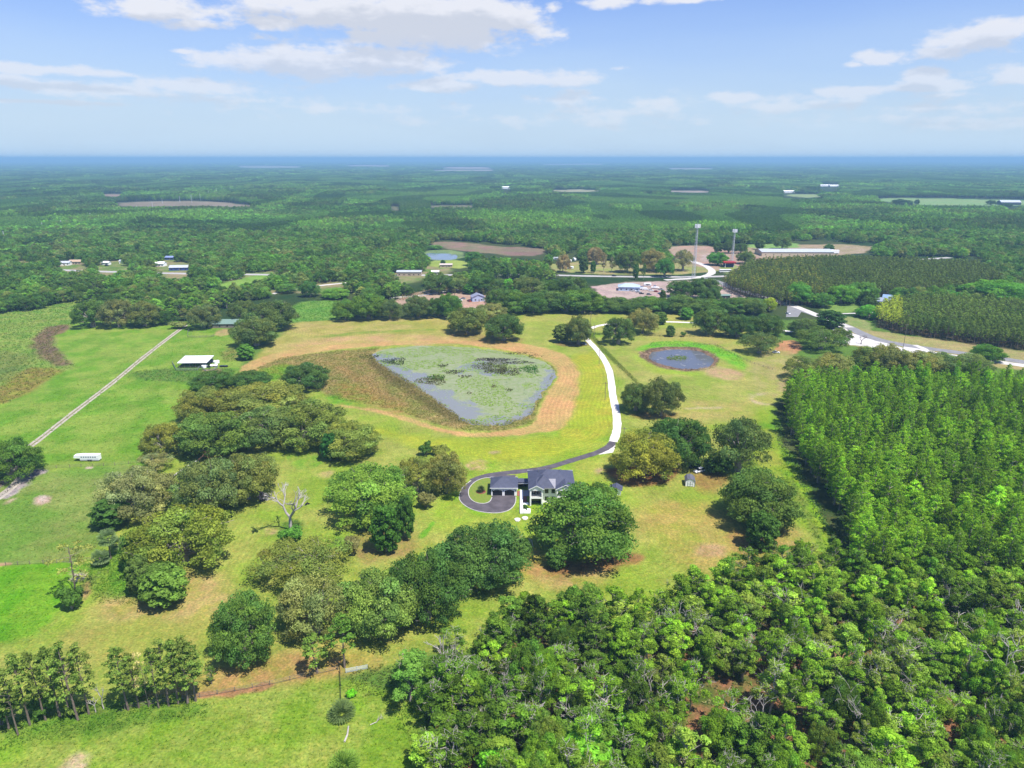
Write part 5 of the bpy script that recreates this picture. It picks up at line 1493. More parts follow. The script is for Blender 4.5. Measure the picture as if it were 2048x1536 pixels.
corral("fence_remnant", [(1058, 1082), (1064, 1086), (1066, 1100)], "weathered pale rails leaning beside the small round oak", M_PALE, 1.0, 2.0, 2, wire=.05)
for px, lb in (((1035, 1040), "pale stone slab lying on the lawn before the white wall"), ((1050, 1037), "flat pale stone slab nearer the huge oak")):
    b = MB(); b.prism([(math.cos(t) * (1.1 + .2 * math.sin(3 * t)), math.sin(t) * 1.3) for t in [i * .7 for i in range(9)]], 0, .25)
    tag(b.build("stone_slab", M_CONC, None, P(*px)), lb, "stone")
# ------------------------------------------------------------------ foliage
def foliage_mat(name, translucent=.3):
    m = bpy.data.materials.new(name)
    m.use_nodes = True
    nt = m.node_tree
    nt.nodes.clear()
    oi = nd(nt, 'ShaderNodeObjectInfo')
    ins = nd(nt, 'ShaderNodeAttribute', attribute_type='INSTANCER', attribute_name='tint')
    # inside a scattered wood the tint comes with the instance, on single trees with the object
    sep = nd(nt, 'ShaderNodeSeparateColor')
    nt.links.new(ins.outputs['Color'], sep.inputs[0])
    gt = nd(nt, 'ShaderNodeMath', operation='GREATER_THAN'); gt.inputs[1].default_value = .0005
    nt.links.new(sep.outputs[1], gt.inputs[0])
    pick = nd(nt, 'ShaderNodeMix', data_type='RGBA')
    nt.links.new(gt.outputs[0], pick.inputs['Factor'])
    nt.links.new(oi.outputs['Color'], pick.inputs['A']); nt.links.new(ins.outputs['Color'], pick.inputs['B'])
    cl = nd(nt, 'ShaderNodeAttribute', attribute_name='leaf')
    mu = nd(nt, 'ShaderNodeMix', data_type='RGBA', blend_type='MULTIPLY'); mu.inputs['Factor'].default_value = 1
    nt.links.new(pick.outputs['Result'], mu.inputs['A']); nt.links.new(cl.outputs['Color'], mu.inputs['B'])
    df = nd(nt, 'ShaderNodeBsdfDiffuse'); tr = nd(nt, 'ShaderNodeBsdfTranslucent')
    nt.links.new(mu.outputs['Result'], df.inputs[0])
    tc = nd(nt, 'ShaderNodeMix', data_type='RGBA', blend_type='MULTIPLY'); tc.inputs['Factor'].default_value = 1
    nt.links.new(mu.outputs['Result'], tc.inputs['A']); tc.inputs['B'].default_value = (1.15, 1.25, .7, 1)
    nt.links.new(tc.outputs['Result'], tr.inputs[0])
    mx = nd(nt, 'ShaderNodeMixShader'); mx.inputs[0].default_value = translucent
    nt.links.new(df.outputs[0], mx.inputs[1]); nt.links.new(tr.outputs[0], mx.inputs[2])
    out = nd(nt, 'ShaderNodeOutputMaterial'); nt.links.new(mx.outputs[0], out.inputs[0])
    return m


LEAF = foliage_mat("leaves", .42)


class Leaves:
    def __init__(s, seed):
        s.r = np.random.RandomState(seed)
        s.c, s.n, s.s, s.t = [], [], [], []

    def put(s, c, n, size, tint):
        s.c.append(c); s.n.append(n); s.s.append(size); s.t.append(tint)

    def blob(s, cx, cy, cz, r, n, size, flat=.8, tint=(1, 1, 1), sub=9, down=.35):
        """one tuft-covered lobe: leaves gathered in tufts over a lumpy ellipsoid"""
        R = s.r
        sd = R.normal(size=(sub * 3, 3)); sd /= np.linalg.norm(sd, axis=1)[:, None]
        sd = sd[(sd[:, 2] > -down) | (R.rand(len(sd)) < .18)][:max(3, int(sub * 1.6))]
        k = len(sd)
        sr = R.uniform(.28, .55, k)
        tb = R.normal(1, .13, k)
        which = R.randint(0, k, n)
        d = R.normal(size=(n, 3)); d /= np.linalg.norm(d, axis=1)[:, None]
        d[:, 2] = np.where((d[:, 2] < -.3) & (R.rand(n) < .7), -d[:, 2], d[:, 2])
        q = sd[which] * .66 + d * sr[which][:, None] * R.uniform(.75, 1.05, n)[:, None]
        c = q * r * np.array((1, 1, flat)) + np.array((cx, cy, cz))
        nn = d * .55 + sd[which] * .35 + R.normal(size=(n, 3)) * .42
        tt = np.array(tint)[None, :] * (tb[which] * R.uniform(.82, 1.18, n))[:, None]
        s.put(c, nn, size * R.uniform(.6, 1.35, n), tt)

    def mesh(s, name, extra=None, bark=None):
        c = np.concatenate(s.c); n = np.concatenate(s.n); sz = np.concatenate(s.s)[:, None]; t = np.concatenate(s.t)
        N = len(c)
        n /= np.linalg.norm(n, axis=1)[:, None] + 1e-9
        r = s.r.normal(size=(N, 3))
        a = np.cross(n, r); a /= np.linalg.norm(a, axis=1)[:, None] + 1e-9
        b = np.cross(n, a)
        asp = s.r.uniform(.55, 1.0, N)[:, None]
        v = np.stack([c - a * sz * .5, c - b * sz * .5 * asp + a * sz * .1, c + a * sz * .5, c + b * sz * .5 * asp - a * sz * .1], 1).reshape(-1, 3)
        loops = np.arange(N * 4)
        starts = np.arange(N) * 4
        mi = np.zeros(N, np.int32)
        ev, ef = ([], []) if extra is None else (extra.v, extra.f)
        if ev:
            off = len(v)
            v = np.concatenate([v, np.array(ev)])
            el, es, p = [], [], N * 4
            for f in ef:
                es.append(p); el += [off + i for i in f]; p += len(f)
            loops = np.concatenate([loops, np.array(el)]); starts = np.concatenate([starts, np.array(es)])
            mi = np.concatenate([mi, np.ones(len(ef), np.int32)])
        me = bpy.data.meshes.new(name)
        me.vertices.add(len(v)); me.vertices.foreach_set('co', v.astype(np.float32).ravel())
        me.loops.add(len(loops)); me.loops.foreach_set('vertex_index', loops.astype(np.int32))
        me.polygons.add(len(starts)); me.polygons.foreach_set('loop_start', starts.astype(np.int32))
        me.polygons.foreach_set('material_index', mi)
        col = np.ones((len(starts), 4), np.float32); col[:N, :3] = np.clip(t, 0, 3)
        at = me.attributes.new('leaf', 'FLOAT_COLOR', 'FACE'); at.data.foreach_set('color', col.ravel())
        me.materials.append(LEAF)
        if bark: me.materials.append(bark)
        me.update(calc_edges=True)
        return me


def limb(b, p0, p1, r0, r1, rng, n=5, wob=.08, mi=0, sides=5):
    p0, p1 = Vector(p0), Vector(p1)
    L = (p1 - p0).length
    pts = [p0]
    for i in range(1, n):
        t = i / n
        q = p0.lerp(p1, t) + Vector((rng.uniform(-1, 1), rng.uniform(-1, 1), rng.uniform(-.3, 1))) * L * wob * math.sin(math.pi * t)
        pts.append(q)
    pts.append(p1)
    b.tube(pts, [r0 + (r1 - r0) * (i / n) ** .8 for i in range(n + 1)], sides, mi, caps=False)
    return pts


MOSS = (1.4, 1.25, 1.35)      # multiplies the leaf tint: grey-brown hanging moss


def oak(seed, R=10.0, H=12.0, lobes=30, per=700, leaf=.4, moss=.12, low=True, gaps=0.0, limbs=True):
    rng = random.Random(seed); L = Leaves(seed); tr = MB()
    th0 = rng.uniform(.7, 1.4)
    fork = Vector((rng.uniform(-.5, .5), rng.uniform(-.5, .5), H * .2))
    limb(tr, (0, 0, -.3), fork, th0, th0 * .8, rng, 3, .03, sides=8)
    ph = [rng.uniform(0, 6.28) for _ in range(4)]
    out = lambda a: 1 + .13 * math.sin(2 * a + ph[0]) + .1 * math.sin(3 * a + ph[1]) + .07 * math.sin(5 * a + ph[2])
    pts = []
    n = lobes
    for i in range(n):
        f = (i + .5) / n
        a = i * 2.39996 + rng.uniform(-.35, .35)
        e = math.acos(1 - f * .98)                 # 0 top .. ~pi/2 rim
        e = max(0, e + rng.uniform(-.12, .12))
        rr = R * out(a) * math.sin(e) * rng.uniform(.68, .84)
        z = H * (.36 + .48 * math.cos(e) * rng.uniform(.88, 1.1))
        if rng.random() < gaps: continue
        pts.append((rr * math.cos(a), rr * math.sin(a), z, R * rng.uniform(.2, .33)))
    if low:
        for i in range(int(n * .55)):
            a = i * 2.39996 + 1; rr = R * out(a) * rng.uniform(.5, .84)
            pts.append((rr * math.cos(a), rr * math.sin(a), H * rng.uniform(.2, .36), R * rng.uniform(.17, .26)))
    for i in range(int(n * .2)):
        a = rng.uniform(0, 6.28); rr = R * rng.uniform(.1, .5)
        pts.append((rr * math.cos(a), rr * math.sin(a), H * rng.uniform(.4, .6), R * rng.uniform(.2, .28)))
    for i, (x, y, z, r) in enumerate(pts):
        k = rng.uniform(.76, 1.26); g = rng.uniform(-.13, .13)
        tint = (k * (1 + g), k, k * (1 - g))
        if rng.random() < moss: tint = tuple(t * (1 + (m - 1) * .5) for t, m in zip(tint, MOSS))
        L.blob(x, y, z, r, int(per * (r / (R * .27)) ** 2), leaf, flat=rng.uniform(.6, .85), tint=tint)
        if limbs and (i % 2 == 0 or i < 10):
            limb(tr, fork, (x * .9, y * .9, z - r * .05), th0 * .38, .07, rng, 6, .12)
            # twigs that poke through the lobe
            for _ in range(2):
                d = Vector((rng.gauss(0, 1), rng.gauss(0, 1), rng.uniform(.0, 1.2))).normalized() * r * .93
                limb(tr, (x * .85, y * .85, z - r * .3), (x + d.x, y + d.y, z + d.z * .8), .09, .035, rng, 3, .1, sides=3)
    if moss > .05:      # moss beards under the rim
        m = int(260 * moss * 3); R_np = L.r
        a = R_np.uniform(0, 6.28, m); rr = R * R_np.uniform(.5, .95, m)
        c = np.stack([rr * np.cos(a), rr * np.sin(a), H * R_np.uniform(.15, .5, m)], 1)
        nn = np.stack([np.cos(a), np.sin(a), np.zeros(m)], 1) + R_np.normal(size=(m, 3)) * .3
        L.put(c, nn, leaf * R_np.uniform(.9, 1.6, m), np.array(MOSS)[None, :] * R_np.uniform(.7, 1.1, m)[:, None])
    return L, tr


def hardwood(seed, R=4.2, H=14.0, per=400, leaf=.35, bare=.25, pale=True):
    rng = random.Random(seed); L = Leaves(seed); tr = MB()
    lean = Vector((rng.uniform(-.8, .8), rng.uniform(-.8, .8), 0))
    top = lean + Vector((0, 0, H * .86))
    tp = limb(tr, (0, 0, -.3), top, .24, .05, rng, 6, .04, sides=6)
    n = 27
    for i in range(n):
        f = i / (n - 1)
        z = H * (.30 + .64 * f)
        rad = R * (math.sin(math.pi * (.18 + .72 * f)) ** .8) * rng.uniform(.3, .98) * (.55 if f > .9 else 1)
        a = i * 2.39996 + rng.uniform(-.5, .5)
        c = lean * f + Vector((rad * math.cos(a), rad * math.sin(a), z))
        r = R * rng.uniform(.17, .36)
        st = lean * f * .8 + Vector((0, 0, z - rad * .9 - .3))
        limb(tr, st, c, .1, .03, rng, 4, .1, sides=4)
        if rng.random() < bare:
            for _ in range(5):
                d = Vector((rng.gauss(0, .7), rng.gauss(0, .7), rng.uniform(.2, 1.3))).normalized() * r * rng.uniform(1, 1.7)
                limb(tr, c, c + d, .05, .02, rng, 3, .12, sides=3)
            L.blob(*c, r * .8, int(per * .22), leaf * .8, tint=(1.1, 1.05, 1.1))
            continue
        k = rng.uniform(.7, 1.3)
        L.blob(*c, r, int(per * (r / (R * .33)) ** 2), leaf, flat=rng.uniform(.6, 1.1), tint=(k * rng.uniform(.92, 1.1), k, k * .95))
    return L, tr


def cypress(seed, R=3.6, H=19.0, per=80, leaf=.36):
    rng = random.Random(seed); L = Leaves(seed); tr = MB()
    limb(tr, (0, 0, -.3), (rng.uniform(-.3, .3), rng.uniform(-.3, .3), H * .96), .38, .05, rng, 5, .015, sides=6)
    n = 66
    for i in range(n):
        f = i / (n - 1)
        z = H * (.2 + .77 * f) + rng.uniform(-.4, .4)
        prof = min(1.0, .55 + f * 1.3) if f < .35 else (1 - (f - .35) / .65) ** .55 * .88 + .12
        rad = R * prof * rng.uniform(.3, .95)
        a = i * 2.39996 + rng.uniform(-.4, .4)
        r = R * rng.uniform(.18, .33) * (.65 + .35 * prof)
        k = rng.uniform(.82, 1.22)
        L.blob(rad * math.cos(a), rad * math.sin(a), z, r, int(per * (r / (R * .3)) ** 2), leaf, flat=.8, tint=(k * rng.uniform(.93, 1.12), k, k), sub=6)
        if i % 4 == 0: limb(tr, (0, 0, z - .5), (rad * .9 * math.cos(a), rad * .9 * math.sin(a), z), .08, .03, rng, 2, .05, sides=3)
    L.blob(0, 0, H * .98, R * .14, 30, leaf * .7, flat=1.5)
    return L, tr


def pine(seed, R=2.9, H=18.0, per=75, leaf=.5, sparse=0.0, start=.36, n=17):
    rng = random.Random(seed); L = Leaves(seed); tr = MB()
    lean = Vector((rng.uniform(-.7, .7), rng.uniform(-.7, .7), 0))
    limb(tr, (0, 0, -.3), lean + Vector((0, 0, H * .97)), .27, .06, rng, 6, .012, sides=6)
    for i in range(n):
        f = i / (n - 1)
        if rng.random() < sparse: continue
        z = H * (start + (1 - start) * f)
        rad = R * (.55 + .5 * math.sin(math.pi * min(1, f * .9 + .15))) * rng.uniform(.35, .95) * (1 - .5 * f ** 4)
        a = i * 2.39996 + rng.uniform(-.5, .5)
        c = lean * (z / H) + Vector((rad * math.cos(a), rad * math.sin(a), z))
        limb(tr, lean * (z / H) + Vector((0, 0, z - .7)), c, .08, .03, rng, 3, .1, sides=4)
        k = rng.uniform(.78, 1.25); r = R * rng.uniform(.24, .38)
        L.blob(*c, r, int(per * (r / (R * .3)) ** 2), leaf, flat=.6, tint=(k, k, k), sub=7, down=.1)
    for _ in range(5):   # dead stubs below the crown
        z = H * rng.uniform(.3, start); a = rng.uniform(0, 6.28)
        limb(tr, lean * (z / H) + Vector((0, 0, z)), lean * (z / H) + Vector((1.1 * math.cos(a), 1.1 * math.sin(a), z + .2)), .04, .015, rng, 2, .1, sides=3)
    return L, tr


def bush(seed, R=2.5, H=3.0, per=260, leaf=.42, n=9):
    rng = random.Random(seed); L = Leaves(seed); tr = MB()
    for i in range(n):
        a = i * 2.39996; rr = R * rng.uniform(.1, .62); r = R * rng.uniform(.34, .5)
        z = max(r * .6, H * rng.uniform(.35, .75))
        k = rng.uniform(.8, 1.2)
        L.blob(rr * math.cos(a), rr * math.sin(a), z, r, per, leaf, tint=(k, k, k))
        limb(tr, (0, 0, -.1), (rr * math.cos(a), rr * math.sin(a), z), .1, .04, rng, 3, .1, sides=4)
    return L, tr


def young(seed, R=4.0, H=9.5, per=300, leaf=.5):
    """dense upright oak, egg-shaped crown down to the ground"""
    rng = random.Random(seed); L = Leaves(seed); tr = MB()
    limb(tr, (0, 0, -.3), (0, 0, H * .8), .3, .08, rng, 4, .02, sides=6)
    n = 30
    for i in range(n):
        f = i / (n - 1); z = H * (.13 + .76 * f)
        rad = R * math.sin(math.pi * (.22 + .66 * f)) * rng.uniform(.55, .78)
        a = i * 2.39996; r = R * rng.uniform(.26, .38); k = rng.uniform(.8, 1.2)
        L.blob(rad * math.cos(a), rad * math.sin(a), z, r, per, leaf, tint=(k, k, k))
        if i % 3 == 0: limb(tr, (0, 0, max(.3, z - 1)), (rad * math.cos(a), rad * math.sin(a), z), .1, .03, rng, 3, .08, sides=3)
    return L, tr


def frond_palm(seed, H=6.0, R=2.1, n=38):
    rng = random.Random(seed); L = Leaves(seed); tr = MB()
    if H > .8: limb(tr, (0, 0, -.2), (rng.uniform(-.2, .2), 0, H), .24, .19, rng, 4, .01, sides=8)
    V, F, T = [], [], []
    for i in range(n):
        a = i * 2.39996; el = rng.uniform(-.9, 1.35) if H > .8 else rng.uniform(-.05, 1.45)
        d = Vector((math.cos(a) * math.cos(el), math.sin(a) * math.cos(el), math.sin(el)))
        side = d.cross(Vector((0, 0, 1))).normalized()
        upv = side.cross(d)
        o = Vector((0, 0, H)) + d * R * .35
        k = rng.uniform(.75, 1.25)
        for j in range(9):
            t = (j - 4) / 4 * 1.15
            e = o + (d * math.cos(t) + side * math.sin(t)) * R * .62 * (1.25 if H < 1 else 1) - Vector((0, 0, 1)) * R * .16 * abs(t) + upv * .05
            w = (side * math.cos(t) - d * math.sin(t)) * (.13 if H < 1 else .2)
            V.append([tuple(o - w * .3), tuple(o + w * .3), tuple(e + w * .5), tuple(e - w * .5)]); T.append((k, k, k))
    L.quads = (V, T)
    return L, tr


def palm_meshes(seed, H, R, n=38):
    L, tr = frond_palm(seed, H, R, n)
    V, T = L.quads
    b = MB()
    for q in V: b.add(q, [(0, 1, 2, 3)])
    me = b.mesh("palm_crown", LEAF)
    at = me.attributes.new('leaf', 'FLOAT_COLOR', 'FACE')
    at.data.foreach_set('color', np.array([(*t, 1) for t in T], np.float32).ravel())
    return me, (tr.mesh("palm_trunk", M_WOOD) if tr.v else None)


def dead_branches(seed, H, spread, m_levels=4, r0=.45, up=.75):
    rng = random.Random(seed); b = MB(); tips = []

    def grow(p, d, L, r, lv):
        q = p + d * L
        mid = p.lerp(q, .5) + Vector((rng.uniform(-1, 1), rng.uniform(-1, 1), rng.uniform(-1, 1))) * L * .08
        b.tube([p, mid, q], [r, r * .82, r * .66], 6 if lv > 2 else 4, caps=False)
        if lv == 0:
            tips.append(q); return
        for i in range(rng.choice((2, 3)) if lv < m_levels else 3):
            ax = Vector((rng.gauss(0, 1), rng.gauss(0, 1), rng.gauss(0, .4))).normalized()
            nd_ = (d * up + ax * spread).normalized()
            grow(q, nd_, L * rng.uniform(.55, .85), r * .62, lv - 1)
    grow(Vector((0, 0, -.2)), Vector((0, 0, 1)), H * .3, r0, m_levels)
    return b, tips


# ---- prototypes
PROTO = {}
GAIN = np.array((2.6, 2.55, 1.5))


def proto(key, fn, bark, kind_mesh):
    """crown mesh, trunk mesh and one combined mesh of a tree, with its nominal radius and height"""
    L, tr = fn
    PROTO[key] = [L.mesh(kind_mesh + "_crown"), tr.mesh("trunk", bark), None, L, tr, bark]


def combined(key):
    p = PROTO[key]
    if p[2] is None: p[2] = p[3].mesh(key + "_tree", p[4], p[5])
    return p[2]


for i in range(6): proto(f"oak{i}", oak(100 + i, moss=(.08, .15, .3, .05, .2, .1)[i], lobes=(30, 34, 28, 32, 26, 36)[i]), M_BARK, "oak")
for i in range(3): proto(f"openoak{i}", oak(140 + i, moss=.2, lobes=30, per=520, low=False, gaps=.25), M_BARK, "oak")
for i in range(3): proto(f"farwoodoak{i}", oak(160 + i, R=10, H=13, moss=.12, lobes=20, per=110, leaf=.95, limbs=False), M_BARK, "oak")
for i in range(7): proto(f"hard{i}", hardwood(200 + i, bare=(.15, .3, .25, .55, .15, .45, .1)[i]), MATS["bare_dead_wood"] if i in (3, 5) else M_BARK, "hardwood")
for i in range(2): proto(f"round{i}", young(230 + i, R=4, H=8, per=330, leaf=.45), M_BARK, "hardwood")
for i in range(7): proto(f"cyp{i}", cypress(300 + i), M_BARK, "cypress")
for i in range(5): proto(f"pine{i}", pine(400 + i, sparse=(0, .1, .25, 0, .15)[i], n=36, per=62, leaf=.42), M_PBARK, "pine")
for i in range(3): proto(f"farpine{i}", pine(430 + i, R=2.4, H=16, per=14, leaf=.85, start=.45), M_PBARK, "pine")
for i in range(3): proto(f"farcyp{i}", cypress(450 + i, per=12, leaf=.95), M_BARK, "cypress")
proto("loosepine", pine(460, R=5.5, H=17, per=80, leaf=.45, sparse=.2, start=.42), M_PBARK, "pine")
for i in range(3): proto(f"bush{i}", bush(500 + i), M_BARK, "shrub")
for i in range(3): proto(f"young{i}", young(520 + i), M_BARK, "young_oak")
NOM = {"oak": (10, 12), "openoak": (10, 12), "farwoodoak": (10, 13), "hard": (4.2, 14), "round": (4, 8), "cyp": (3.6, 19), "pine": (2.9, 18), "farpine": (2.4, 16), "farcyp": (3.6, 19), "loosepine": (5.5, 17), "bush": (2.5, 3.0), "young": (4, 9.5)}
import re as _re
RND = random.Random(77)


def tree(key, x, y, R, H, tint, label=None, cat="tree", group=None, name="oak_tree", rz=None, single=False, z=0.0, squash=None):
    base = _re.sub(r"\d+$", "", key); nr, nh = NOM[base]
    rz = RND.uniform(0, 6.28) if rz is None else rz
    s = (R / nr, R / nr, H / nh)
    if single:
        o = link(name, combined(key), None, (x, y, z), rz, s)
        o.color = (*[t * g_ for t, g_ in zip(tint, GAIN)], 1)
        return tag(o, label, cat, group)
    p = PROTO[key]
    e = empty(name, (x, y, z), rz, label, cat, group); e.scale = s
    c = link("crown", p[0], e); c.color = (*[t * g_ for t, g_ in zip(tint, GAIN)], 1)
    link("trunk", p[1], e)
    return e


def box_tree(key, x0, y0, x1, y1, tint, label, name="oak_tree", cat="tree", group=None, low=.78, single=False, rz=None, hk=1.0):
    """a tree whose crown fills this box of the photograph, set on the ground at its real distance"""
    cx = (x0 + x1) / 2
    g = P(cx, y1)
    sc = math.hypot(g.y, CAM_H) ; depth = g.y * math.cos(PITCH) + CAM_H * math.sin(PITCH)
    R = (x1 - x0) / 2 / F_PX * depth
    by = g.y + R * low
    depth = by * math.cos(PITCH) + CAM_H * math.sin(PITCH)
    R = (x1 - x0) / 2 / F_PX * depth
    by = g.y + R * low
    d = px_dir(cx, y0)
    yt = by + R * .25
    H = (CAM_H + yt / d[1] * d[2]) * 1.03
    H = max(H, R * .55) * hk
    X = d[0] / d[1] * by * 1.0
    a, b_, c = px_dir(cx, y1 - (y1 - y0) * .35)
    X = (cx - 1024) / F_PX * depth
    return tree(key, X, by, R * 1.02, H, tint, label, cat, group, name, rz, single)


# leaf colours (albedo)
DK = (.040, .078, .026); MD = (.060, .108, .030); OL = (.100, .118, .036); MO = (.105, .118, .05); GO = (.125, .138, .036); BR = (.058, .165, .024); BG = (.075, .195, .028); GY = (.12, .135, .085)
YG = (.13, .21, .03)

T = box_tree
# single trees and groves of the estate
T("oak0", 1060, 975, 1287, 1145, (.056, .105, .030), "enormous spreading live oak crowding the front of the white house")
T("oak2", 1215, 860, 1362, 972, GO, "golden-leaved broad oak between the asphalt joint and the garden shed")
T("oak3", 1288, 832, 1418, 948, DK, "dark oak rising behind the golden-leaved oak")
T("openoak0", 1412, 832, 1543, 965, (.055, .085, .04), "tall greyish oak with open crown beside the cypress edge strip")
T("young0", 1408, 905, 1466, 955, (.036, .075, .024), "low dark oak squeezed beside the parked cars", "young_oak")
T("oak5", 1432, 945, 1602, 1075, (.055, .092, .03), "broad dark oak with lone shade patch south of the parked cars")
T("young1", 1488, 1022, 1556, 1110, (.042, .085, .024), "dense egg-shaped oak tucked in front of the broad dark oak", "young_oak")
T("young2", 1091, 1093, 1138, 1146, (.05, .10, .034), "small round oak in front of the enormous live oak", "young_oak")
T("oak1", 878, 1048, 1066, 1200, (.047, .092, .034), "big rounded dark oak in the lawn south of the asphalt pad")
T("oak4", 640, 932, 838, 1062, (.085, .145, .036), "bright mid-green oak with flat-topped crown west of the loop drive")
T("young0", 740, 1010, 806, 1116, (.038, .088, .022), "tall dark teardrop oak against the bright mid-green oak", "young_oak")
T("young1", 795, 990, 832, 1085, (.04, .085, .024), "dark oak behind the tall teardrop oak", "young_oak")
T("young2", 712, 1012, 742, 1066, (.05, .10, .03), "slim dark oak under the edge of the bright mid-green oak", "young_oak")
T("oak2", 848, 905, 938, 1002, (.118, .124, .055), "brown mossy oak leaning over the loop drive")
T("openoak1", 790, 912, 880, 1000, (.115, .13, .045), "thin olive-brown oak behind the brown mossy one")
T("bush0", 832, 985, 872, 1022, (.12, .12, .07), "dry brown-green shrub at the foot of the brown mossy oak", "shrub", "shrub")
T("bush1", 835, 885, 868, 915, DK, "dark dense shrub in the yellow lawn below the marsh", "shrub", "shrub")
T("bush2", 860, 888, 905, 916, (.115, .13, .045), "pale sparse shrub joined to the dark one below the marsh", "shrub", "shrub")
T("openoak2", 512, 1080, 706, 1195, (.09, .112, .038), "spreading olive oak with brown shadows in the middle of the mown yard")
T("oak4", 560, 1150, 712, 1300, (.118, .136, .068), "pale grey mossy oak with bare white limbs below the olive oak")
T("oak1", 680, 1138, 852, 1300, (.095, .145, .05), "fresh green oak merging with the pale mossy one")
T("oak3", 772, 1100, 932, 1275, (.045, .085, .028), "dark oak wedged between the fresh green oak and the rounded dark oak")
T("oak5", 420, 1193, 566, 1352, (.058, .108, .034), "solitary deep green oak above the bare red bank")
T("oak0", 272, 1012, 470, 1170, (.105, .135, .034), "wide olive-yellow oak at the west rim of the mown yard")
T("young0", 245, 1065, 302, 1150, (.05, .098, .03), "dark upright oak behind the wide olive-yellow oak", "young_oak")
T("young2", 282, 1128, 382, 1228, (.07, .12, .032), "bushy green oak at the low end of the western grove", "young_oak")
T("young1", 258, 1112, 312, 1200, (.065, .10, .036), "half-shaded green oak behind the bushy green one", "young_oak")
T("oak2", 205, 935, 352, 1058, GY, "grey-green mossy oak beside the bare sandy pasture")
T("young1", 185, 998, 262, 1068, (.04, .082, .026), "dark green oak hugging the grey-green mossy oak", "young_oak")
T("oak3", 358, 915, 492, 1048, (.085, .112, .056), "grey-green oak in the grove above the dead tree")
T("oak1", 425, 905, 562, 1022, (.094, .112, .046), "brown-green mossy oak overlooking the dead tree")
T("openoak0", 270, 905, 345, 955, (.13, .14, .09), "thin ash-grey oak behind the fallen trunk")
T("oak4", 285, 845, 372, 928, (.115, .125, .04), "olive-brown oak at the pasture edge above the fallen trunk")
T("oak5", 358, 825, 512, 930, (.065, .105, .034), "dark green oak heaped over the fallen trunk")
T("oak0", 352, 775, 470, 858, (.095, .108, .038), "brownish oak at the pasture corner of the long grove")
T("oak2", 430, 768, 618, 858, (.104, .12, .042), "khaki-topped oak on the crest of the long grove")
T("oak3", 470, 812, 612, 908, (.075, .108, .046), "grey-green oak in the heart of the long grove")
T("oak1", 548, 800, 700, 905, (.085, .112, .038), "mixed green oak facing the straw track")
T("oak5", 632, 845, 768, 928, (.105, .132, .044), "olive-green oak at the tip of the long grove")
T("young2", 643, 866, 678, 926, (.022, .07, .024), "dark pointed cedar standing in the front of the long grove", "cedar_tree")
T("oak3", 380, 742, 470, 790, (.042, .08, .026), "dark oak at the back of the long grove near the stock tanks")
T("oak5", 455, 742, 548, 785, (.038, .075, .026), "dark low oak where the straw track ends")
T("oak1", 566, 726, 662, 787, (.042, .078, .032), "lone dome-shaped dark oak in the marsh edge")
T("oak4", -40, 878, 86, 975, (.045, .088, .024), "dark oak over bare sand cut by the frame edge")
T("oak3", 1238, 765, 1305, 830, (.06, .088, .036), "lower of the pair of oaks east of the white drive")
T("oak2", 1282, 756, 1362, 842, (.068, .088, .042), "taller mossy oak of the pair east of the white drive")
T("young0", 1104, 648, 1142, 688, (.075, .10, .04), "smaller oak of the roadside pair by the silver pickup")
T("oak5", 1128, 632, 1186, 694, (.08, .10, .046), "taller oak of the roadside pair by the silver pickup")
T("oak4", 1204, 634, 1268, 694, (.05, .082, .036), "dark oak north of the round pond")
T("oak2", 1254, 617, 1316, 672, (.125, .128, .066), "brown mossy oak across the white drive from the round pond")
T("young1", 1300, 623, 1336, 651, (.06, .10, .032), "small green oak beside the white drive crest")
T("young2", 1355, 615, 1388, 641, (.05, .12, .028), "neat round bright bush-like oak beside the oak row")
T("young0", 1330, 650, 1350, 675, (.06, .10, .036), "small scrubby tree in the round pond's hedge line")
T("bush0", 1360, 664, 1372, 675, (.06, .11, .036), "tiny shrub in the round pond's hedge line", "shrub", "shrub")
T("oak0", 1386, 614, 1462, 676, (.055, .092, .036), "green oak at the near end of the dark clump above the round pond")
T("oak3", 1440, 628, 1510, 680, (.038, .07, .028), "very dark oak in the clump above the round pond")
T("oak1", 1495, 625, 1565, 680, (.045, .078, .03), "dark oak closing the clump above the round pond")
T("openoak1", 1474, 665, 1562, 715, (.06, .085, .04), "umbrella-shaped oak between the round pond and the red paddock")
T("openoak2", 1588, 655, 1694, 708, (.055, .088, .032), "broad umbrella oak behind the red paddock")
T("oak4", 1572, 638, 1642, 677, (.05, .078, .036), "dark oak beside the asphalt lot")
T("young1", 1630, 620, 1690, 660, (.03, .065, .03), "blue-green dark tree at the road junction", "hardwood_tree")
T("oak2", 1660, 655, 1700, 690, (.07, .1, .04), "low green oak at the lime rock junction")
T("openoak0", 1562, 712, 1642, 768, (.085, .11, .045), "open olive oak over bare ground by the cypress stand")
T("openoak1", 1620, 705, 1712, 765, (.12, .128, .058), "pale brown mossy oak beside the open olive oak")
T("oak0", 1700, 690, 1770, 748, (.085, .11, .04), "green oak over the county road bend")
T("oak2", 1735, 688, 1812, 752, (.12, .13, .066), "grey-green mossy oak by the hidden white cottage")
T("oak1", 1790, 700, 1880, 755, (.115, .125, .062), "pale mossy oak past the hidden white cottage")
T("oak3", 1830, 703, 1920, 750, (.07, .10, .05), "grey-green oak along the county road")
T("oak4", 1900, 708, 1985, 752, (.075, .105, .05), "dull green oak before the round dark bush")
T("oak5", 1940, 690, 2008, 727, (.045, .10, .024), "round dark green tree standing over the county road")
T("oak0", 376, 608, 442, 662, (.07, .09, .05), "grey-green oak by the end of the farm track")
T("oak3", 465, 632, 562, 700, (.065, .09, .04), "mossy oak with open limbs above the straw track's end")
T("oak1", 492, 600, 594, 668, (.05, .076, .034), "dark spreading oak behind the mossy open one")
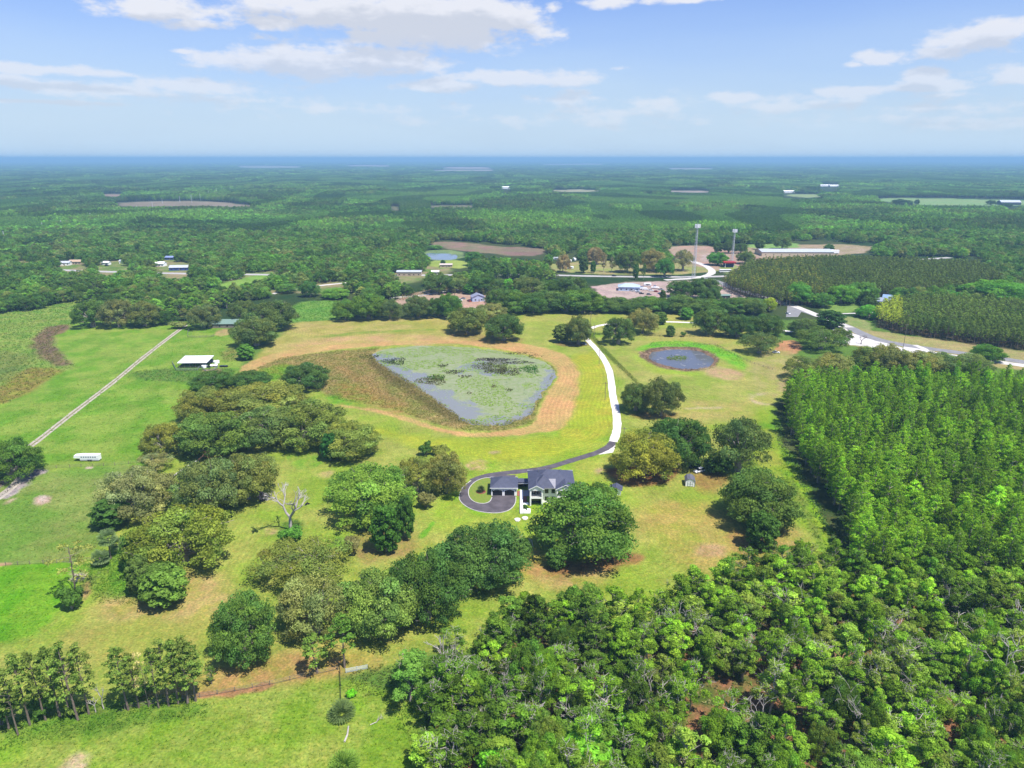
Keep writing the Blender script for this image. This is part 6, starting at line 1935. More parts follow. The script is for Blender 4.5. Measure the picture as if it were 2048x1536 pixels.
T("young2", 474, 688, 511, 723, (.055, .12, .028), "small bright green tree at the straw track's end", "hardwood_tree")
T("oak2", 455, 600, 520, 650, (.06, .085, .036), "grey-green oak hiding the green-roofed house")
T("bush1", 340, 642, 378, 660, (.1, .12, .06), "pale shrub where the farm track enters the trees", "shrub", "shrub")
T("oak4", 150, 600, 222, 660, (.05, .09, .03), "dark green oak starting the thicket above the pasture")
T("oak2", 205, 598, 272, 660, (.085, .095, .05), "brown-grey oak in the thicket above the pasture")
T("oak5", 255, 604, 325, 658, (.075, .092, .042), "olive oak ending the thicket above the pasture")
T("oak1", 893, 612, 978, 674, (.075, .098, .038), "olive oak above the straw track's far curve")
T("oak3", 968, 626, 1048, 688, (.048, .080, .032), "dark green oak above the straw track's far curve")
T("oak2", 945, 606, 1015, 648, (.115, .125, .066), "pale mossy oak behind the dark green one at the far curve")
for i, (a, b, c, d, t) in enumerate(((662, 598, 720, 645, MD), (700, 583, 775, 644, MD), (755, 598, 806, 643, (.065, .095, .05)), (806, 590, 868, 641, (.06, .085, .042)), (850, 594, 905, 638, (.045, .082, .026)), (868, 588, 928, 640, (.05, .1, .028)))):
    T(f"oak{i}", a, b, c, d, t, ("dark oak first in the row between green marsh and nursery", "tallest oak in the row between green marsh and nursery", "grey oak right after the tallest in that marsh row", "grey-green oak below the nursery's sandy track",
                                  "dark oak filling the gap below the nursery", "bright-edged oak last below the nursery cottage")[i], group="oaks below the nursery")
# long dark oak row behind the upper field
xs = list(range(1000, 1500, 33))
for i, x in enumerate(xs):
    w = 34 + (i * 7) % 12; yb = 630 - (x - 1000) * .004 + (i % 3) * 2
    T(f"oak{i % 6}", x - w, (575 if x < 1190 else 591) + (i * 5) % 11, x + w, yb - 2, [(.05, .085, .03), MD, DK, (.055, .092, .036)][i % 4], "dark oak shoulder to shoulder in the long row behind the upper field", group="long row of oaks behind the upper field")
for i, x in enumerate(range(880, 1440, 44)):
    if 1180 < x < 1330: continue
    T(f"oak{(i + 3) % 6}", x - 32, 548 + (i * 7) % 13, x + 32, 604 - (i * 3) % 6 - (14 if x < 1000 else 0), [(.052, .085, .035), (.075, .10, .045), DK][i % 3], "dark oak in the second row between the nursery and the highway", group="second row of oaks along the nursery")

# pines at the lower field
pg = "pines standing in a thin row along the lower field"
for i, (x, yb, yt, w) in enumerate(((-20, 1462, 1310, 36), (18, 1458, 1322, 34), (36, 1470, 1330, 30), (60, 1450, 1298, 38), (92, 1440, 1292, 34), (120, 1434, 1290, 38), (140, 1428, 1300, 30), (156, 1440, 1276, 40), (178, 1428, 1280, 34),
                                     (257, 1420, 1284, 38), (278, 1416, 1302, 30), (318, 1416, 1288, 26), (338, 1412, 1275, 36), (357, 1408, 1272, 34), (376, 1408, 1270, 40), (392, 1402, 1284, 40))):
    g = P(x, yb); d = px_dir(x, yt); H = CAM_H + g.y / d[1] * d[2]
    dep = g.y * math.cos(PITCH) + CAM_H * math.sin(PITCH)
    tree(f"pine{i % 5}", g.x, g.y, w / 2 / F_PX * dep * 1.4, H * .92, ((.09, .12, .04), (.075, .115, .035))[i % 2], ("tall thin pine in the clump west of the bare red bank gap" if i < 9 else "tall thin pine in the clump east of the red bank gap"), name="pine_tree", group=pg + (" west" if i < 9 else " east"))
g = P(298, 1414); tree("loosepine", g.x, g.y, 2.2, 15, (.30, .26, .20), "half-dead grey pine among the green row", name="pine_tree")
g = P(152, 1186); tree("loosepine", g.x, g.y, 6.4, 15.5, (.14, .15, .06), "sparse lone pine with bare lower trunk beside the pasture fence", name="pine_tree")
T("bush2", 115, 1170, 173, 1232, (.045, .09, .024), "dense dark shrub at the foot of the lone pine", "shrub", "shrub")
T("bush1", 60, 1385, 122, 1446, (.05, .10, .026), "dark shrub under the western pine clump", "shrub", "shrub")
T("bush0", -40, 1385, 42, 1475, (.04, .08, .026), "large dark shrub at the frame edge under the pines", "shrub", "shrub")
T("bush1", 262, 1362, 306, 1404, (.05, .10, .026), "dark shrub between trunks of the eastern pine clump", "shrub", "shrub")
T("bush2", 335, 1385, 368, 1412, (.11, .15, .04), "yellow-green shrub between trunks of the eastern pine clump", "shrub", "shrub")
T("bush0", 130, 1405, 176, 1442, (.09, .13, .04), "pale green shrub under the western pine clump", "shrub", "shrub")
T("bush2", 690, 1378, 716, 1400, (.09, .24, .02), "vivid lime-green shrub below the farm gate", "shrub", "shrub")
T("hard2", 412, 1330, 436, 1375, (.07, .12, .034), "thin sapling beside the solitary deep green oak", "sapling")
T("bush1", 690, 1068, 722, 1118, (.13, .125, .08), "dry grey shrub beside the tall dark teardrop oak", "shrub", "shrub")
T("pine2", 606, 1268, 664, 1360, (.075, .12, .032), "spindly pine below the pale mossy oak", "pine_tree")
T("pine1", 662, 1230, 716, 1350, (.065, .125, .03), "fuller pine right above the farm gate", "pine_tree")
T("hard4", 868 - 95, 1305, 868, 1430, (.07, .14, .04), "pale limbed tree behind the farm gate corner", "hardwood_tree")

# palms
PC = (.12, .17, .07)
for i, (x, yb, h, r, lb) in enumerate(((222, 1118, 7.5, 3.2, "tallest cabbage palm at the end of the pasture fence"), (203, 1132, 3.0, 3.0, "short cabbage palm beside the tallest one"), (236, 1105, 3.2, 2.4, "cabbage palm half inside the dark thicket"))):
    cm, tm = palm_meshes(600 + i, h, r); g = P(x, yb)
    e = empty("palm_tree", g, 0, lb, "palm"); c = link("crown", cm, e); c.color = (*[t * 1.7 for t in PC], 1)
    if tm: link("trunk", tm, e)
for i, (x, yb, r, lb) in enumerate(((684, 1432, 3.0, "fan palm clump on the fence line in the lower field"), (690, 1540, 3.3, "yellow-green fan palm clump at the bottom edge"), (672, 1560, 2.6, "second fan palm clump half out of the frame"))):
    cm, tm = palm_meshes(620 + i, .75, r, 46); g = P(x, yb)
    e = empty("fan_palm", g, 0, lb, "palm"); c = link("crown", cm, e); c.color = (*((.17, .24, .08) if i == 0 else (.24, .38, .06)), 1)
    if tm: link("trunk", tm, e)
cm, tm = palm_meshes(640, 4.2, 1.7, 30)
for i, (x, yb) in enumerate([(880, 590), (889, 586), (898, 584), (905, 588), (913, 584), (921, 588), (953, 590), (960, 588), (966, 592), (972, 588), (979, 591), (985, 587), (992, 590), (999, 588), (893, 592), (909, 593), (968, 597), (982, 598)]):
    g = P(x, yb)
    e = empty("nursery_palm", g, i, "potted-row palm standing on bare sand in the nursery", "palm", "palms lined up in the sandy nursery"); e.scale = (1, 1, .8 + (i * 37 % 10) / 12)
    c = link("crown", cm, e); c.color = (.16, .16, .05, 1); link("trunk", tm, e)
ip = P(962, 984); cm, tm = palm_meshes(650, .9, 1.6, 34); e = empty("sago_palm", ip + Vector((0, 0, .1)), 0, "small palm in a red-mulched ring on the loop drive's lawn", "palm"); c = link("crown", cm, e); c.color = (.08, .12, .04, 1); link("trunk", tm, e)
b = MB(); b.prism([(1.9 * math.cos(t * .52), 1.9 * math.sin(t * .52)) for t in range(12)], .1, .2); tag(b.build("mulch_bed", mat("red_mulch", (.22, .07, .05), .95, var=.4, scale=4), None, ip), "red mulch ring in the loop drive's lawn", "mulch bed")
for (x, y, r, h, lb) in ((1050, 1016, .9, 1.3, "clipped dark shrub in the walled bed by the entry"), (1053, 1018, .8, 1.0, "second clipped shrub in the walled bed, nearer the white step wall")):
    g = P(x, y); tree("bush0", g.x, g.y, r, h, (.04, .09, .03), lb, "shrub", None, "shrub")
hg = [P(979.5, 962), P(979.5, 986)]
b = Leaves(700)
for i in range(7): b.blob(0, i * 1.15, .7, .8, 160, .3, tint=(1, 1, 1))
hd = link("hedge", b.mesh("hedge"), None, P(980.3, 989), 0); hd.color = (.08, .18, .05, 1); tag(hd, "narrow clipped hedge against the garage side wall", "hedge")
hd.scale = (.75, .85, 1)

# dead trees
def snag(px, H, seed, label, spread=.8, levels=4, r0=.4, m=None, rz=0, group=None, name="dead_tree"):
    b, tips = dead_branches(seed, H, spread, levels, r0)
    e = empty(name, P(*px), rz, label, "dead tree", group)
    b.build("branches", m or M_PALE, e)
    return e, tips


e, tips = snag((583, 1062), 18, 41, "bare silver dead tree with black birds roosting in its limbs", .5, 5, .7, mat("silver_dead_wood", (.36, .33, .31), .9))
rb = random.Random(3)
ec = Vector(e.location)


def vulture(loc, rz, i):
    vs, fs = [], []
    prof = [(-.42, .02, .03), (-.3, .10, .06), (-.1, .2, .16), (.1, .24, .24), (.28, .2, .42), (.36, .1, .55), (.4, .07, .62), (.47, .065, .64), (.56, .02, .62)]
    for (x, r, z) in prof:
        for k in range(8):
            t = k * math.pi / 4
            vs.append((x, r * math.cos(t), z + r * 1.05 * math.sin(t)))
    for j in range(len(prof) - 1):
        for k in range(8):
            fs.append((j * 8 + k, j * 8 + (k + 1) % 8, (j + 1) * 8 + (k + 1) % 8, (j + 1) * 8 + k))
    fs += [tuple(range(7, -1, -1)), tuple((len(prof) - 1) * 8 + k for k in range(8))]
    b = MB(); b.add(vs, fs)
    for s in (-1, 1):      # folded wings and legs
        b.add([(.3, s * .2, .5), (.1, s * .3, .42), (-.45, s * .16, .05), (-.2, s * .1, .12), (.2, s * .12, .58)], [(0, 1, 2, 3, 4)] if s < 0 else [(4, 3, 2, 1, 0)])
        b.tube([(.08, s * .08, .1), (.1, s * .08, -.06)], .025, 4)
    return b


vb = vulture(None, 0, 0); vm = vb.mesh("vulture", mat("black_feathers", (.012, .011, .012), .8))
outer = sorted(tips, key=lambda t: -(t.x ** 2 + t.y ** 2))
for i, t in enumerate(outer[:16]):
    o = link("vulture", vm, None, ec + t + Vector((0, 0, .05)), rb.uniform(0, 6.28), (1.3, 1.3, 1.3)); tag(o, "black vulture perched on a bare limb of the silver dead tree", "bird", "vultures roosting in the dead tree")
T("bush2", 556, 1052, 612, 1092, (.05, .12, .028), "weedy green shrub round the foot of the silver dead tree", "shrub", "shrub")
snag((208, 1418), 11, 43, "straight pale broken snag standing in the gap of the pine row", .25, 2, .16)
snag((192, 1425), 6.5, 44, "short crooked snag beside the straight pale one", .5, 2, .13)
snag((892, 1368), 16, 45, "forked white snag at the corner of the near woods", .3, 3, .26)
snag((905, 1350), 13, 46, "thin white snag right behind the forked one", .3, 2, .2)
snag((1722, 688), 9, 47, "leafless purple-grey tree beside the lime rock junction", .8, 4, .3, mat("purple_grey_bark", (.16, .12, .13), .9))
snag((1690, 1395), 16, 48, "brown vine-wrapped dead tree standing in the near woods", .55, 4, .35, mat("rusty_vines", (.34, .20, .10), .9))
snag((1640, 1215), 15, 49, "bare white dead tree at the head of the near woods", .5, 4, .25)
snag((2020, 1400), 22, 50, "tall bare grey tree at the east edge of the near woods", .6, 4, .34)
snag((1990, 1290), 17, 51, "leaning bare grey tree behind the tall one at the east edge", .6, 4, .3)
for i, (x, y) in enumerate(((1005, 1420), (1150, 1470), (1300, 1450), (1405, 1290), (1490, 1345), (1530, 1490), (1580, 1260), (1720, 1480), (1800, 1330), (1880, 1250), (1250, 1330), (1350, 1290), (980, 1500), (1830, 1430), (1940, 1330))):
    snag((x, y), 13 + i % 4, 60 + i, "bare pale-limbed tree poking out of the near woods canopy", .55, 4, .17, group="bare trees in the near woods")
# fallen trunk
ft_ = empty("fallen_tree", P(338, 960), 0, "fallen oak trunk with torn brown branches inside the grove", "fallen tree")
b = MB(); q0, q1 = Vector((0, 0, .5)), P(395, 928) - P(338, 960) + Vector((0, 0, 1.2))
b.tube([q0, q0.lerp(q1, .5) + Vector((0, 0, .2)), q1], [.25, .4, .55], 8); b.build("trunk", M_PALE, ft_)
b2, _ = dead_branches(71, 11, 1.0, 4, .3, .5); o = b2.build("branches", mat("torn_brown_bark", (.22, .12, .08), .9), ft_, q1); o.rotation_euler = (0, .9, .5)
lg = empty("driftwood_branch", P(742, 1450), .5, "bleached branch lying on the bottom field", "branch"); b2, _ = dead_branches(73, 5, .7, 2, .12); o = b2.build("branches", M_PALE, lg); o.rotation_euler = (0, 1.5, 0); o.location.z = .15
b = MB(); b.tube([(0, 0, .2), (.2, 2, .2), (-.1, 4.4, .18)], [.22, .2, .16], 7); tag(b.build("fallen_log", M_PALE, None, P(689, 1485)), "grey log lying along the fence line between two fan palms", "log")
for (x, y, w, h, lb, m_) in ((882, 1408, 1.3, 3.4, "ruined dark hunting blind at the corner of the near woods", M_WOOD), (849, 1500, .8, 1.7, "small white and black feeder box at the woods' edge", M_BLACK)):
    e = empty("hunting_blind" if w > 1 else "feeder_box", P(x, y), .3, lb, "blind" if w > 1 else "feeder")
    b = MB(); b.box(-w, -w, h * .3, w, w, h); b.build("box", m_, e)
    b = MB(); b.box(-w - .1, -w - .1, h + .003, w + .1, w + .1, h + .12); b.build("roof", M_WHITE if w < 1 else M_GREY, e)
    for sx in (-1, 1):
        for sy in (-1, 1):
            b = MB(); b.box(sx * w * .9 - .07, sy * w * .9 - .07, 0, sx * w * .9 + .07, sy * w * .9 + .07, h * .3 - .003); b.build("leg", M_WOOD, e)


# ------------------------------------------------------------------ woods as single trees, the rest as scattered stuff
def fill(poly_px, spacing, seed, jit=.62, skip=None, px_space=True):
    g = G(poly_px) if px_space else poly_px
    a = np.array(g); rs = np.random.RandomState(seed)
    nx = int((a[:, 0].max() - a[:, 0].min()) / spacing) + 2; ny = int((a[:, 1].max() - a[:, 1].min()) / (spacing * .87)) + 2
    I, J = np.meshgrid(np.arange(nx), np.arange(ny))
    X = a[:, 0].min() + (I + .5 * (J % 2)) * spacing; Y = a[:, 1].min() + J * spacing * .87
    X = X + rs.uniform(-jit, jit, X.shape) * spacing; Y = Y + rs.uniform(-jit, jit, Y.shape) * spacing
    X, Y = X.ravel(), Y.ravel()
    m = pip(X, Y, g)
    X, Y = X[m], Y[m]
    m = np.abs(X) < Y * .80 + 45
    X, Y = X[m], Y[m]
    if skip is not None:
        m = ~skip(X, Y); X, Y = X[m], Y[m]
    return X, Y


def scatter_group(names):
    g = bpy.data.node_groups.new("scatter", 'GeometryNodeTree')
    g.interface.new_socket("Geometry", in_out='INPUT', socket_type='NodeSocketGeometry')
    g.interface.new_socket("Geometry", in_out='OUTPUT', socket_type='NodeSocketGeometry')
    gi, go = nd(g, 'NodeGroupInput'), nd(g, 'NodeGroupOutput')
    g2i = nd(g, 'GeometryNodeGeometryToInstance')
    for ob in reversed(names):
        oi = nd(g, 'GeometryNodeObjectInfo', transform_space='ORIGINAL')
        oi.inputs['Object'].default_value = ob
        oi.inputs['As Instance'].default_value = False
        gg = nd(g, 'GeometryNodeGeometryToInstance')
        g.links.new(oi.outputs['Geometry'], gg.inputs[0])
        if 'join' not in locals():
            join = nd(g, 'GeometryNodeJoinGeometry')
        g.links.new(gg.outputs[0], join.inputs[0])
    ip_ = nd(g, 'GeometryNodeInstanceOnPoints')
    g.links.new(gi.outputs[0], ip_.inputs['Points'])
    g.links.new(join.outputs[0], ip_.inputs['Instance'])
    ip_.inputs['Pick Instance'].default_value = True

    def at(nm, ty):
        n = nd(g, 'GeometryNodeInputNamedAttribute', data_type=ty); n.inputs['Name'].default_value = nm
        return n.outputs[0]
    g.links.new(at('which', 'INT'), ip_.inputs['Instance Index'])
    g.links.new(at('size', 'FLOAT_VECTOR'), ip_.inputs['Scale'])
    g.links.new(at('turn', 'FLOAT_VECTOR'), ip_.inputs['Rotation'])
    g.links.new(ip_.outputs[0], go.inputs[0])
    return g


def scatter(name, protos, X, Y, which, size, tint, label, cat, Z=None, seed=1):
    """one object of kind stuff that carries many trees; protos are trees that stand in the scene"""
    me = bpy.data.meshes.new(name)
    n = len(X)
    me.vertices.add(n)
    me.vertices.foreach_set('co', np.stack([X, Y, np.zeros(n) if Z is None else Z], 1).astype(np.float32).ravel())
    rs = np.random.RandomState(seed)
    a = me.attributes.new('which', 'INT', 'POINT'); a.data.foreach_set('value', which.astype(np.int32))
    a = me.attributes.new('size', 'FLOAT_VECTOR', 'POINT'); a.data.foreach_set('vector', size.astype(np.float32).ravel())
    tn = np.zeros((n, 3)); tn[:, 2] = rs.uniform(0, 6.28, n)
    a = me.attributes.new('turn', 'FLOAT_VECTOR', 'POINT'); a.data.foreach_set('vector', tn.astype(np.float32).ravel())
    a = me.attributes.new('tint', 'FLOAT_COLOR', 'POINT'); a.data.foreach_set('color', np.concatenate([tint * GAIN, np.ones((n, 1))], 1).astype(np.float32).ravel())
    o = link(name, me)
    md = o.modifiers.new("scatter", 'NODES'); md.node_group = scatter_group(protos)
    return tag(o, label, cat, None, 'stuff')


def mixtint(X, Y, pal, sc, seed, jit=.14):
    rs = np.random.RandomState(seed)
    f = np.clip((fbm(X, Y, sc, seed, 3) - .5) * 2.6 + .5 + rs.normal(0, .17, len(X)), 0, .999) * (len(pal) - 1)
    i = f.astype(int); t = (f - i)[:, None]
    p = np.array(pal)
    c = p[i] * (1 - t) + p[np.minimum(i + 1, len(pal) - 1)] * t
    return c * rs.normal(1, jit, len(X))[:, None]


def scr(X, Y):
    """pixel column and row of ground points"""
    d = Y * math.cos(PITCH) + CAM_H * math.sin(PITCH)
    v = -CAM_H * math.cos(PITCH) + Y * math.sin(PITCH)
    return 1024 + X / d * F_PX, 768 - v / d * F_PX


def individuals(X, Y, keys, Rr, Hr, tints, name, label, cat, group, nmax, seed, parts_y=400, margin=60, key_fn=None):
    """the ones that show largest as objects; returns the mask of those not built"""
    rs = random.Random(seed)
    sx, sy = scr(X, Y)
    vis = (sx > -margin) & (sx < 2048 + margin) & (sy < 1536 + 130)
    order = [i for i in np.argsort(Y) if vis[i]][:nmax]
    for i in order:
        lb = label(sx[i], sy[i]) if callable(label) else label
        tree(keys[rs.randrange(len(keys))], float(X[i]), float(Y[i]), rs.uniform(*Rr), rs.uniform(*Hr), tuple(tints[i]), lb, cat, (group(sx[i], sy[i]) if callable(group) else group), name, rs.uniform(0, 6.28), single=Y[i] > parts_y)
    m = np.ones(len(X), bool); m[order] = False
    return m


# near woods, bottom right
NEARW = [(838, 1500), (870, 1440), (900, 1320), (950, 1265), (1100, 1238), (1250, 1242), (1330, 1262), (1385, 1205), (1440, 1165), (1560, 1148), (1640, 1138), (1690, 1142), (1740, 1160), (2200, 1175), (2400, 1640), (860, 1640)]
X, Y = fill(NEARW, 5.3, 31)
gap = lambda X, Y: np.logical_or.reduce([np.hypot(X - P(*c).x, Y - P(*c).y) < r for c, r in (((1072, 1340), 6.5), ((1470, 1425), 7), ((1100, 1350), 3), ((1340, 1360), 4), ((1570, 1490), 6), ((1210, 1400), 4), ((1650, 1350), 4), ((1720, 1440), 4), ((985, 1400), 3.5), ((1400, 1470), 4.5))])
m = ~gap(X, Y); X, Y = X[m], Y[m]
tn = mixtint(X, Y, [(.052, .098, .02), (.096, .168, .026), (.066, .116, .024), (.11, .19, .026), (.10, .134, .042), (.076, .138, .022), (.09, .162, .022), (.05, .09, .022)], 17, 5, .2)
nearlab = lambda sx, sy: ("leafy tree along the yard edge of the near woods" if sy < 1300 else "leafy tree in the bottom rows of the near woods" if sy > 1440 else "leafy tree deep within the near woods")
neargrp = lambda sx, sy: ("near woods trees by the yard" if sy < 1300 else "near woods trees in the bottom rows" if sy > 1440 else "near woods trees in the middle")
rest = individuals(X, Y, ["hard0", "hard1", "hard2", "hard4", "hard5", "hard6", "hard3", "hard5", "oak1", "hard3"], (2.9, 5.3), (7, 14), tn, "hardwood_tree", nearlab, "tree", neargrp, 270, 7)
nx_, ny_, nt_ = X[rest], Y[rest], tn[rest]
hp = [o for o in COL.objects if o.name.startswith("hardwood_tree") and False]
T("round0", 1090, 1455, 1240, 1590, (.09, .21, .028), "bright green cauliflower-crowned tree at the bottom edge", "hardwood_tree", hk=.9)
T("round1", 950, 1485, 1030, 1570, (.095, .23, .03), "smaller bright green rounded tree at the bottom edge", "hardwood_tree")
T("round0", 1200, 1418, 1300, 1500, (.07, .17, .034), "soft mid-green rounded tree behind the cauliflower-crowned one", "hardwood_tree")

# cypress stand
CYP = [(1572, 800), (1700, 785), (1900, 790), (2300, 800), (2480, 1190), (2048, 1187), (1714, 1178), (1706, 1120), (1680, 1050), (1640, 980), (1600, 910), (1572, 850)]
X, Y = fill(CYP, 5.2, 33)
m = np.random.RandomState(2).rand(len(X)) > .07; X, Y = X[m], Y[m]
tc_ = mixtint(X, Y, [(.078, .142, .018), (.098, .176, .02), (.078, .148, .022), (.115, .20, .022), (.084, .152, .024), (.058, .106, .02)], 14, 15, .22)
cyplab = lambda sx, sy: ("cypress along the strip-side edge of the bright dense stand" if sx < 1560 + (sy - 830) * .42 + 45 else "cypress in the front rows of the bright dense stand" if sy > 1080 else "cypress inside the bright dense stand")
rest_c = individuals(X, Y, [f"cyp{i}" for i in range(7)], (2.9, 4.9), (12.5, 19.5), tc_, "cypress_tree", cyplab, "tree", cyplab, 300, 9, parts_y=330)
cx_, cy_, ct_ = X[rest_c], Y[rest_c], tc_[rest_c]


def src(prefix):
    return [o for o in COL.objects if o.type == 'MESH' and o.data.name.startswith(prefix)]


# trees that stand as the sources of the scattered woods
def standing(keys, name, tint, label, spots):
    out = []
    for k, s in zip(keys, spots):
        p = P(*s)
        base = _re.sub(r"\d+$", "", k)
        o = tree(k, p.x, p.y, NOM[base][0], NOM[base][1], tint, label, "tree", label, name, 0.0, single=True)
        out.append(o)
    return out


SN = standing(["hard0", "hard1", "hard2", "hard4", "hard6"], "hardwood_tree", (.06, .125, .026), "leafy tree along the yard edge of the near woods", [(1150, 1262), (1560, 1175), (1700, 1185), (1450, 1200), (1850, 1200)])
for o in SN: o['group'] = "near woods trees by the yard"
rs = np.random.RandomState(14)
k = rs.uniform(.8, 1.25, len(nx_)); h = rs.uniform(.62, .98, len(nx_))
scatter("near_woods_canopy", SN, nx_, ny_, rs.randint(0, 5, len(nx_)), np.stack([k, k, h], 1), nt_, "leafy canopy at the back of the near woods below the cypress stand", "woods")


SC = standing([f"cyp{i}" for i in range(5)], "cypress_tree", (.055, .14, .022), "cypress inside the bright dense stand", [(1800, 800), (1840, 810), (1900, 805), (1960, 815), (1700, 800)])
if len(cx_):
    rs = np.random.RandomState(4)
    k = rs.uniform(.75, 1.1, len(cx_)); h = rs.uniform(.7, 1.08, len(cx_))
    scatter("cypress_woods", SC, cx_, cy_, rs.randint(0, 5, len(cx_)), np.stack([k, k, h], 1), ct_, "bright cypress canopy filling the back of the dense stand", "woods")
# undergrowth of the near woods and along the cypress edge
def undergrowth(name, poly, spacing, size, tintpal, label, seed, hk=.7, jit=.5, mixg=.7):
    X, Y = fill(poly, spacing, seed, jit)
    L = Leaves(seed); rs = L.r
    t = mixtint(X, Y, tintpal, 6, seed, .2) if tintpal else np.zeros((len(X), 3))
    if mixg: t = t * (1 - mixg) + soil_at(X, Y) * L.r.uniform(1.0, 1.65, len(X))[:, None] * mixg / 1.4
    n = len(X); per = 9
    c = np.repeat(np.stack([X, Y, np.zeros(n)], 1), per, 0)
    off = rs.normal(size=(n * per, 3)) * np.array((.5, .5, .35)) * size * 1.6; off[:, 2] = np.abs(off[:, 2]) * hk + .1
    L.put(c + off, rs.normal(size=(n * per, 3)) * .6 + np.array((0, 0, .8)), size * rs.uniform(.5, 1.2, n * per), np.repeat(t, per, 0))
    o = link(name, L.mesh(name)); o.color = (1.5, 1.5, 1.5, 1)
    return tag(o, label, "undergrowth", None, 'stuff')


undergrowth("undergrowth", NEARW, 3.0, .55, [(.09, .15, .035), (.13, .20, .04), (.20, .15, .09), (.08, .17, .03)], "low brush and saplings between the trees of the near woods", 81, 1.6, mixg=0)
undergrowth("edge_brush", [(1545, 840), (1560, 850), (1585, 910), (1622, 980), (1660, 1050), (1690, 1130), (1712, 1168), (1698, 1170), (1676, 1130), (1645, 1055), (1604, 980), (1565, 910), (1546, 850)], 1.5, .6, [(.05, .11, .022), (.08, .15, .03), (.10, .12, .05)], "brush along the foot of the cypress edge", 82, 1.5, mixg=0)
undergrowth("marsh_brush", [(-300, 638), (0, 626), (60, 612), (140, 600), (250, 582), (262, 588), (180, 612), (165, 640), (130, 655), (108, 672), (112, 700), (150, 734), (110, 750), (40, 792), (0, 812), (-300, 860)], 2.6, .75,
            [(.07, .15, .03), (.12, .16, .05), (.10, .19, .03), (.14, .12, .08), (.09, .17, .03)], "rank marsh growth beside the bright pasture", 83, .8)
undergrowth("marsh_brush", [(562, 642), (588, 606), (640, 600), (700, 604), (690, 640), (600, 644)], 3.0, .7, [(.06, .13, .03), (.085, .16, .035)], "bright rank growth in the small marsh behind the upper field", 84, .8)
undergrowth("marsh_reeds", [(500, 742), (560, 716), (660, 703), (760, 696), (742, 712), (765, 730), (830, 770), (900, 818), (925, 838), (985, 850), (1055, 832), (1095, 772), (1108, 740), (1100, 730), (1112, 740), (1086, 792), (1074, 820),
            (1068, 846), (1000, 862), (930, 862), (870, 848), (810, 826), (740, 808), (670, 800), (640, 780), (560, 760)], 1.5, .6, [(.13, .12, .05), (.20, .15, .08), (.10, .12, .04), (.24, .19, .10), (.16, .14, .06)], "dry marsh grass ringing the lily pond", 85, .8, mixg=.95)
undergrowth("marsh_reeds", [(742, 712), (770, 732), (840, 776), (900, 822), (940, 850), (905, 842), (830, 800), (770, 760), (735, 725)], 1.5, .5, [(.07, .08, .035), (.11, .10, .05), (.05, .07, .03)], "dark dense reed belt along the pond shore", 86, 1.3, mixg=.8)
undergrowth("pond_collar_weeds", [(1275, 708), (1295, 697), (1340, 693), (1390, 694), (1428, 704), (1440, 722), (1430, 736), (1395, 742), (1345, 741), (1300, 728), (1278, 712), (1300, 709), (1306, 719), (1320, 728), (1350, 736.5), (1390, 737.5), (1420, 733), (1433, 722), (1425, 711), (1405, 702), (1375, 697), (1340, 696), (1312, 700), (1297, 706)], 1.6, .45, [(.2, .15, .11), (.12, .09, .07), (.3, .25, .2)], "brown debris and weeds round the round pond", 87, .5)
undergrowth("bank_weeds", [(1305, 684), (1370, 682), (1440, 692), (1480, 712), (1494, 735), (1484, 735), (1450, 712), (1400, 698), (1340, 690), (1290, 696)], 1.8, .4, [(.06, .19, .02), (.09, .22, .03)], "lush bright grass on the bank behind the round pond", 88, .6)
undergrowth("yard_weeds", [(170, 1130), (250, 1100), (300, 1180), (275, 1210), (190, 1205)], 1.1, .5, [(.06, .14, .02), (.09, .17, .03), (.22, .22, .12)], "weedy patch below the cabbage palms", 89, .6)
undergrowth("bank_weeds", [(0, 1440), (130, 1415), (420, 1405), (410, 1432), (100, 1480), (0, 1500)], 1.3, .45, [(.06, .13, .02), (.10, .16, .03)], "rough weeds at the foot of the pine row", 90, .6)
undergrowth("bank_weeds", [(700, 1350), (760, 1330), (850, 1320), (900, 1380), (850, 1480), (830, 1500), (760, 1400), (700, 1380)], 1.2, .5, [(.05, .13, .02), (.09, .18, .03), (.14, .13, .05)], "rough weeds by the corner of the near woods", 91, .8)
undergrowth("ditch_weeds", [(1560, 905), (1576, 930), (1618, 1020), (1665, 1115), (1650, 1118), (1600, 1035), (1560, 950)], 1.6, .45, [(.07, .12, .03), (.10, .18, .03)], "weeds in the shallow ditch along the cypress edge", 92, .6)
undergrowth("fence_hedge", [(1177, 668), (1184, 668), (1212, 700), (1290, 778), (1286, 780), (1206, 704)], .75, .5, [(.06, .10, .03), (.12, .13, .05), (.05, .08, .03)], "scrubby growth along the old fence east of the white drive", 93, 1.3)
undergrowth("fence_hedge", [(1186, 666), (1230, 668), (1230, 671), (1186, 670)], .9, .5, [(.05, .09, .03)], "scrubby growth along the fence north of the round pond", 94, 1.3)
undergrowth("fence_hedge", [(1230, 670), (1480, 673.5), (1480, 675.5), (1230, 672)], 1.5, .4, [(.03, .05, .02), (.07, .07, .04)], "low dark growth under the fence north of the round pond", 95, 1.1)
undergrowth("scrub", [(260, 745), (320, 738), (400, 738), (470, 735), (470, 752), (400, 766), (290, 762)], 2.2, .6, [(.05, .11, .03), (.09, .13, .05), (.14, .14, .09)], "weedy mounds below the corral", 96, .8)
undergrowth("scrub", [(440, 705), (495, 690), (500, 718), (450, 728)], 2.0, .6, [(.08, .15, .03), (.15, .15, .06)], "pale weeds beside the small bright green tree", 97, .8)

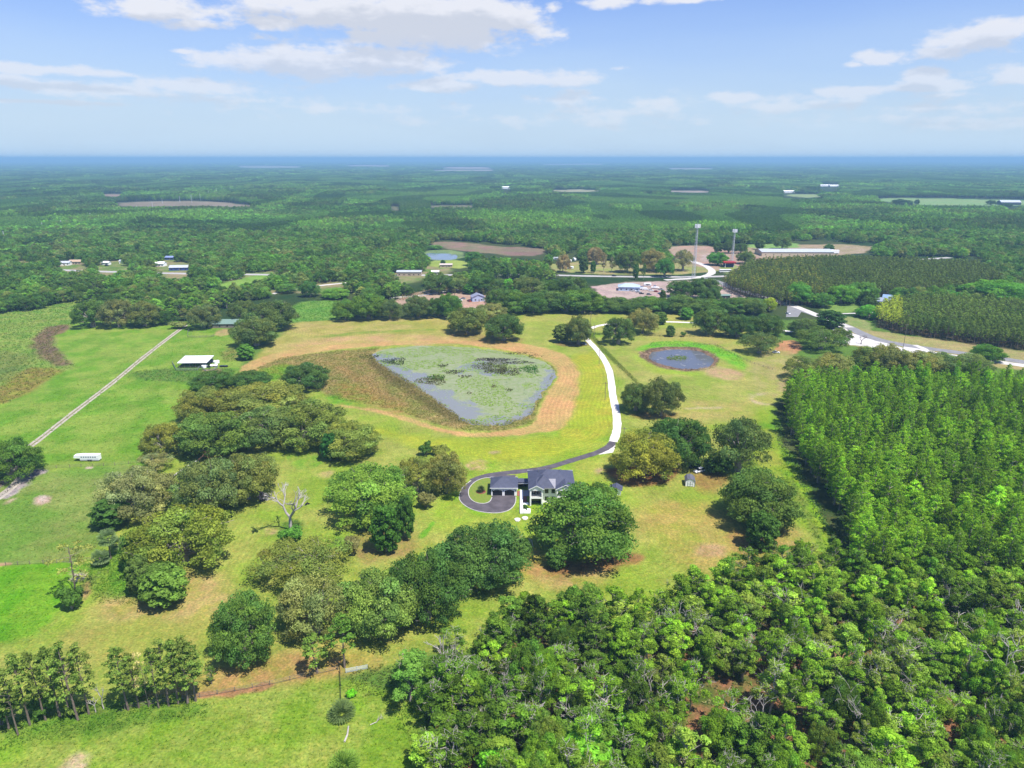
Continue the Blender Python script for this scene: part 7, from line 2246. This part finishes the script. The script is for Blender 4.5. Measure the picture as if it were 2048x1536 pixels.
undergrowth("grass_tufts", [(0, 1480), (160, 1430), (420, 1395), (620, 1362), (700, 1370), (840, 1440), (850, 1640), (-200, 1640), (-200, 1500)], 1.7, .26, None, "coarse grass tufts in the bottom field", 101, .5, .6, 1.0)
undergrowth("grass_tufts", [(-200, 1000), (0, 950), (280, 930), (230, 1050), (180, 1120), (0, 1128), (-200, 1130)], 2.2, .26, None, "coarse grass tufts in the sandy pasture", 102, .5, .6, 1.0)
undergrowth("grass_tufts", [(0, 840), (300, 690), (480, 665), (470, 740), (380, 795), (290, 920), (90, 935), (0, 930)], 3.0, .32, None, "coarse grass tufts in the bright pasture", 103, .5, .6, 1.0)
undergrowth("grass_tufts", [(-200, 1140), (180, 1128), (110, 1240), (60, 1285), (-200, 1320)], 1.9, .26, None, "coarse grass tufts in the small pasture", 104, .5, .6, 1.0)

# pond islands and lily pads
def islands():
    L = Leaves(120); rs = L.r
    for (x, y, w, h, t, k) in ((790, 722, 40, 11, (.055, .075, .022), 1.2), (735, 714, 34, 9, (.055, .07, .024), 1.2), (865, 760, 52, 15, (.14, .13, .05), 1), (872, 755, 36, 8, (.07, .15, .025), 1.1), (886, 731, 16, 6, (.08, .08, .035), .9), (985, 732, 62, 19, (.12, .13, .045), 1.1),
                               (1010, 742, 60, 12, (.08, .07, .035), 1.0), (1060, 738, 34, 14, (.05, .16, .016), 1.1), (1357, 714.5, 34, 8, (.2, .28, .05), .9), (1018, 779, 14, 4, (.08, .08, .03), .9), (988, 772, 12, 5, (.16, .13, .05), .8), (938, 785, 10, 4, (.17, .14, .06), .6), (1000, 718, 60, 5, (.06, .055, .04), .5), (1040, 724, 50, 5, (.07, .06, .045), .4),
                               (905, 743, 34, 7, (.07, .05, .045), .35), (930, 752, 22, 5, (.08, .06, .05), .35), (970, 718, 40, 5, (.07, .05, .045), .35), (1070, 712, 26, 6, (.14, .13, .05), .9), (1040, 706, 50, 4, (.09, .09, .04), .9), (1340, 716, 12, 3.5, (.2, .24, .06), .8)):
        c = P(x, y); rx = w / 2 / F_PX * (c.y * math.cos(PITCH) + CAM_H * math.sin(PITCH)) * 1.15; ry = abs(P(x, y - h / 2).y - P(x, y + h / 2).y) / 2 * 1.15
        n = int(rx * ry * 10)
        a = rs.uniform(0, 6.28, n); r = np.sqrt(rs.uniform(0, 1, n)) * (1 + .25 * np.sin(3 * a + x))
        X = c.x + rx * r * np.cos(a); Y = c.y + ry * r * np.sin(a)
        Z = (-.45 if y > 716.5 or x < 1300 else -.7) + np.abs(rs.normal(0, .5, n)) * k
        tt = np.array(t)[None, :] * rs.uniform(.7, 1.35, n)[:, None]
        L.put(np.stack([X, Y, Z], 1), rs.normal(size=(n, 3)) + np.array((0, 0, .5)), rs.uniform(.35, .9, n), tt)
    o = link("pond_reeds", L.mesh("pond_reeds")); o.color = (1, 1, 1, 1)
    tag(o, "reed islands standing in the ponds", "reeds", None, 'stuff')
    # lily pads: small flat leaves lying on the water
    rs = np.random.RandomState(5)
    g = G(POND_BIG); a = np.array(g)
    n = 46000
    X = rs.uniform(a[:, 0].min(), a[:, 0].max(), n); Y = rs.uniform(a[:, 1].min(), a[:, 1].max(), n)
    m = pip(X, Y, smooth_poly(g, True, 2)); X, Y = X[m], Y[m]
    sx, sy = scr(X, Y)
    dens = fbm(X, Y, 26, 61, 4)
    br = np.zeros(len(X))
    for (cx, cy, w, h) in ((822, 727, 52, 14), (800, 708, 60, 9), (980, 785, 48, 30), (950, 762, 40, 14), (980, 800, 40, 16), (930, 700, 90, 7), (1000, 702, 70, 6), (860, 700, 60, 6)):
        br = np.maximum(br, 1 - np.hypot((sx - cx) / w, (sy - cy) / h))
    brm = (br + (fbm(X, Y, 9, 66, 3) - .5) * 1.3) > .12
    edge = np.hypot((sx - 940) / 190, (sy - 755) / 75)
    keep = brm & (rs.rand(len(X)) < .38) | ((dens + rs.normal(0, .06, len(X))) > .50 + .16 * np.clip(edge - .5, 0, 1)) & (rs.rand(len(X)) < .12)
    X, Y, brm = X[keep], Y[keep], brm[keep]
    n = len(X)
    col = np.where(brm[:, None], np.array((.24, .36, .07))[None, :], np.array((.27, .36, .19))[None, :]) * rs.uniform(.7, 1.25, n)[:, None]
    k = 6
    ang = np.arange(k) * 2 * np.pi / k
    sz = np.where(brm, rs.uniform(.3, .55, n), rs.uniform(.22, .5, n))
    ph = rs.uniform(0, 6, n)
    V = np.zeros((n, k, 3))
    V[:, :, 0] = X[:, None] + sz[:, None] * np.cos(ang[None, :] + ph[:, None]); V[:, :, 1] = Y[:, None] + sz[:, None] * np.sin(ang[None, :] + ph[:, None])
    V[:, :, 2] = -.45 + .012 + (np.arange(n) % 9)[:, None] * .004
    me = bpy.data.meshes.new("lily_pads")
    me.vertices.add(n * k); me.vertices.foreach_set('co', V.astype(np.float32).ravel())
    me.loops.add(n * k); me.loops.foreach_set('vertex_index', np.arange(n * k, dtype=np.int32))
    me.polygons.add(n); me.polygons.foreach_set('loop_start', (np.arange(n) * k).astype(np.int32))
    at = me.attributes.new('leaf', 'FLOAT_COLOR', 'FACE'); at.data.foreach_set('color', np.concatenate([col, np.ones((n, 1))], 1).astype(np.float32).ravel())
    me.materials.append(LEAF); me.update(calc_edges=True)
    o = link("lily_pads", me); o.color = (1, 1, 1, 1)
    tag(o, "lily pads crowding the surface of the big pond", "lily pads", None, 'stuff')


islands()

# ---------------- middle distance woods
CLEAR = [  # open ground among the woods (pixels)
    [(385, 590), (480, 558), (560, 545), (560, 565), (500, 585), (420, 602)], [(560, 645), (588, 604), (650, 596), (705, 602), (690, 645)], [(775, 605), (850, 580), (905, 570), (1012, 574), (1012, 615), (800, 622)],
    [(1000, 565), (1200, 562), (1200, 640), (1000, 640)], [(1180, 566), (1440, 560), (1515, 592), (1500, 630), (1330, 640), (1180, 640)], [(1105, 520), (1440, 524), (1440, 566), (1105, 560)], [(1330, 492), (1400, 488), (1470, 500), (1565, 505), (1570, 528), (1480, 548), (1400, 540), (1350, 515)],
    [(1440, 530), (1480, 526), (1490, 555), (1440, 560)], [(1490, 488), (1760, 487), (1730, 514), (1500, 518)], [(1636, 604), (1712, 600), (1725, 628), (1700, 640), (1636, 630)], [(1898, 592), (1926, 592), (1926, 603), (1898, 603)],
    [(850, 484), (900, 480), (1000, 488), (1065, 495), (1110, 498), (1080, 514), (1000, 512), (900, 502)], [(845, 498), (930, 498), (950, 528), (940, 540), (855, 540), (848, 520)],
    [(225, 405), (290, 402), (400, 401), (470, 406), (520, 413), (470, 415), (390, 414), (240, 416)], [(204, 387), (252, 387), (248, 393), (206, 393)], [(1562, 387), (1640, 388), (1650, 394), (1595, 397)], [(1750, 396), (1850, 395), (2300, 402), (2300, 414), (2060, 412), (1870, 413), (1765, 405)],
    [(1100, 379.5), (1170, 378.5), (1215, 381.5), (1170, 384), (1105, 383.5)], [(1340, 380.5), (1420, 381.5), (1420, 385), (1340, 384)], [(780, 412), (800, 413), (800, 421), (780, 421)], [(860, 410), (950, 409), (950, 415), (860, 416)],
    [(470, 331), (600, 332), (605, 336), (480, 336)], [(690, 330), (780, 330), (785, 334), (700, 333)], [(880, 334), (980, 334), (985, 338), (890, 338)], [(860, 340), (990, 339), (990, 342), (870, 342)], [(1080, 328), (1210, 327), (1210, 330), (1090, 330)], [(1330, 336), (1430, 336), (1430, 339), (1340, 339)],
    [(1440, 558), (1480, 594), (1560, 616), (1700, 609), (1960, 586), (2005, 560), (1955, 518), (1650, 512), (1500, 520)],      # planted pines stand here instead
    [(1745, 650), (1800, 668), (2048, 703), (2500, 745), (2500, 622), (2048, 614), (1850, 604), (1760, 620)],
    [(1500, 590), (1640, 625), (1700, 650), (1730, 690), (1600, 660), (1500, 640)], [(0, 640), (60, 627), (165, 615), (340, 652), (340, 680), (0, 700)], [(-700, 655), (0, 636), (60, 622), (140, 606), (140, 700), (-700, 760)],
    [(600, 592), (560, 588), (545, 594), (560, 600)], [(140, 598), (260, 578), (262, 590), (180, 606)], [(330, 660), (380, 640), (470, 640), (600, 640), (600, 700), (330, 700)],
]
for hx, hy, w in ((357, 541, 20), (317, 533, 14), (150, 529, 18), (210, 530, 12), (128, 531, 14), (818, 552, 28), (338, 520, 14), (447, 656, 30), (1768, 611, 26), (248, 527, 10), (2, 528, 10), (892, 535, 14), (1012, 378, 12), (1576, 386, 10), (2022, 410, 12), (1659, 373, 20)):
    CLEAR.append([(hx - w, hy + 9), (hx + w, hy + 9), (hx + w, hy - 5), (hx - w, hy - 5)])
ROADS = [(G([(-400, 515), (0, 534), (120, 540), (200, 543), (300, 546), (420, 548), (520, 549), (640, 552), (760, 551), (900, 550), (1050, 548.5), (1130, 551), (1250, 553.5), (1390, 554), (1470, 552), (1560, 545), (1700, 530), (1900, 515)]), 13),
         (G([(545, 588), (570, 581), (600, 576), (640, 571), (690, 566), (760, 557)]), 8)]
# seen from this height the trees in front would close these openings: keep them clear by the height of a tree
OPEN_ = [c for c in CLEAR if max(p[1] for p in c) < 552] + [[(1515, 583), (1560, 597), (1640, 622), (1720, 650), (1735, 690), (1664, 690), (1640, 655), (1590, 640), (1530, 606)],
         [(1130, 545), (1440, 547), (1440, 560), (1130, 558)], [(560, 580), (640, 566), (700, 562), (700, 572), (620, 584), (545, 596)], [(860, 548), (780, 546), (780, 560), (860, 560)], [(1120, 508), (1160, 508), (1160, 530), (1120, 530)], [(1225, 565), (1330, 562), (1330, 592), (1225, 592)], [(1600, 588), (1600, 588), (1601, 589)],
         [(905, 575), (1010, 575), (1010, 608), (905, 604)], [(1440, 528), (1475, 524), (1480, 548), (1440, 552)], [(190, 522), (235, 522), (235, 545), (190, 545)], [(302, 527), (385, 525), (385, 549), (302, 549)], [(1745, 592), (1790, 592), (1790, 616), (1745, 616)], [(1500, 494), (1680, 494), (1680, 516), (1500, 516)]]
CG = [G(c) for c in CLEAR]


def blocked(X, Y):
    m = np.zeros(len(X), bool)
    for g in CG:
        a = np.array(g)
        s = np.where((X > a[:, 0].min()) & (X < a[:, 0].max()) & (Y > a[:, 1].min()) & (Y < a[:, 1].max()) & ~m)[0]
        if s.size: m[s] |= pip(X[s], Y[s], g)
    for z in (0, 5, 9, 13):
        d = Y * math.cos(PITCH) + (CAM_H - z) * math.sin(PITCH)
        v = -(CAM_H - z) * math.cos(PITCH) + Y * math.sin(PITCH)
        sx, sy = 1024 + X / d * F_PX, 768 - v / d * F_PX
        for c in OPEN_:
            a = np.array(c)
            s = np.where((sx > a[:, 0].min()) & (sx < a[:, 0].max()) & (sy > a[:, 1].min()) & (sy < a[:, 1].max()) & ~m)[0]
            if s.size: m[s] |= pip(sx[s], sy[s], c)
    for r, w in ROADS:
        s = np.where((Y > 450) & (Y < 1100) & ~m)[0]
        if s.size: m[s] |= seg_dist(X[s], Y[s], r, False) < w
    return m


# woods between the fields and the highway, and just past it: single oaks and hardwoods
MIDW = [(-900, 640), (-100, 640), (60, 622), (160, 606), (330, 656), (400, 640), (480, 606), (560, 592), (590, 598), (700, 600), (790, 600), (860, 575), (1000, 560), (1440, 556), (1560, 600), (1720, 655), (1760, 618), (2048, 610), (2500, 610), (2300, 470), (-500, 470)]
rs = np.random.RandomState(8)
X, Y = fill(MIDW, 9.0, 41, .45, blocked)
th = fbm(X, Y, 45, 44, 3) + rs.normal(0, .05, len(X)) > .40
X, Y = X[th], Y[th]
tm_ = mixtint(X, Y, [(.038, .075, .024), (.055, .10, .030), (.08, .105, .045), (.055, .11, .028), (.075, .135, .034), (.042, .082, .028), (.10, .115, .055), (.06, .12, .028)], 34, 52, .2)
o_ = np.argsort(Y); X, Y, tm_ = X[o_], Y[o_], tm_[o_]
sx, sy = scr(X, Y)
vis = (sx > -30) & (sx < 2080)
isoak = rs.rand(len(X)) < .55
midlab = lambda sx, sy: ("tree in the thick woods beyond the marsh and bright pasture" if sx < 560 else "tree in the woods around the county road and pines" if sx > 1440 else "tree in the woods between nursery and highway")
done = np.zeros(len(X), bool)
iw = [i for i in range(len(X)) if vis[i] and not isoak[i]][:0]
cnt_h = cnt_o = 0
mk = rs.rand(len(X))
for i in range(len(X)):
    if not vis[i]: continue
    if isoak[i] and cnt_o < 150:
        tree(f"oak{i % 6}", float(X[i]), float(Y[i]), 5.2 + 3.2 * mk[i], 8.5 + 4.5 * mk[-i], tuple(tm_[i]), "broad oak: " + midlab(sx[i], sy[i]), "tree", midlab(sx[i], sy[i]), "oak_tree", None, True); cnt_o += 1; done[i] = True
    elif not isoak[i] and cnt_h < 200:
        tree(f"hard{(0, 2, 4, 6)[i % 4]}", float(X[i]), float(Y[i]), 4.2 + 2.2 * mk[i], 9 + 4.5 * mk[-i], tuple(tm_[i] * 1.1), "upright leafy " + midlab(sx[i], sy[i]), "tree", "upright " + midlab(sx[i], sy[i]), "woodland_tree", None, True); cnt_h += 1; done[i] = True
X, Y, tm_, isoak, mk = X[~done], Y[~done], tm_[~done], isoak[~done], mk[~done]
FO = standing(["farwoodoak0", "farwoodoak1", "farwoodoak2"], "oak_tree", (.05, .09, .03), "broad oak: tree in the woods between nursery and highway", [(700, 520), (600, 515), (1650, 560)])
for o in FO: o['group'] = "tree in the woods between nursery and highway"
FC = standing(["farcyp0", "farcyp1", "farcyp2"], "cypress_tree", (.05, .12, .03), "cypress in the distant woods behind the highway", [(700, 480), (900, 478), (1300, 480)])
FP = standing(["farpine0", "farpine1", "farpine2"], "pine_tree", (.05, .09, .04), "pine in the distant woods behind the highway", [(500, 480), (1500, 475), (1700, 470)])
SRC = FO + FC + FP
k = np.where(isoak, .68 + .42 * mk, .45 + .25 * mk); h = np.where(isoak, .72 + .3 * mk, .78 + .3 * mk)
wh = np.where(isoak, rs.randint(0, 3, len(X)), np.where(rs.rand(len(X)) < .6, rs.randint(0, 3, len(X)), rs.randint(3, 6, len(X))))
k = np.where(wh >= 3, .9 + .4 * mk, k); h = np.where(wh >= 3, .5 + .2 * mk, h)
scatter("woods", SRC, X, Y, wh, np.stack([k, k, h], 1), tm_, "mixed oak woods behind the highway", "woods", seed=3)

# forest from the highway out to the haze
def farforest(y0, y1, spacing, seed, name, label, hscale=1.0, wide=.80):
    Ya, Yb = y0, y1
    poly = [(-Ya * wide - 60, Ya), (Ya * wide + 60, Ya), (Yb * wide + 60, Yb), (-Yb * wide - 60, Yb)]
    X, Y = fill(poly, spacing, seed, .45, blocked, px_space=False)
    rs = np.random.RandomState(seed)
    st = fbm(X, Y * .6, 330, 201, 3)         # stands: pine plantation or hardwood swamp
    st2 = fbm(X, Y * .7, 170, 205, 3)
    sx, sy = scr(X, Y)
    hd = (st > .53)
    for (x0, ya, x1, yb) in ((870, 402, 1280, 492), (1530, 425, 2100, 490), (80, 455, 560, 500), (560, 430, 860, 480)):
        inn = (sx > x0) & (sx < x1) & (sy > ya) & (sy < yb) & (st2 > .42)
        hd |= inn
    pl = (sx > 1180) & (sx < 1600) & (sy > 385) & (sy < 470) & (st2 < .6)
    hd &= ~pl
    tp = mixtint(X, Y, [(.036, .075, .026), (.050, .10, .032), (.062, .108, .036)], 260, seed + 1, .08)
    tb = mixtint(X, Y, [(.042, .085, .028), (.062, .125, .034), (.088, .165, .042), (.055, .11, .034), (.08, .108, .048), (.038, .074, .028)], 130, seed + 2, .16)
    tint = np.where(hd[:, None], tb, tp)
    bl = fbm(X + 900, Y * .55, 520, 211, 3) * 9
    br_ = np.where(np.floor(bl) % 2 < 1, .72, 1.18) * (.8 + .4 * fbm(X, Y * .5, 1500, 217, 2))
    tint = tint * br_[:, None] * .98
    cyp = hd & (st2 + rs.normal(0, .05, len(X)) > .5)
    wh = np.where(hd, np.where(cyp, rs.randint(3, 6, len(X)), rs.randint(0, 3, len(X))), rs.randint(6, 9, len(X)))
    m = spacing / 5.2
    u = rs.uniform(0, 1, len(X))
    k = np.where(wh < 3, .52 + .3 * u, np.where(wh < 6, .95 + .4 * u, 1.15 + .2 * u)) * (m if m > 1.15 else 1)
    h = np.where(wh < 3, .75 + .35 * u, np.where(wh < 6, .68 + .25 * u, .66 + .07 * u)) * hscale
    keep = (wh >= 3) | (rs.rand(len(X)) < .62)
    scatter(name, SRC, X[keep], Y[keep], wh[keep], np.stack([k, k, h], 1)[keep], tint[keep], label, "forest", seed=seed)
    return len(X)


ytop = P(1024, 470).y
n1 = farforest(ytop, 2300, 6.2, 301, "forest", "forest of pine and hardwood stands behind the highway woods")
n2 = farforest(2300, 5200, 11.5, 302, "forest", "distant forest fading blue with distance", 1.05)
n3 = farforest(5200, 24000, 34, 303, "forest", "farthest forest melting into the hazy horizon", 1.15)
print("forest", n1, n2, n3)

# planted pines: two plantations
PL1 = [(1446, 576), (1484, 594), (1560, 614), (1700, 607), (1960, 584), (2002, 566), (1950, 542), (1780, 534), (1650, 530), (1500, 538)]
X, Y = fill(PL1, 4.3, 51, .3)
rs = np.random.RandomState(6)
t1 = mixtint(X, Y, [(.055, .080, .034), (.07, .092, .036), (.06, .085, .036)], 30, 6, .16)
yl = (scr(X, Y)[0] < 1640)[:, None] * (rs.rand(len(X)) < .3)[:, None]
t1 = np.where(yl, t1 * np.array((1.7, 1.35, 1.1)), t1)
k = rs.uniform(.85, 1.15, len(X)); h = rs.uniform(.72, .86, len(X))
scatter("planted_pines", FP, X, Y, rs.randint(0, 3, len(X)), np.stack([k, k, h], 1), t1, "dense plantation of slim pines beyond the county road", "plantation")
PL2 = [(1748, 640), (1752, 652), (1800, 668), (2048, 701), (2400, 738), (2400, 640), (2048, 622), (1850, 608), (1765, 622)]
X, Y = fill(PL2, 4.2, 53, .3)
t2 = mixtint(X, Y, [(.06, .095, .034), (.085, .12, .04), (.07, .10, .036)], 25, 9, .15)
yl = (scr(X, Y)[0] < 1800)[:, None]
t2 = np.where(yl, np.array((.17, .20, .04))[None, :] * rs.uniform(.7, 1.2, len(X))[:, None], t2)
rest = individuals(X, Y, [f"pine{i}" for i in range(5)], (2.0, 2.7), (10.5, 13), t2, "pine_tree", lambda a, b: ("yellowish slim pine at the corner of the roadside pine stand" if a < 1800 else "slim pine in the roadside rows of the pine stand"), "tree", lambda a, b: ("yellowish corner pines" if a < 1800 else "roadside pine stand"), 230, 12, parts_y=200)
X, Y, t2 = X[rest], Y[rest], t2[rest]
rs = np.random.RandomState(16)
k = rs.uniform(.85, 1.15, len(X)); h = rs.uniform(.65, .8, len(X))
scatter("planted_pines", FP, X, Y, rs.randint(0, 3, len(X)), np.stack([k, k, h], 1), t2, "dense back rows of the roadside pine stand", "plantation")

# park trees on the campground lawn and about the lots
for i, (a, b_, c, d, t, key, lb) in enumerate(((1112, 508, 1140, 546, (.16, .13, .10), "oak2", "mossy grey-brown tree among the campers"), (1156, 512, 1178, 547, (.05, .08, .035), "young0", "dark narrow tree on the campground lawn"), (1180, 522, 1192, 547, (.04, .09, .03), "young1", "small dark upright tree on the campground lawn"),
                                               (1172, 495, 1212, 530, (.14, .11, .09), "oak4", "purple-grey mossy oak behind the campground lawn"), (1200, 512, 1214, 544, (.12, .11, .08), "hard3", "thin mossy tree past the purple-grey oak"), (1216, 514, 1230, 546, (.09, .09, .06), "hard5", "bare-limbed tree beside the campground drive"),
                                               (1228, 500, 1280, 548, (.055, .085, .035), "oak0", "big dark tree group at the end of the campground lawn"), (1278, 497, 1334, 545, (.13, .12, .07), "oak1", "wide grey-brown mossy oak by the highway"), (1265, 528, 1278, 560, (.04, .085, .03), "young2", "dark tree right on the near verge of the highway"),
                                               (1282, 528, 1292, 560, (.05, .09, .03), "hard4", "thin dark tree on the near verge of the highway"), (1310, 515, 1348, 556, (.05, .12, .035), "oak3", "fresh green oak overhanging the highway"), (1344, 498, 1388, 544, (.12, .125, .09), "openoak0", "pale mossy oak beside the phone mast"),
                                               (1414, 505, 1456, 533, (.05, .13, .03), "oak5", "bright green oak in front of the filling station"), (1472, 502, 1510, 530, (.07, .10, .04), "oak2", "dull green oak between the filling station and warehouse"), (1425, 485, 1445, 506, (.045, .08, .03), "young0", "dark round tree first of three on the sand behind the masts"),
                                               (1443, 478, 1470, 508, (.05, .085, .035), "oak1", "dark tree second of three on the sand behind the masts"), (1468, 486, 1494, 508, (.045, .08, .035), "oak4", "dark tree third of three on the sand behind the masts"), (1508, 478, 1530, 500, (.055, .09, .035), "young1", "dark round tree standing on the green strip behind the warehouse"), (1545, 472, 1582, 500, (.06, .095, .045), "oak0", "grey-green oak behind the warehouse roof"),
                                               (1646, 488, 1668, 506, (.045, .09, .03), "young2", "dark bush-like tree at the far end of the warehouse"), (1480, 598, 1540, 622, (.05, .085, .035), "oak3", "dark oak at the edge of the mown paddock"), (1395, 575, 1440, 612, (.04, .075, .028), "oak1", "tall dark oak at the open end of the crowded lot"), (1318, 580, 1332, 604, (.05, .08, .03), "young0", "small dark oak in the bare sand of the crowded lot"),
                                               (1480, 598, 1530, 632, (.065, .10, .04), "oak2", "leafy oak shading the small white cottage"), (1520, 595, 1555, 625, (.15, .19, .03), "oak4", "yellow-green oak beside the lime rock road"), (1565, 565, 1625, 612, (.06, .14, .035), "oak5", "fresh green oak above the road junction"), (1620, 585, 1670, 618, (.05, .11, .03), "oak3", "green oak above the sunny lawn by the county road"),
                                               (1650, 568, 1712, 612, (.07, .15, .03), "oak0", "yellow-green domed oak before the big plantation"), (1690, 562, 1752, 610, (.065, .13, .04), "oak2", "grey-topped green oak beside the blue-grey roofed house"), (1795, 575, 1840, 612, (.045, .09, .035), "oak1", "dark oak just beyond the blue-grey roofed house"), (1710, 610, 1760, 640, (.065, .17, .035), "oak4", "light green tree below the blue-grey roofed house"), (1930, 560, 2060, 612, (.055, .135, .028), "oak5", "massive bright green tree crown at the edge of frame above the pines"), (1860, 580, 1930, 612, (.05, .12, .03), "oak3", "bright green tree before the massive crown"),
                                               (880, 520, 892, 534, (.035, .07, .028), "young1", "small dark round tree on the yellow field below the far pond"), (930, 502, 968, 534, (.045, .105, .035), "oak2", "green tree beside the far pond"), (855, 492, 885, 500, (.06, .13, .04), "oak3", "pale green tree on the far shore of the far pond"), (1003, 558, 1030, 600, (.075, .20, .035), "young0", "bright light green tree at the end of the nursery"), (925, 568, 952, 590, (.05, .13, .03), "young2", "round green tree standing in the sandy nursery"),
                                               (1782, 398, 1825, 412, (.03, .055, .028), "oak1", "dark tree clump in the distant pale field"), (1828, 399, 1839, 409, (.03, .055, .028), "young0", "lone round dark tree in the distant pale field"), (1970, 400, 1992, 410, (.03, .055, .028), "oak4", "dark tree near the distant barn, nearer the field's middle"), (2002, 406, 2022, 416, (.03, .055, .028), "oak2", "dark tree beside the distant barn"),
                                               (548, 566, 600, 588, (.06, .12, .035), "oak0", "green tree above the lime rock bend"), (600, 560, 640, 596, (.045, .10, .035), "oak1", "dark green tree at the lime rock bend"), (640, 580, 705, 600, (.075, .15, .035), "oak5", "bright scrubby tree behind the small marsh"), (420, 530, 450, 556, (.055, .12, .035), "young2", "rounded green tree at the corner of the light green field"))):
    T(key, a, b_, c, d, t, lb, name="oak_tree" if key.startswith(("oak", "open")) else "hardwood_tree")
und = undergrowth("nursery_hedges", [(770, 592), (860, 578), (900, 572), (905, 576), (850, 590), (800, 602)], 3.0, 1.0, [(.04, .09, .03), (.07, .15, .03)], "nursery rows of shrubs", 98, 1.6)

# ------------------------------------------------------------------ haze
b = MB(); b.box(-65000, -400, -3, 65000, 61000, 150)
hm = bpy.data.materials.new("air_haze"); hm.use_nodes = True
nt = hm.node_tree; nt.nodes.clear()
pv = nd(nt, 'ShaderNodeVolumePrincipled'); pv.inputs['Color'].default_value = (.33, .60, .84, 1); pv.inputs['Density'].default_value = 0.00013; pv.inputs['Anisotropy'].default_value = 0.0
out = nd(nt, 'ShaderNodeOutputMaterial'); nt.links.new(pv.outputs[0], out.inputs['Volume'])
hz = b.build("haze", hm); tag(hz, kind='stuff')
